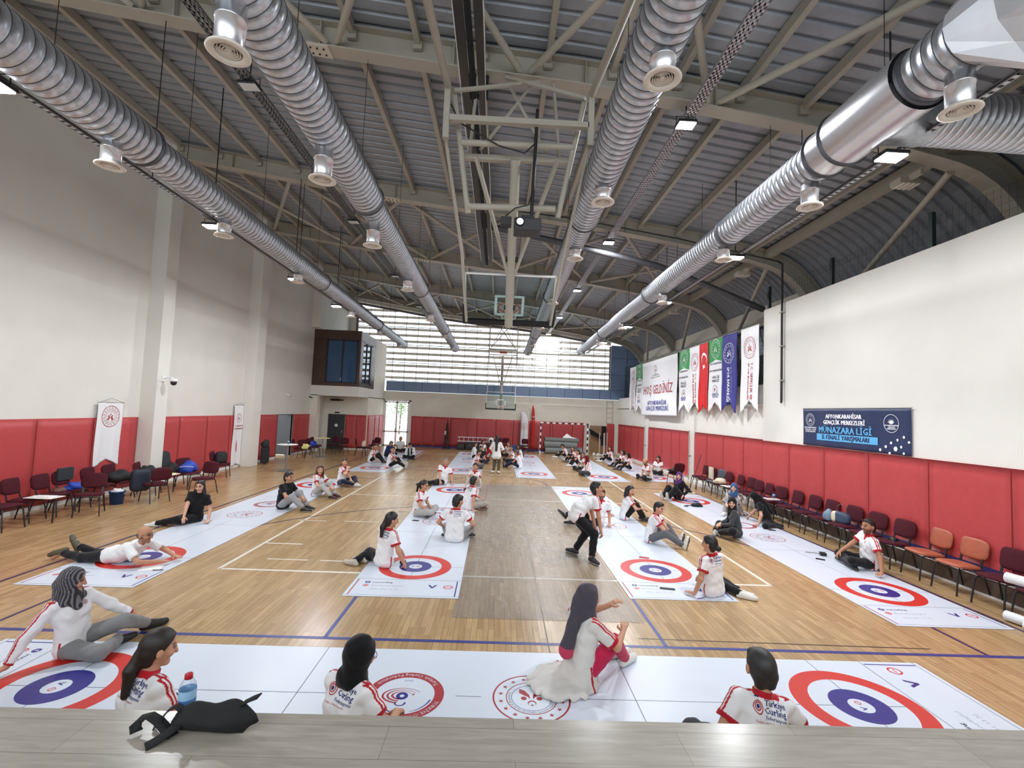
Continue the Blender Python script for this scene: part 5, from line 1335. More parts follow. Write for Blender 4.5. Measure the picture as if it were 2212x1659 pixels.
    if sex == 'f':
        for sx in (-1, 1): U.cap(chest + cr*.07*sx*S + cf*.06*S, chest + cr*.07*sx*S + cf*.075*S - cu*.01*S, .064*S, .058*S, .04)
    if long_top and pz < .3: U.ellip(pel - pf*.15*S - V3(.04*S,0,.095*S), np.array((.31,.34,.055))*S, np.eye(3, dtype=np.float32), .06)
    U.cap(nb - cu*.05*S, nb + unit(cu+hu)*.028*S, .075*S, .066*S, .02, cut=True)
    for sh, el, wr in ((shR, elR, wrR), (shL, elL, wrL)):
        if sleeve <= 1: U.cap(sh - cu*.004*S, sh + (el-sh)*(sleeve+.08), .068*S, .070*S, .035, cut=True)
        else:
            U.cap(sh, el, .064*S, .056*S, .035); U.cap(el, el + (wr-el)*.95, .056*S, .042*S, .03, cut=True)
    v, q = polygonize(U, res)
    base = {'polo': (232,231,232), 'tee': (230,230,230), 'black': (20,20,23), 'grey': (62,64,68), 'navy': (34,38,62), 'red': (176,32,40), 'brown': (92,76,64), 'knit': (214,210,204), 'blue': (40,52,104), 'plaid': (142,126,122), 'col': topcol or (200,200,200)}[top]
    pc = np.repeat(L3(base)[None], len(v), 0)
    RED = L3((178,26,40))
    if top in ('polo', 'knit'):
        dn = np.linalg.norm((v - nb) - np.outer((v-nb)@cu, cu), axis=1); up = (v-nb)@cu
        if top == 'polo':
            pc[(up > -.012*S) & (dn < .105*S)] = RED
            fr = (v-nb)@cf; lat = np.abs((v-nb)@cr); pc[(fr > .03*S) & (lat < (.030 + .25*(up+.055*S))*1.0) & (up > -.085*S) & (up < 0)] = RED     # placket
        for sx, sh, el, wr in ((1, shR, elR, wrR), (-1, shL, elL, wrL)):
            L_ = np.linalg.norm(el-sh); ax = (el-sh)/L_; t = (v-sh)@ax; r = (v-sh) - t[:,None]*ax; rn = np.linalg.norm(r, axis=1)
            if sleeve <= 1: pc[(t > L_*(sleeve+.08) - .034*S) & (t < L_*(sleeve+.12)) & (rn < .10*S)] = RED
            out = cr*sx + cu*.9 - cf*.0; out = unit(out - ax*float(out@ax)); tan = np.cross(ax, out)
            a = (r@out); b = r@tan
            wst = .017*S
            ch = (np.abs(b) > .006*S) & (np.abs(b) < .006*S + wst) if res < .0125 else (np.abs(b) < .016*S)
            pc[(t > -.06*S) & (t < L_*1.02) & (a > .02*S) & (rn < .1*S) & ch] = RED
            if sleeve > 1:
                L2_ = np.linalg.norm(wr-el); ax2 = (wr-el)/L2_; t2 = (v-el)@ax2; r2 = (v-el) - t2[:,None]*ax2; o2 = unit(out - ax2*float(out@ax2)); b2 = r2@np.cross(ax2, o2)
                pc[(t2 > -.01) & (t2 < L2_) & ((r2@o2) > .01) & (np.abs(b2) > .004*S) & (np.abs(b2) < .02*S) & (np.linalg.norm(r2, axis=1) < .09)] = RED
                pc[(t2 > L2_*.86) & (t2 < L2_*1.1) & (np.linalg.norm(r2, axis=1) < .08)] = RED
            # shoulder seam stripe to the collar
            s2 = nb + cr*.06*sx*S; ax3 = unit(sh-s2); t3 = (v-s2)@ax3; rr = (v-s2) - t3[:,None]*ax3; f3 = rr@cf
            pc[(t3 > 0) & (t3 < np.linalg.norm(sh-s2)) & ((rr@cu) > .02*S) & (np.abs(f3) > .005*S) & (np.abs(f3) < .024*S)] = RED
        # small round badge on the chest
        bp_ = chest + cu*.07*S - cr*.075*S*1.0 + cf*.1*S
        pc[np.linalg.norm(v-bp_, axis=1) < .03*S] = pc[np.linalg.norm(v-bp_, axis=1) < .03*S]*.4 + L3((150,50,80))*.6 if top == 'polo' and res < .009 else pc[np.linalg.norm(v-bp_, axis=1) < .03*S]
        if res < .013:   # red slit piping at the hem
            for sx in (-1, 1):
                rel = v-pel; pc[((rel@pr)*sx > .10*S) & (np.abs(rel@pf) < .012) & ((rel@pu) < .10*S)] = RED
    if top == 'plaid':
        s_ = np.sin(v[:,2]*58) > .35; s2_ = np.sin((v[:,0]+v[:,1])*40) > .72
        pc[s_] = L3((86,70,78)); pc[s2_] = L3((206,196,190))
    if vest is not None and top != 'knit':
        lat = (v-chest)@cr; fr = (v-chest)@cf
        pc[((np.abs(lat) < .125*S) | (fr < -.02)) & ((v-nb)@cu < -.005) & ~((fr > .03) & (np.abs(lat) < .028))] = L3(vest)
    uo = np_mesh({'polo':'polo_shirt','tee':'tee_shirt','black':'black_top','grey':'hooded_jacket','navy':'dark_coat','red':'red_shirt','brown':'brown_shirt','knit':'shirt','blue':'blue_jacket','plaid':'patterned_coat','col':'top'}[top], v, q, m_cloth, o, pc)
    if top == 'knit':
        d_ = np.minimum(np.linalg.norm(v-(shR+(elR-shR)*.75), axis=1), np.linalg.norm(v-(shL+(elL-shL)*.75), axis=1)); on = (np.abs((v-chest)@cr) < .20*S) | ((v-chest)@cu < -.12*S); pc[(d_ > .13*S) & on & ~((np.abs(pc-RED).sum(1) < .01))] = L3(vest); pc[(d_ > .15*S)] = L3(vest)
    if logo:
        bvh = BVHTree.FromPolygons([tuple(a) for a in v], [tuple(a) for a in q])
        mb = MB(); k = S
        put_text(mb, 'Türkiye', -.02*k, .055*k, 0, .052*k, 1, 0, 'LEFT', bold=.001, res=1); put_text(mb, 'Curling', -.02*k, .012*k, 0, .052*k, 1, 0, 'LEFT', bold=.001, res=1); put_text(mb, 'Federasyonu', -.02*k, -.025*k, 0, .03*k, 1, 0, 'LEFT', bold=.0006, res=1); put_text(mb, 'Turkish Curling Federation', -.10*k, -.052*k, 0, .017*k, 0, 0, 'LEFT', res=1)
        c0 = (-.068*k, .03*k); mb.disc(c0, .013*k, 0, 0, 14, 1); mb.disc(c0, .026*k, 0, .019*k, 20, 0); mb.disc((c0[0], c0[1]-.004*k), .039*k, 0, .033*k, 24, 0); mb.add([(c0[0]-.02*k,c0[1]+.05*k,0),(c0[0]+.018*k,c0[1]+.05*k,0),(c0[0]+.018*k,c0[1]+.057*k,0),(c0[0]-.02*k,c0[1]+.057*k,0)],[(0,1,2,3)],1)
        ok = True; nv = []
        org = chest + cu*.075*S - cr*(.012*S)
        for (a, b, c) in mb.v:
            s0 = org + cr*a + cu*b - cf*.5; hit = bvh.ray_cast(Vector(s0.tolist()), Vector(cf.tolist()))
            if hit[0] is None: hp_ = org + cr*a + cu*b - cf*.11
            else: hp_ = np.array(hit[0]) - cf*.0025
            nv.append(tuple(hp_))
        mb.v = nv; mb.build('back_print', [M('print_red', (178,30,44), .7), M('print_navy', (38,44,112), .7)], uo)
    # ---------------- shoes
    sc = L3(shoes); so = L3(sole if sole else (200,200,198))
    if hair is not None and shoes is not None:
        for an, t, kn in ((anR, tR, knR), (anL, tL, knL)):
            Fd = Field(); Fd.zmin = zc
            shn = unit(kn-an); dn_ = -(shn - t*float(shn@t)); dn_ = unit(dn_) if np.linalg.norm(dn_) > .3 else V3(0,0,-1)
            if abs(t[2]) < .3 and an[2] < .14*S: dn_ = V3(0,0,-1)
            heel = an - t*.045*S + dn_*.035*S; ball_ = an + t*.125*S + dn_*.042*S; tip = an + t*.185*S + dn_*.043*S
            Fd.cap(heel, ball_, .040*S, .043*S, .03); Fd.cap(ball_, tip, .043*S, .036*S, .02); Fd.cap(an - t*.01*S + dn_*.0, an + t*.06*S + dn_*.02*S, .042*S, .042*S, .03)
            v, q = polygonize(Fd, min(res, .011)); pc = np.repeat(sc[None], len(v), 0)
            hgt = (v-an)@dn_; pc[hgt > .055*S] = so
            np_mesh('shoe', v, q, m_shoe, o, pc)
    # ---------------- hair or scarf
    hc = L3(hcol)
    if hair and hair != 'bald':
        G = Field(); G.zmin = zc
        if hair.startswith('hijab'):
            G.ellip(H(0,-.012,.022), np.array((.094,.113,.116))*hs, Fh.T, .03); G.cap(H(0,-.005,-.04), nb + cu*.01*S, .088*hs, .092*S, .04)
            for sx in (-1, 1): G.cap(nb + cr*.05*sx*S + cu*.0, nb + cr*.09*sx*S - cu*.035*S + cf*.035*S, .07*S, .05*S, .05)
            G.cap(nb + cf*.05*S, nb - cu*.10*S + cf*.085*S, .065*S, .05*S, .05)
            G.carve(H(0,.098,-.012), np.array((.058,.07,.080))*hs, Fh.T, .02); G.wr = .003
            if hair == 'hijab_tail': G.cap(H(0,-.10,-.02), nb - cf*.13*S - cu*.10*S, .06*S, .055*S, .05); G.cap(nb - cf*.13*S - cu*.10*S, nb - cf*.15*S - cu*.34*S + cr*(-.03)*S, .055*S, .075*S, .05)
            if hair == 'hijab_back': G.cap(H(0,-.08,-.04), nb - cf*.10*S - cu*.10*S, .075*S, .07*S, .05); G.cap(nb - cf*.10*S - cu*.1*S, nb - cf*.14*S - cu*.33*S, .07*S, .055*S, .05)
        else:
            thick = .007 if hair in ('short', 'crop') else .012
            G.ellip(H(0,-.012,.026), np.array((.080+thick,.098+thick,.1+thick))*hs, Fh.T, .02, (0, .80, -.60, .034 if hair != 'crop' else .026))
            [G.cap(H(.036*sx,-.052,-.02), H(.030*sx,-.05,-.068), .046*hs, .036*hs, .03) for sx in (-1,1)]
            if hair in ('short',): G.cap(H(-.035,.04,.084), H(.035,.04,.084), .030*hs, .030*hs, .05)
            if hair == 'pony':
                G.cap(H(0,-.11,.03), H(0,-.145,-.05), .032*hs, .034*hs, .02); G.cap(H(0,-.145,-.05), H(.0,-.14,-.2), .034*hs, .022*hs, .02)
            if hair == 'pony_low': G.cap(H(0,-.095,-.03), H(.01,-.125,-.12), .04*hs, .036*hs, .03); G.cap(H(.01,-.125,-.12), H(.03,-.12,-.26), .038*hs, .024*hs, .03)
            if hair == 'bun': G.cap(H(0,-.10,-.03), H(0,-.125,-.045), .036*hs, .042*hs, .02)
            if hair in ('long', 'long_back', 'wavy'):
                w_ = 1.25 if hair == 'wavy' else 1
                for sx in (-1, 1):
                    G.cap(H(.064*sx,-.01,.04), H(.078*sx*w_,-.015,-.10), .03*hs*w_, .034*hs*w_, .03)
                    if hair != 'wavy': G.cap(H(.078*sx,-.015,-.10), H(.088*sx,.0,-.24), .034*hs, .022*hs, .03)
                G.cap(H(0,-.085,.0), H(0,-.09,-.16), .06*hs*w_, .062*hs*w_, .04)
                if hair == 'long_back': G.cap(H(0,-.09,-.16), nb - cf*.13*S - cu*.36*S, .062*hs, .05*hs, .04)
        v, q = polygonize(G, min(res, .010)); pc = np.repeat(hc[None], len(v), 0)
        if ov.get('scarf_stripes'):
            u = (v-head)@Fh; m = np.sin((u[:,1]*1.0 + u[:,2]*.25 + .5*np.abs(u[:,0]))*230 + 1.2*np.sin(u[:,2]*22)) > .3; pc[m] = L3((120,118,122))
        if ov.get('scarf_tip') is not None:
            m = ((v-nb)@cu < -.30*S); pc[m] = L3(ov['scarf_tip'])
        np_mesh('headscarf' if hair.startswith('hijab') else 'hair', v, q, m_cloth if hair.startswith('hijab') else m_hair, o, pc)
    elif hair == 'bald' and ov.get('fringe', 1):
        G = Field(); G.ellip(H(0,-.012,.0), np.array((.080,.099,.075))*hs, Fh.T, .02, (0,.55,.83,.012)); v, q = polygonize(G, min(res, .010)); np_mesh('hair', v, q, m_hair, o, np.repeat(hc[None], len(v), 0))
    if hat is not None:
        G = Field(); G.ellip(H(0,-.008,.04), np.array((.088,.106,.095))*hs, Fh.T, .02, (0,0,-1,-.01)); G.cap(H(-.03,.10,.055), H(.03,.10,.055), .035*hs, .035*hs, .02); v, q = polygonize(G, min(res,.01)); np_mesh('cap', v, q, m_cloth, o, np.repeat(L3(hat)[None], len(v), 0))
    if glasses:
        mb = MB()
        for sx in (-1, 1):
            c = H(.033*sx,.098,.012); mb.tube([Vector((c + (hr*math.cos(2*PI*k/16)*.026 + hu*math.sin(2*PI*k/16)*.02)*hs).tolist()) for k in range(16)], .0025, 5, closed=True)
            mb.tube([Vector(H(.06*sx,.09,.014).tolist()), Vector(H(.082*sx,.0,.012).tolist())], .0025, 5)
        mb.tube([Vector(H(-.008,.102,.014).tolist()), Vector(H(.008,.102,.014).tolist())], .0025, 5); mb.build('glasses', m_dark, o)
    if p.get('shades'):
        mb = MB()
        for sx in (-1, 1): mb.ball(tuple(H(.03*sx,.075,.10)), (.026*hs,.012*hs,.018*hs), 10)
        mb.tube([Vector(H(a,b,c).tolist()) for a, b, c in ((-.083,0,.06),(-.055,.07,.10),(.055,.07,.10),(.083,0,.06))], .004, 5); mb.build('sunglasses', m_dark, o)
    W = lambda P_: np.array(o_matrix(x, y, heading) @ Vector([float(c) for c in P_]))
    return o, dict(rh=W(wrR), lh=W(wrL), head=W(head), nb=W(nb), chest=W(chest), hf=hf)
def o_matrix(x, y, heading): return Matrix.Translation((x, y, 0)) @ Matrix.Rotation(-R(heading), 4, 'Z')
WH = (214,214,212); BK = (26,26,30); GY = (150,150,152); NV = (36,40,62); DKB = (30,24,22)
# --- on the mat below the stage
person('woman in a grey striped headscarf leaning on one hand on the nearest mat', -4.47, 5.12, 82, None, h=.99, res=.0068, sex='f', pants=(128,128,128), shoes=(28,28,30), sole=(30,30,32), hair='hijab_back', hcol=(52,50,56), scarf_stripes=1, sleeve=1.1, lean=-4, side=9, twist=22, head=(-24,6), rf=(-.16,.34,.06), lf=(-.50,.44,.08), rkp=(1,1,.1), lkp=(.5,1,.75), rh=(.42,-.30,.06), lh=(-.36,.44,.20), rep=(.2,-1,.1), rft=(-1,.3,0), lft=(-.6,.5,0), loose=1.05)
person('woman with a long dark ponytail seen from behind beside the water bottle', -2.70, 3.58, 28, 'cross', h=1.06, res=.0066, sex='f', hair='pony_low', hcol=(34,24,20), logo=True, head=(20,6), shoes=(110,40,44))
person('woman in a black headscarf and glasses seen from behind at the stage edge', -1.20, 3.58, 30, 'cross', h=1.05, res=.0066, sex='f', hair='hijab', hcol=(14,14,16), logo=True, glasses=True, head=(22,10), rh=(.2,.36,.3))
person('woman in a dark grey headscarf with pink tips, cream cardigan and pink trousers', .80, 4.86, 60, None, h=1.05, res=.0068, sex='f', top='knit', vest=(198,193,184), pants=(186,34,74), shoes=(224,222,216), hair='hijab_tail', hcol=(74,68,78), scarf_tip=(190,60,90), long_top=.05, lean=8, head=(12,2), rf=(.02,.60,.08), lf=(-.14,.62,.08), rkp=(.35,0,1), lkp=(-.1,0,1), rh=(.14,.44,.42), lh=(-.08,.45,.60), lhd=(.3,.5,.4), rhd=(-.4,.6,.5), sleeve=.75)
_, hp5 = person('short-haired man with large back lettering leaning on one arm below the stage edge', 1.87, 3.50, -6, 'cross', h=1.07, res=.0066, pants=(60,62,66), hair='short', hcol=(40,38,37), logo=True, side=13, lean=10, lh=(-.46,.02,.06), rh=(.44,.34,.24), lep=(-.3,-1,.1), head=(10,2), shoes=BK)
# --- mat along the left chairs
person('bald man in a white tee lying on his stomach and writing', -6.30, 7.88, 98, None, h=1.02, res=.0078, top='tee', pants=BK, shoes=(84,80,62), sole=(70,68,54), hair='bald', hcol=(90,82,76), beard=1, glasses=True, skin=(186,136,108), lean=84, chest=60, pz=.125, head=(-6,-18), rf=(.10,-.80,.11), lf=(-.04,-.68,.19), rkp=(.3,0,-1), lkp=(0,-.2,-1), rft=(.3,-1,-.4), lft=(0,-.5,.9), rh=(.02,.80,.07), lh=(-.26,.84,.08), rep=(1,.2,-.6), lep=(-1,.2,-.6), sleeve=.6)
person('woman all in black with long dark hair facing the camera on the leftmost front mat', -6.74, 10.55, 168, 'side_r', res=.0095, sex='f', top='black', pants=(20,20,23), shoes=WH, hair='long', hcol=(26,20,20), rf=(.56,.40,.06), lf=(.50,.22,.06), lh=(-.34,.14,.05), rh=(.05,.38,.16), head=(0,4), skin=(208,160,134))
person('dark-haired man in a black shirt and grey trousers sitting with knees up', -5.50, 12.10, 102, 'knees_low', res=.0098, top='black', pants=GY, shoes=(26,26,28), hair='short', hcol=(20,18,18), head=(0,0), h=1.03, loose=1.1)
person('long-haired woman in white polo and grey trousers behind the man in black', -5.36, 13.90, 112, 'knees_low', res=.0112, sex='f', pants=(176,174,172), shoes=(60,26,28), hair='long', hcol=(72,50,38), head=(40,6), skin=(214,168,142), sock=True)
person('woman in navy trousers with a hand at her chin, left front mat', -5.30, 15.85, 102, None, res=.0122, sex='f', pants=NV, shoes=(196,190,184), hair='pony', hcol=(58,42,34), lean=10, rf=(.12,.56,.07), lf=(-.10,.52,.07), rkp=(1,.2,.4), lkp=(-1,.2,.4), rh=(.06,.26,.58), lh=(.06,.38,.24), head=(52,4), skin=(210,162,136))
# --- far left mat
person('young man in white polo propped on straight arms, leftmost on the far left mat', -6.10, 22.4, 96, 'knees_low', res=.0155, lean=22, rh=(.20,.40,.06), lh=(-.1,.48,.08), head=(45,0), pants=BK, h=1.02)
person('young man with white trainers stretched over the far left mat edge', -4.85, 20.8, 96, 'long', res=.0152, rf=(.1,.74,.08), lf=(-.1,.6,.08), lean=14, rh=(.15,.5,.22), lh=(-.1,.46,.26), head=(62,0), pants=BK, shoes=(206,202,194), h=1.03)
person('grey-haired person in a blue jacket sitting hunched on the far left mat', -6.0, 25.2, 118, 'cross', res=.017, top='blue', sleeve=1.1, pants=BK, hair='short', hcol=(120,118,116), lean=24, head=(10,22))
person('person in a white shirt sitting against the bright glazed door', -5.95, 28.2, 160, 'cross', res=.018, top='tee', pants=BK, hair='crop', hcol=(80,72,66))
person('person in a black waistcoat over a white shirt looking down, far left mat', -4.62, 24.6, 186, 'cross', res=.017, top='tee', sleeve=1.1, vest=(32,32,34), pants=BK, hair='short', hcol=DKB, lean=22, head=(0,26))
# --- second mat
person('woman with a long dark ponytail pressing a stone on the ring, back to the camera', -1.96, 8.06, 38, None, res=.0078, sex='f', pants=BK, shoes=(188,180,168), hair='pony_low', hcol=(26,20,20), logo=True, lean=6, side=4, rf=(-.42,-.10,.06), lf=(-.40,-.30,.06), rkp=(-.3,1,.1), lkp=(-1,.5,.1), rft=(-1,-.3,.1), lft=(-1,-.3,.1), rh=(.34,.16,.075), lh=(.02,.42,.12), rep=(.4,-1,0), head=(26,8), h=1.0, rhd=(.1,.1,-1), curl=1.1)
person('woman with a high ponytail and light grey trousers sitting cross-legged', -2.05, 11.85, 104, 'cross', res=.0098, sex='f', pants=(172,170,166), shoes=(40,40,46), hair='pony', hcol=(36,26,22), head=(6,10), loose=1.1)
person('dark-haired man seen from behind with knees spread on the second front mat', -.92, 9.66, 6, 'cross_knees', res=.0085, pants=(148,148,150), hair='short', hcol=(18,16,16), logo=True, head=(42,6), h=1.04, loose=1.12)
person('grey-haired man in white polo facing the camera, propped on both hands', -2.04, 16.8, 170, 'side_r', res=.0122, pants=BK, shoes=BK, hair='crop', hcol=(112,108,104), rh=(.08,.30,.16), lh=(-.34,.20,.05), rf=(.66,.18,.06), lf=(.56,.0,.06), head=(4,10), h=1.04)
person('man seen from behind leaning on his right arm beside the plastic film', -.84, 12.75, 52, 'cross', res=.0102, pants=(166,160,150), hair='short', hcol=(22,19,18), logo=True, rh=(.34,-.10,.05), lh=(-.05,.4,.3), rep=(.3,-1,.1), side=6, head=(-14,0), shoes=(120,84,60))
person('smiling woman with tied dark hair behind the man leaning on his arm', -.78, 16.1, 205, 'knees', res=.0122, sex='f', pants=(190,184,176), hair='pony', hcol=(34,24,22), head=(-20,4), rh=(.05,.36,.5))
person('man in white polo and grey trousers at the near side of the left far group', -1.15, 21.6, 96, 'cross', res=.0155, pants=(92,92,96), hair='short', hcol=(26,22,20), lean=20, head=(10,12))
person('man with a beard in a dark shirt inside the left far group', -1.0, 23.7, 125, 'cross', res=.0165, top='black', hair='short', hcol=(40,30,26), beard=2, head=(30,4), pants=BK)
person('woman in a white sweater with long hair at the back of the left far group', -1.45, 26.0, 100, 'cross', res=.0175, sex='f', top='tee', sleeve=1.1, hair='long', hcol=(40,28,24), pants=BK, head=(30,6))
person('woman in a red top inside the left far group', -.62, 26.2, 105, 'knees', res=.0175, sex='f', top='red', sleeve=1.1, hair='pony', hcol=(52,36,30), pants=(190,186,180), shoes=WH)
person('person farthest back in the left far group', -1.05, 28.4, 140, 'cross', res=.018, sex='f', hair='long', hcol=(48,36,30), pants=BK)
person('standing woman with waist-long black hair, white top and olive trousers', -.13, 20.3, 12, None, res=.0135, sex='f', h=.955, top='tee', sleeve=1.1, long_top=.10, pants=(86,80,62), shoes=WH, sole=(60,60,60), hair='long_back', hcol=(16,14,16), lean=2, pz=.875, rf=(.11,.02,.085), lf=(-.11,-.02,.085), rkp=(0,1,0), lkp=(0,1,0), rh=(.16,.24,1.02), lh=(-.16,.24,1.02), head=(0,8), loose=1.15)
person('man in a grey cap and navy trousers sitting in the right far group', 1.0, 22.2, -84, 'long', res=.0155, pants=NV, shoes=BK, hair='crop', hcol=(60,56,54), hat=(96,90,88), lean=18, rf=(.05,.62,.08), lf=(-.12,.74,.07), rh=(.12,.5,.22), lh=(-.12,.5,.22), head=(8,10))
person('woman in white polo and dark trousers in the middle of the right far group', .72, 24.5, -105, 'cross', res=.0165, sex='f', pants=BK, hair='pony', hcol=(46,32,28), head=(-48,4))
person('woman with long black hair behind the man in the grey cap', 1.22, 25.6, -90, 'cross', res=.0175, sex='f', pants=BK, hair='long_back', hcol=(18,15,16))
person('man farthest back in the right far group, by the blue box', .62, 27.6, -130, 'cross', res=.018, pants=BK, hair='short', hcol=(50,42,38), head=(-30,0))
# --- mat before the goal
person('man with bowed head sitting nearest the handball goal', 4.1, 28.2, -95, 'knees_low', res=.017, pants=BK, shoes=WH, hair='short', hcol=(20,18,18), lean=22, head=(0,30))
person('woman resting her cheek on her hand in front of the goal', 4.2, 25.8, -108, 'knees', res=.0165, sex='f', pants=BK, shoes=(60,60,64), hair='long', hcol=(56,40,34), rh=(.06,.26,.56), head=(-40,6))
person('dark-haired woman in white trainers, third from the goal', 4.15, 23.9, -96, 'knees', res=.016, sex='f', pants=BK, shoes=WH, hair='pony', hcol=(30,22,20), lh=(-.06,.28,.56), head=(-30,8))
person('woman with glasses and long hair beside the dark red headscarf', 4.05, 22.1, -112, 'cross', res=.0152, sex='f', pants=BK, hair='long', hcol=(44,32,28), glasses=True, head=(-50,4))
person('woman in a dark red headscarf at the near edge of the goal mat', 4.0, 20.5, -92, 'cross', res=.0145, sex='f', sleeve=1.1, pants=(62,62,68), hair='hijab', hcol=(96,20,30), lean=14, head=(-6,10))
# --- mat by the right padding
person('woman farthest along the mat by the right padding', 6.5, 26.8, -96, 'knees_low', res=.017, sex='f', pants=BK, shoes=WH, hair='long', hcol=(46,34,30), head=(-40,4))
person('woman partly hidden in the middle of the mat by the right padding', 6.6, 24.4, -98, 'knees_low', res=.016, sex='f', pants=BK, shoes=BK, hair='long', hcol=(30,24,22))
person('woman with dark hair over her face sitting near the right padding', 6.55, 23.0, -94, 'knees_low', res=.0155, sex='f', pants=BK, shoes=(46,44,44), hair='long', hcol=(24,19,18), lean=18, head=(0,12))
person('bald bearded man with white-striped trousers holding his feet', 6.42, 19.75, -106, 'cross', res=.0142, pants=(34,34,36), hair='bald', hcol=(70,60,54), beard=2, skin=(186,136,108), lean=20, rh=(.08,.36,.13), lh=(-.06,.36,.13), head=(10,14), stripe=True, h=1.05)
person('long-haired woman behind the bald bearded man at the right padding', 7.55, 21.8, -140, 'cross', res=.0152, sex='f', pants=BK, hair='long', hcol=(40,28,26), head=(0,14), rh=(.3,.2,.05))
# --- third front mat
person('bearded man half hidden behind the bending man, legs stretched to the left', 2.40, 11.5, 186, 'side_r', res=.0102, pants=BK, shoes=BK, hair='short', hcol=(30,24,22), beard=2, rf=(.78,.10,.22), lf=(.60,.22,.10), rkp=(0,.3,1), lh=(-.30,.08,.05), rh=(.2,.3,.3), rft=(.7,0,.7), head=(20,0))
person('man in black trousers bending forward with his hand on his knee', 1.42, 8.86, 84, None, res=.0078, pants=(22,22,25), shoes=(30,30,34), sole=(200,200,200), hair='short', hcol=(20,17,17), h=1.03, lean=57, pz=.755, rf=(.27,.24,.085), lf=(-.20,.06,.085), rkp=(0,1,.3), lkp=(0,1,.2), rh=(.24,.42,.46), lh=(-.22,.44,.50), rep=(.8,-.3,.4), lep=(-.6,-.3,.4), head=(14,-30), skin=(190,140,112), loose=1.1, rhd=(0,.3,-1), curl=.9)
person('woman with wavy black hair sitting with knees up beside the sideline', 3.28, 12.2, 96, 'knees', res=.0102, sex='f', pants=(22,22,26), shoes=(40,42,40), hair='wavy', hcol=(22,17,17), head=(52,6), skin=(206,158,132), rh=(.1,.46,.32), lh=(-.05,.42,.26))
person('short-haired woman in grey leggings and white trainers grinning on the third front mat', 3.27, 10.12, 114, 'long', res=.0085, sex='f', pants=(96,98,102), shoes=(222,222,218), sole=(70,70,72), hair='short', hcol=(22,18,18), rf=(.22,.70,.08), lf=(-.02,.60,.08), rkp=(.5,0,1), lkp=(-.6,0,1), lean=16, rh=(.16,.50,.16), lh=(-.1,.5,.18), head=(20,10), skin=(208,160,134), sock=True)
person('woman with a low dark bun sitting with her back to the camera', 3.30, 7.22, -22, 'side_r', res=.0075, sex='f', pants=BK, shoes=(214,212,206), hair='bun', hcol=(24,19,18), logo=True, lh=(-.34,.04,.055), rh=(.1,.34,.2), rf=(.42,-.12,.06), lf=(.36,-.22,.06), rkp=(.6,1,.1), lkp=(0,1,.1), rft=(.6,-.8,.1), lft=(.6,-.8,.1), side=-6, head=(-26,2), h=1.0)
# --- mat by the right chairs
person('woman in a purple headscarf and black coat with outstretched legs', 5.98, 15.4, -112, 'long', res=.0122, sex='f', top='black', sleeve=1.1, pants=(18,18,21), shoes=(186,182,176), hair='hijab', hcol=(84,44,108), rf=(.1,.60,.09), lf=(-.12,.58,.09), lean=0, lh=(-.30,.1,.2), rh=(.42,-.22,.06), head=(-34,4), loose=1.35, skin=(214,168,142))
person('woman in a blue headscarf and patterned coat in front of the right chairs', 6.85, 13.4, -132, 'knees', res=.0112, sex='f', top='plaid', sleeve=1.1, pants=(150,148,148), shoes=WH, hair='hijab', hcol=(62,92,138), head=(-8,2), skin=(214,168,142), long_top=.03)
person('smiling woman in a black headscarf and grey hooded jacket', 5.55, 10.85, -72, 'cross', res=.0092, sex='f', top='grey', sleeve=1.1, pants=(22,22,25), shoes=(150,148,142), hair='hijab', hcol=(16,15,17), rf=(.0,.46,.07), lf=(-.16,.40,.09), head=(-74,2), loose=1.25, rh=(.05,.34,.26), lh=(-.08,.34,.24), skin=(214,168,142))
person('woman in black and a black headscarf reaching out to write', 7.0, 12.05, -62, 'side_l', res=.0102, sex='f', top='black', pants=(20,20,23), shoes=BK, hair='hijab_back', hcol=(15,15,17), lean=30, side=6, rh=(.52,.46,.06), lh=(-.26,.22,.05), rf=(.16,-.16,.06), lf=(-.14,-.14,.06), rkp=(.4,1,-.1), lkp=(-.4,1,-.1), rft=(0,-1,0), lft=(0,-1,0), head=(-10,24), skin=(208,160,134))
person('laughing man with sunglasses on his head sitting by the orange chairs', 7.05, 8.80, -74, 'cross', res=.0075, pants=(20,20,23), hair='crop', hcol=(22,19,18), beard=2, skin=(176,124,96), shades=True, side=-10, lean=4, lh=(-.50,.02,.055), lep=(-.2,-1,.1), rh=(.16,.42,.20), head=(-22,0), h=1.04)
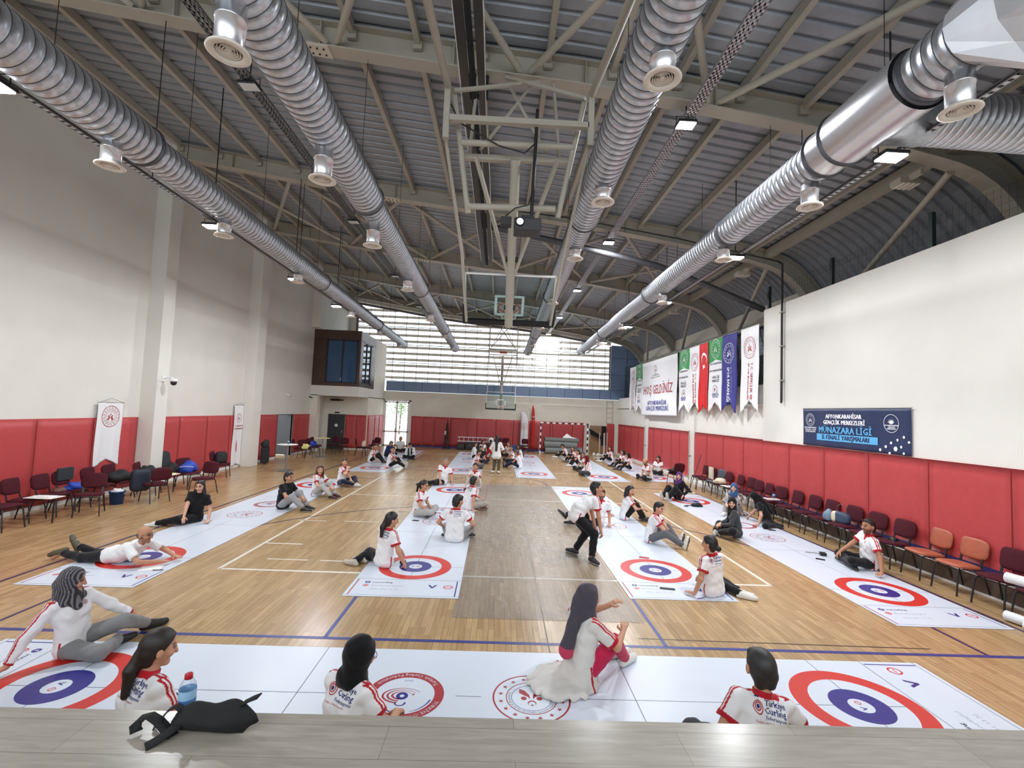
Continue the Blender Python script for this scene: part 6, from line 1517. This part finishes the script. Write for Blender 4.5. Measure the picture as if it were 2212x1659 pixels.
# ================================================================ CHAIRS
m_mar = M('maroon_fabric', (76, 27, 37), .85, noise=(60,.12), spec=.2); m_org = M('orange_vinyl', (172, 92, 66), .45, noise=(12,.1)); m_grysh = M('grey_plastic', (72,78,90), .5); m_frame = M('chair_frame', (24,24,26), .4)
def pad_shape(w, d, t, nx=14, ny=12, crown=.012, curve=0.0, rnd=4.0):
    """rounded cushion in XY with a soft crown; curve bends it about the y axis"""
    mb = MB(); vs = []
    def P(u, v, s):
        a, b = 2*u-1, 2*v-1
        m = max(abs(a), abs(b)); 
        if m > 1e-6:
            k = m/((abs(a)**rnd + abs(b)**rnd)**(1/rnd)); a *= k; b *= k
        e = max(0, 1-m**6); x, y = a*w/2, b*d/2
        z = s*(t/2*(.55+.45*e) + crown*e) if s > 0 else -t/2*(.55+.45*e)
        return (x, y, z + curve*a*a)
    for s in (1, -1):
        for i in range(nx+1):
            for j in range(ny+1): vs.append(P(i/nx, j/ny, s))
    W = ny+1; N = (nx+1)*W; fs = []
    for i in range(nx):
        for j in range(ny):
            f = (i*W+j, (i+1)*W+j, (i+1)*W+j+1, i*W+j+1); fs.append(f); fs.append(tuple(N+k for k in f[::-1]))
    rim = [i*W for i in range(nx+1)] + [nx*W+j for j in range(1, W)] + [i*W+ny for i in range(nx-1,-1,-1)] + [j for j in range(ny-1,0,-1)]
    for k in range(len(rim)): a, b = rim[k], rim[(k+1) % len(rim)]; fs.append((a, N+a, N+b, b))
    return mb.add(vs, fs, 0, True)
def make_chair(kind):
    fab = {'maroon': m_mar, 'orange': m_org, 'grey': m_grysh}[kind]
    t = thing('conference_chair', 'chair', 'chair')
    s = pad_shape(.48, .46, .06); s.xf(Matrix.Translation((0,.02,.45)) @ Matrix.Rotation(R(3),4,'X')); s.build('seat', fab, t)
    b = pad_shape(.46, .34, .055, curve=.045); b.xf(Matrix.Translation((0,-.235,.73)) @ Matrix.Rotation(R(100),4,'X')); b.build('backrest', fab, t)
    for sx in (-1, 1):
        MB().tube([(sx*.19,.20,.42),(sx*.205,.22,.38),(sx*.225,.27,0)], .013, 8).build('leg', m_frame, t)
        MB().tube([(sx*.19,-.16,.42),(sx*.205,-.20,.38),(sx*.225,-.30,0)], .013, 8).build('leg', m_frame, t)
        MB().bar((sx*.17,-.19,.44),(sx*.17,-.245,.66),.035,.012,up=(0,1,0)).build('back_bracket', m_frame, t)
    MB().tube([(-.19,.20,.415),(-.19,-.17,.415),(.19,-.17,.415),(.19,.20,.415)], .011, 8, closed=True).build('seat_frame', m_frame, t)
    return t
CH = {}
def chair(x, y, rz, label, group, kind='maroon'):
    if kind not in CH: CH[kind] = make_chair(kind); o = CH[kind]
    else: o = copy_tree(CH[kind])
    o.location = (x, y, 0); o.rotation_euler = (0, 0, R(rz)); o['label'] = label; o['group'] = group
    return o
GR = 'chairs along the right wall'
rlab = ['maroon chair at the far end of the right row, below the dark jacket', 'maroon chair with a white towel over its back in the right row', 'grey plastic chair in the right row next to the towel chair', 'maroon chair holding a cream bag in the right row', 'maroon chair with a white sheet on its seat behind the blue headscarf', 'maroon chair, first empty one past the white sheet in the right row', 'maroon chair, second empty one past the white sheet in the right row', 'maroon chair, third empty one past the white sheet in the right row', 'maroon chair with a bottle on its tablet, behind the woman in black', 'maroon chair, first empty one past the bottle in the right row', 'maroon chair, second empty one past the bottle in the right row', 'maroon chair beside the blue handbag, towards the back of the hall', 'maroon chair under the blue and cream handbag', 'maroon chair directly behind the man with sunglasses on his head', 'maroon chair with a black strap on it, next to the orange chairs', 'orange vinyl chair, farther from the stage of the two', 'orange vinyl chair, closer to the stage of the two', 'maroon chair at the near end of the right row, beside the orange chairs']
for i, (y, lab) in enumerate(zip([18.1,17.4,16.85,16.2,15.45,14.8,14.2,13.65,13.0,12.35,11.68,11.05,10.35,9.68,9.02,8.38,7.72,7.06], rlab)):
    rr = random.Random(i); chair((7.72 if y < 14.3 else 7.82) + rr.uniform(-.04,.04), y, 90 + rr.uniform(-7,7), lab, GR, 'orange' if i in (15,16) else 'grey' if i == 2 else 'maroon')
chair(7.62, 6.4, 88, 'maroon chair carrying plastic-wrapped white rolls at the right edge', GR)
chair(7.15, 18.75, 10, 'maroon chair turned sideways under the black jacket, before the right padding', GR)
GL = 'chairs along the left wall'
for x, y, rz, lab in [(-9.75,9.45,-88,'maroon chair at the left edge of the picture'), (-9.95,10.1,-80,'maroon chair behind the white writing tablet on the left'), (-9.95,10.72,-84,'maroon chair with a brown pouch on its seat'), (-10.05,11.3,-86,'maroon chair with a grey jacket over its back on the left'),
    (-9.25,10.85,-150,'maroon chair turned away from the left row beside the blue bucket'), (-9.98,11.95,-82,'maroon chair right behind the blue bucket'), (-10.02,12.6,-86,'maroon chair under the pile of black coats'), (-9.75,13.25,-70,'maroon chair by the first pilaster with a black bundle'),
    (-8.95,12.42,60,'maroon chair with a big backpack hung on its back'), (-8.42,13.55,176,'empty maroon chair with its back to the wall banner, facing the camera'), (-9.75,16.6,-75,'maroon chair under the black rucksack against the red padding'), (-10.15,14.75,-85,'maroon chair draped with a dark quilted jacket behind the first pilaster'), (-9.35,14.35,-110,'maroon chair under the bright blue bag')]:
    chair(x, y, rz, lab, GL)
GB = 'chairs at the back of the hall'
for x, y, rz, lab in [(-9.95,23.4,-80,'maroon chair by the dark open door on the left wall'), (-9.5,23.1,-120,'maroon chair with a printed bag hung on it, by the standing table'), (-9.55,24.2,-100,'maroon chair with a blue jacket near the yellow-topped table'), (-9.75,25.2,-90,'maroon chair behind the yellow-topped table'), (-9.2,26.0,160,'maroon chair before the recess, between table and dark door'), (-8.45,25.3,170,'maroon chair on the court side of the yellow-topped table'),
    (-7.45,25.3,-70,'maroon chair left of the far left mat'), (-7.0,25.0,110,'maroon chair with a white cloth bag hung on it'), (-7.1,26.6,150,'maroon chair in front of the pink-lit side wall'), (-.05,30.9,180,'maroon chair behind the standing woman'), (.45,30.9,180,'maroon chair by the back padding, middle of three'), (1.72,30.75,178,'maroon chair in front of the white feather flag')]:
    chair(x, y, rz, lab, GB)

# ================================================================ SMALL THINGS
def crumple(n, size, seed, flat=.5):
    rr = random.Random(seed); mb = MB(); mb.ball((0,0,0), 1, n); out = []
    p = [(rr.uniform(2,5),rr.uniform(2,5),rr.uniform(2,5),rr.uniform(0,6)) for _ in range(5)]
    for (x, y, z) in mb.v:
        d = 1 + .16*sum(math.sin(a*x+b*y+c*z+e) for a, b, c, e in p)/2
        zz = z*d
        if zz < -flat: zz = -flat + (zz+flat)*.1
        out.append((x*d*size[0], y*d*size[1], (zz+flat)*size[2]))
    mb.v = out; return mb
def soft(name, label, cat, loc, size, mat, seed, group=None, rz=0, strap=None, flap=None, flat=.6):
    t = thing(name, label, cat, loc, R(rz), group)
    crumple(20, size, seed, flat).build('body', mat, t)
    if strap: MB().tube([Vector(p) for p in strap], .012, 6).build('strap', m_dark, t)
    if flap: MB().tube([(-size[0]*.8,-size[1]*.85,size[2]*.9),(0,-size[1]*1.02,size[2]*1.02),(size[0]*.8,-size[1]*.85,size[2]*.9)], .008, 5).build('zip', flap, t)
    return t
m_blk = M('black_nylon', (22,22,25), .7, bump=(30,.4,.01)); m_navyb = M('navy_nylon', (30,36,52), .65, bump=(25,.4,.01)); m_bblue = M('bright_blue_nylon', (34,66,168), .55, bump=(20,.4,.01)); m_cream2 = M('cream_cotton', (214,204,178), .85, bump=(25,.4,.01)); m_brown2 = M('brown_leather', (98,66,54), .6)
m_dgrey = M('charcoal_quilt', (44,48,52), .85, bump=(22,.6,.02)); m_paper = M('paper_white', (232,232,228), .7); m_yel = M('yellow_paper', (226,222,140), .6)
soft('jacket', 'black jacket thrown on the sideways chair before the right padding', 'jacket', (7.15,18.72,.475), (.26,.24,.14), m_blk, 1)
tag(MB().box((-.02,-.17,.48),(.03,.17,.97)).add([],[]).xf(Matrix.Translation((7.98,17.4,-.06))).build('towel', m_cream2, bevel=.012), 'white towel hanging over a chair back in the right row', 'towel')
soft('bag', 'cream cotton bag lying on a chair in the right row', 'bag', (7.72,16.15,.475), (.2,.22,.11), m_cream2, 3)
tag(MB().box((-.15,-.22,0),(.15,.22,.012)).xf(Matrix.Translation((7.65,15.45,.485)) @ Matrix.Rotation(.1,4,'Z')).build('paper_sheet', m_paper), 'white paper lying on a chair seat in the right row', 'paper')
def water_bottle(label, loc, s=1.0):
    t = thing('water_bottle', label, 'bottle', loc, 0, 'water bottles')
    pr = [(0,.0),(.028,.0),(.0325,.006),(.0325,.05),(.0315,.053),(.0325,.056),(.0325,.115),(.030,.128),(.018,.15),(.0135,.156),(.0135,.163)]
    MB().lathe([(r*s,z*s) for r,z in pr], 28).build('bottle_body', glass_mat('bottle_plastic_clear', (242,246,250), .05, .06), t)
    MB().lathe([(0,.172*s),(.0145*s,.171*s),(.0155*s,.168*s),(.0155*s,.152*s),(.0135*s,.151*s)], 24).build('cap', M('cap_red', (178,24,36), .4), t)
    lb = MB(); n = 40; h0, h1 = .058*s, .112*s; r = .0331*s
    for i in range(n):
        a, b = 2*PI*i/n, 2*PI*(i+1)/n
        for k, (za, zc, mi) in enumerate(((h0, h0+.018*s, 1), (h0+.018*s, h1, 0))):
            lb.add([(r*math.cos(a),r*math.sin(a),za),(r*math.cos(b),r*math.sin(b),za),(r*math.cos(b),r*math.sin(b),zc),(r*math.cos(a),r*math.sin(a),zc)],[(0,1,2,3)],mi,True)
    lb.build('label', [M('label_light_blue',(150,190,220),.5), M('label_blue',(72,122,180),.5)], t)
    MB().lathe([(0,.004*s),(.029*s,.005*s),(.029*s,.045*s),(0,.046*s)],20).build('water', glass_mat('water_clear', (222,234,242), .02, .03), t)
    return t
b0 = water_bottle('clear water bottle with red cap standing on the stage edge', (-1.462,2.185,1.3), 1.06)
water_bottle('small water bottle on a chair tablet in the right row', (7.55,12.7,.60), 1.1); water_bottle('water bottle on the round standing table by the open door', (-8.3,18.5,1.065), 1.15)
# waist bag on the stage
wb = thing('waist_bag', 'black waist bag with loose strap lying on the stage floor', 'bag', (-1.30,2.10,1.3), R(-3))
mb = MB(); nx, ny = 26, 10; vs = []
for s in (1, -1):
    for i in range(nx+1):
        for j in range(ny+1):
            u, v = i/nx, j/ny; x = -.155 + .31*u; prof = math.sin(PI*min(1, u*.93+.07))**.55
            hgt = .128*prof*(1-.25*u) + .012*math.sin(7*u+2*v) + .008*math.sin(13*u+5*v); yy = (v-.35)*.02
            z = hgt*v + (.006 if v == 0 else 0) + .045*u*u*v; th = .055*math.sin(PI*min(.97,max(.03,v)))*prof + .002
            vs.append((x + .06*(v-.2)*u, yy + s*th - .05*(1-v)*0 - .01, max(.002, z)))
W = ny+1; N = (nx+1)*W
for i in range(nx):
    for j in range(ny):
        f = (i*W+j,(i+1)*W+j,(i+1)*W+j+1,i*W+j+1); mb.f += [f[::-1], tuple(N+k for k in f)]; mb.m += [0,0]; mb.sm += [True,True]
mb.v = vs
rim = [i*W for i in range(nx+1)] + [nx*W+j for j in range(1,W)] + [i*W+ny for i in range(nx-1,-1,-1)] + [j for j in range(ny-1,0,-1)]
for k in range(len(rim)): a, b = rim[k], rim[(k+1) % len(rim)]; mb.f.append((a,b,N+b,N+a)); mb.m.append(0); mb.sm.append(True)
m_bag = M('black_canvas', (15,15,17), .8, bump=(60,.3,.004)); mb.build('pouch', m_bag, wb)
def ribbon(mb, pts, w, t=.004):
    P = [Vector(p) for p in pts]; vs = []
    for i, p in enumerate(P):
        d = (P[min(i+1,len(P)-1)]-P[max(i-1,0)]).normalized(); s = d.cross(Vector((0,0,1))); s = s.normalized() if s.length > .1 else Vector((0,1,0)); n = s.cross(d)
        vs += [p+s*w/2+n*t/2, p-s*w/2+n*t/2, p-s*w/2-n*t/2, p+s*w/2-n*t/2]
    k = len(P); fs = [(4*i+j, 4*i+(j+1)%4, 4*i+4+(j+1)%4, 4*i+4+j) for i in range(k-1) for j in range(4)] + [(0,3,2,1),(4*k-4,4*k-3,4*k-2,4*k-1)]
    mb.add(vs, fs, 0, True)
sm_ = MB(); ribbon(sm_, [(-.13,.0,.075),(-.16,.005,.088),(-.19,0,.07),(-.215,-.01,.035),(-.235,-.02,.006)], .035); sm_.build('strap', m_bag, wb)
sm_ = MB(); ribbon(sm_, [(-.12,-.06,.008),(-.16,-.045,.02),(-.21,-.03,.045),(-.25,-.025,.06),(-.285,-.03,.05),(-.295,-.045,.025),(-.28,-.055,.012)], .045, .006); sm_.build('loose_strap', m_bag, wb)
sm_ = MB(); ribbon(sm_, [(-.10,-.035,.05),(-.13,-.07,.03),(-.16,-.10,.012),(-.185,-.125,.004)], .05, .006); sm_.build('strap_end', m_bag, wb)
MB().box((-.288,-.04,.04),(-.268,-.034,.046)).build('buckle', m_alu, wb)
sm_ = MB(); ribbon(sm_, [(.13,0,.115),(.165,.0,.135),(.20,.0,.15)], .04, .006); sm_.build('side_tab', m_bag, wb)
# left wall bits
soft('bundle', 'black bundle of clothes on the chair by the first pilaster', 'clothes', (-9.8,13.25,.475), (.2,.2,.2), m_blk, 5)
soft('coat_pile', 'pile of black coats heaped on a left chair', 'clothes', (-10.0,12.55,.475), (.26,.3,.17), m_blk, 6)
tag(MB().box((-.03,-.2,0),(.03,.2,.3)).xf(Matrix.Translation((-10.25,11.3,.66))).build('jacket', m_dgrey, bevel=.02), 'grey jacket folded over a chair back in the left row', 'jacket')
soft('pouch', 'brown leather pouch on a left chair', 'pouch', (-9.9,10.8,.475), (.1,.15,.07), m_brown2, 8)
soft('plastic_bag', 'bright blue plastic bag on a left chair next to the pouch', 'bag', (-9.95,11.22,.475), (.14,.17,.11), m_bblue, 9)
t = thing('writing_tablet', 'white writing tablet with papers beside the left chairs', 'tablet', (-9.5,10.05,.52)); 
MB().box((-.28,-.17,0),(.28,.17,.015)).build('board', m_white, t, bevel=.01); MB().box((-.1,-.1,.015),(.16,.1,.03)).build('papers', m_paper, t); MB().cyl((.2,.0,-.52),(.2,.0,0),.015,8).build('arm', m_frame, t); MB().lathe([(.05,.016),(.05,.03)],16,(-.18,0,0)).build('tape_roll', m_white, t)
t = thing('bucket', 'blue plastic bucket full of paper on the floor by the left chairs', 'bucket', (-9.55,11.98,0)); m_bk = M('blue_plastic', (28,70,132), .4)
MB().lathe([(0,.01),(.13,.0),(.16,.30),(.172,.30),(.172,.32),(.155,.32),(.13,.03)],26).build('pail', m_bk, t); crumple(14,(.13,.13,.08),4).xf(Matrix.Translation((0,0,.27))).build('paper', m_paper, t); MB().tube([(-.16,0,.28),(-.15,.1,.2),(0,.15,.15),(.15,.1,.2),(.16,0,.28)],.005,6).build('handle', m_white, t)
t = thing('backpack', 'navy backpack hung on the back of a left chair', 'backpack', (-9.25,12.3,.30), R(-120))
s_ = pad_shape(.42,.55,.2,rnd=5); s_.xf(Matrix.Translation((0,0,.25)) @ Matrix.Rotation(R(90),4,'X')); s_.build('main_pocket', m_navyb, t); s_ = pad_shape(.32,.26,.1); s_.xf(Matrix.Translation((0,-.13,.15)) @ Matrix.Rotation(R(90),4,'X')); s_.build('front_pocket', m_navyb, t); MB().tube([(-.08,0,.5),(-.06,-.01,.56),(.06,-.01,.56),(.08,0,.5)],.012,6).build('grab_handle', m_dark, t)
t = thing('backpack', 'black rucksack standing on a chair against the red padding', 'backpack', (-9.75,16.6,.475), R(40)); s_ = pad_shape(.36,.42,.22,rnd=4); s_.xf(Matrix.Translation((0,0,.2)) @ Matrix.Rotation(R(80),4,'X')); s_.build('main_pocket', m_blk, t); MB().tube([(-.1,.08,.36),(-.12,.2,.25),(-.11,.16,.05)],.014,6).build('shoulder_strap', m_brown2, t)
soft('bag', 'bright blue bag on a chair against the red padding', 'bag', (-9.4,14.35,.475), (.22,.2,.2), m_bblue, 12, rz=20, flap=m_white)
soft('bag', 'black bag leaning next to the bright blue bag', 'bag', (-9.72,14.1,.475), (.2,.16,.2), m_blk, 13)
tag(pad_shape(.5,.5,.07).xf(Matrix.Translation((-10.40,14.75,.78)) @ Matrix.Rotation(R(80),4,'Y')).build('jacket', m_dgrey), 'dark quilted jacket hung behind the first pilaster', 'jacket')
t = thing('clipboard', 'yellow leaflets on a small tablet by the left chairs', 'papers', (-9.5,13.7,.5)); MB().box((-.22,-.15,0),(.22,.15,.015)).build('board', m_white, t); MB().box((-.12,-.1,.015),(.14,.1,.035)).build('leaflets', m_yel, t); MB().cyl((.15,0,-.5),(.15,0,0),.014,8).build('arm', m_frame, t)
t = thing('suitcase', 'black upright suitcase with a jacket beside the second pilaster', 'suitcase', (-10.15,20.5,0), R(-70)); MB().box((-.24,-.15,.06),(.24,.15,.72)).build('shell', m_blk, t, bevel=.03)
for x in (-.2,.2): MB().cyl((x-.02,0,.035),(x+.02,0,.035),.035,10).build('wheel', m_dark, t)
MB().tube([(-.1,.1,.7),(-.1,.1,1.0),(.1,.1,1.0),(.1,.1,.7)],.012,6).build('pull_handle', m_dark, t); crumple(16,(.2,.16,.2),3).xf(Matrix.Translation((0,-.02,.72))).build('jacket', m_dgrey, t)
def high_table(x, y, label, top, h=1.06):
    t = thing('standing_table', label, 'table', (x,y,0), 0, 'round standing tables')
    MB().lathe([(0,h-.025),(.37,h-.025),(.38,h-.015),(.38,h-.005),(.37,h),(0,h)],32).build('table_top', top, t); MB().cyl((0,0,.03),(0,0,h-.02),.038,14).build('column', M('brushed_steel',(150,152,155),.3,metal=.8), t); MB().box((-.23,-.23,0),(.23,.23,.03)).build('foot_plate', _M['brushed_steel'], t, bevel=.006)
high_table(-8.33,18.5,'white round standing table by the open door', m_white); high_table(-9.05,24.05,'yellowish round table in front of the recess', M('cream_table',(228,214,150),.5), .95)
soft('bag', 'printed carrier bag on a chair by the standing table', 'bag', (-9.4,22.85,.475), (.15,.12,.16), m_yel, 15); soft('jacket', 'blue jacket on a chair near the yellowish table', 'jacket', (-9.55,24.2,.475), (.17,.17,.2), m_bblue, 16)
soft('cloth_bag', 'white cloth bag hanging from a chair by the far left mat', 'bag', (-7.2,25.02,.5), (.12,.12,.2), m_cream2, 17)
tag(MB().box((.85,31.4,0),(1.2,31.7,.42)).build('blue_box', M('blue_plastic',(28,70,132),.4), bevel=.02), 'blue box on the floor by the back padding', 'box')
# right wall bits
t = thing('handbag', 'blue and cream handbag standing on a chair in the right row', 'handbag', (7.72,10.4,.475), R(100)); s_ = pad_shape(.40,.26,.16,rnd=3); s_.xf(Matrix.Translation((0,0,.13)) @ Matrix.Rotation(R(90),4,'X')); s_.build('body', M('denim_blue',(58,72,96),.6), t)
s_ = pad_shape(.16,.25,.165,rnd=3); s_.xf(Matrix.Translation((.14,0,.13)) @ Matrix.Rotation(R(90),4,'X')); s_.build('cream_panel', m_cream2, t); MB().tube([(-.12,0,.24),(-.1,0,.38),(0,0,.44),(.1,0,.38),(.12,0,.24)],.01,6).build('handle', m_brown2, t)
soft('bag', 'small light blue bag beside the handbag in the right row', 'bag', (7.68,10.75,.475), (.1,.1,.16), M('pale_blue',(120,140,160),.6), 19)
t = thing('strap', 'black strap lying on a chair next to the orange chairs', 'strap', (7.72,9.02,.48)); m_ = MB(); ribbon(m_, [(-.15,-.2,.01),(-.05,0,.03),(0,.1,.012),(.1,.2,.02)], .04); m_.build('webbing', m_dark, t); crumple(12,(.07,.07,.05),2).build('buckle_bundle', m_dark, t)
t = thing('writing_tablet', 'white folding tablet arm under the bottle in the right row', 'tablet', (7.5,12.72,.585)); MB().box((-.16,-.13,-.012),(.16,.13,.012)).build('board', m_white, t); MB().box((-.1,.02,.012),(.06,.12,.014)).build('red_leaflet', m_inkr, t); MB().cyl((.12,.1,-.585),(.12,.1,-.01),.012,8).build('arm', m_frame, t)
t = thing('brush_broom', 'long-handled brush leaning on the towel chair', 'brush', (6.95,16.9,0)); MB().cyl((0,0,.06),(.62,.45,1.35),.012,8).build('handle', m_dark, t); MB().box((-.06,-.13,.03),(.06,.13,.08)).build('head', m_dark, t); MB().box((-.16,-.16,.002),(.16,.16,.02)).build('white_pad', m_white, t)
def wrapped_roll(label, a, b, r, seed):
    a, b = Vector(a), Vector(b); m = (a+b)/2; t = thing('wrapped_roll', label, 'roll', tuple(m), 0, 'plastic-wrapped white rolls'); d = (b-a).normalized()
    P = [a-m+(b-a)*k/14 for k in range(15)]; MB().tube(P, [r*(1+.03*math.sin(k*2.1+seed)) for k in range(15)], 22).build('roll_tube', M('wrapped_white',(226,228,230),.18,spec=.6,bump=(14,.35,.01)), t)
    w = d.cross(Vector((0,0,1))).normalized(); g = MB(); rr = random.Random(seed)
    for k in range(9):
        c = a-m + d*(.15+.17*k); ang = R(60+rr.uniform(-30,40)) ; n = (w*-math.cos(ang)+Vector((0,0,1))*math.sin(ang)); tt = n.cross(d)
        o = c + n*(r*1.04)
        if k % 2: 
            for q in range(14):
                a0, a1 = 2*PI*q/14, 2*PI*(q+1)/14; f = lambda an, ra: o + (d*math.cos(an)+tt*math.sin(an)*.8)*ra - n*((math.sin(an)*.8*ra)**2/(2*r)); g.add([f(a0,.03),f(a1,.03),f(a1,.041),f(a0,.041)],[(0,1,2,3)],0)
        else: g.add([o-d*.03,o-d*.018,o+tt*.045-d*.0,o+tt*.05+d*.006],[(0,1,2,3)],1); g.add([o+d*.02,o+d*.034,o+tt*.05+d*.006,o+tt*.044+d*.0],[(0,1,2,3)],1)
    g.build('logo_print', [m_mred, m_mblue], t)
wrapped_roll('plastic-wrapped white roll on the floor at the right edge, against the skirting', (7.28,6.62,.075), (9.0 if 0 else 7.62,4.9,.075), .07, 1)
wrapped_roll('plastic-wrapped white roll on the floor at the right edge, closer to the mat', (7.2,6.3,.075), (7.5,4.6,.075), .07, 2)
wrapped_roll('plastic-wrapped white roll lying on the near right chair', (7.45,6.75,.57), (7.7,5.5,.56), .075, 3); wrapped_roll('second plastic-wrapped white roll lying on the near right chair', (7.62,6.62,.56), (7.86,5.6,.57), .065, 4)
# small things on the mats
def flat_box(name, label, cat, x, y, w, d, h, rz, mat, z=.0065, face=None, group=None):
    t = thing(name, label, cat, (x,y,z), R(rz), group); MB().box((-w/2,-d/2,0),(w/2,d/2,h)).build('case' if name == 'phone' else 'board', mat, t, bevel=min(h*.4,.003))
    if face: MB().box((-w/2+.006,-d/2+.008,h),(w/2-.006,d/2-.008,h+.0008)).build('screen' if name == 'phone' else 'print', face, t)
    return t
m_scr = M('phone_glass', (10,10,14), .08)
flat_box('phone', 'black phone lying on the rightmost mat before the man with sunglasses', 'phone', 6.42,9.25,.078,.16,.009,55,m_dark,face=m_scr,group='phones')
flat_box('phone', 'phone on the second mat beside the cross-legged woman', 'phone', -2.0,11.3,.078,.16,.009,80,m_dark,face=m_scr,group='phones')
flat_box('phone', 'phone by the hand of the woman writing on the rightmost mat', 'phone', 6.82,11.55,.08,.16,.009,70,m_dark,face=m_scr,group='phones')
flat_box('phone', 'dark phone case at the lower end of the third mat', 'phone', 2.66,7.42,.23,.06,.012,-12,m_dark,face=m_brn,group='phones')
flat_box('card', 'white card with a thin red frame on the third mat', 'card', 2.78,8.98,.2,.12,.004,-14,m_paper,face=m_inkr); 
flat_box('clipboard', 'white clipboard under the hands of the lying man', 'clipboard', -5.50,7.62,.30,.22,.006,20,m_paper,z=.0065)
tag(MB().tube([(0,0,.012),(.14,.03,.012)],.006,8).xf(Matrix.Translation((-5.40,7.52,.005))).build('pen', m_dark), 'black pen beside the clipboard of the lying man', 'pen')
tag(MB().tube([(0,0,.012),(.13,.05,.012)],.005,8).xf(Matrix.Translation((2.98,7.05,.0))).build('pen', m_mblue), 'blue pen next to the kneeling woman with a bun', 'pen')
t = thing('curling_brush', 'small black brush lying on the rightmost mat', 'brush', (6.62,9.55,.0065), R(-20)); MB().cyl((-.26,0,.03),(0,0,.03),.007,8).build('handle', m_alu, t); MB().box((0,-.06,0),(.11,.06,.06)).build('brush_head', m_dark, t, bevel=.01)
soft('belt_bag', 'black belt bag with strap lying on the rightmost mat', 'bag', (6.1,14.3,.0065), (.17,.09,.07), m_blk, 23, strap=[(-.15,0,.03),(-.3,.05,.012),(-.4,-.03,.012),(-.3,-.1,.012)])
tag(MB().lathe([(0,0),(.05,.0),(.055,.02),(.05,.045),(.02,.05),(.015,.075),(0,.078)],18,(-1.67,8.23,.006)).build('curling_stone', m_blk), 'small dark floor curling stone under the ponytailed woman\u2019s hand', 'curling stone')
tag(MB().lathe([(0,0),(.05,.0),(.055,.02),(.05,.045),(.02,.05),(.015,.075),(0,.078)],18,(-1.28,14.2,.006)).build('curling_stone', m_navyb), 'floor curling stone in a clear cup on the second front mat', 'curling stone')
if hp5 is not None:
    h = hp5['rh']; tag(MB().tube([tuple(h + np.array((.03,.03,.02))), tuple(h + np.array((.06,.02,.16)))], .005, 8).build('pen', m_inkr), 'red pen held by the man at the stage edge', 'pen')
tag(MB().box((-.06,-.02,0),(.06,.02,.10)).xf(Matrix.Translation((7.85,9.5,.001))).build('plastic_cup', m_paper, bevel=.01), 'white carton under the chairs behind the man with sunglasses', 'carton')
# ================================================================ LIGHT
w = bpy.data.worlds.new('sky'); SC.world = w; w.use_nodes = True
bg = w.node_tree.nodes['Background']; bg.inputs[0].default_value = (.86, .93, 1.0, 1); bg.inputs[1].default_value = 3.6
def portal(name, loc, rot, sx, sy):
    ld = bpy.data.lights.new(name, 'AREA'); ld.shape = 'RECTANGLE'; ld.size = sx; ld.size_y = sy; ld.cycles.is_portal = True
    o = bpy.data.objects.new(name, ld); COL.objects.link(o); o.location = loc; o.rotation_euler = rot
portal('window_portal', (-1.3, YB+.6, 6.7), (R(90), 0, R(180)) if 0 else (R(-90), 0, 0), 17.6, 5)
portal('rear_portal', (0, -3.3, 6.2), (R(90), 0, 0), 23, 6)
SC.view_settings.view_transform = 'Standard'; SC.view_settings.look = 'None'; SC.view_settings.gamma = 1; SC.view_settings.use_curve_mapping = False
SC.view_settings.exposure = -0.24
SC.cycles.use_denoising = True
SC.cycles.max_bounces = 8; SC.cycles.diffuse_bounces = 4; SC.cycles.glossy_bounces = 4; SC.cycles.transmission_bounces = 4; SC.cycles.transparent_max_bounces = 12
SC.cycles.sample_clamp_indirect = 6; SC.cycles.caustics_reflective = False; SC.cycles.caustics_refractive = False
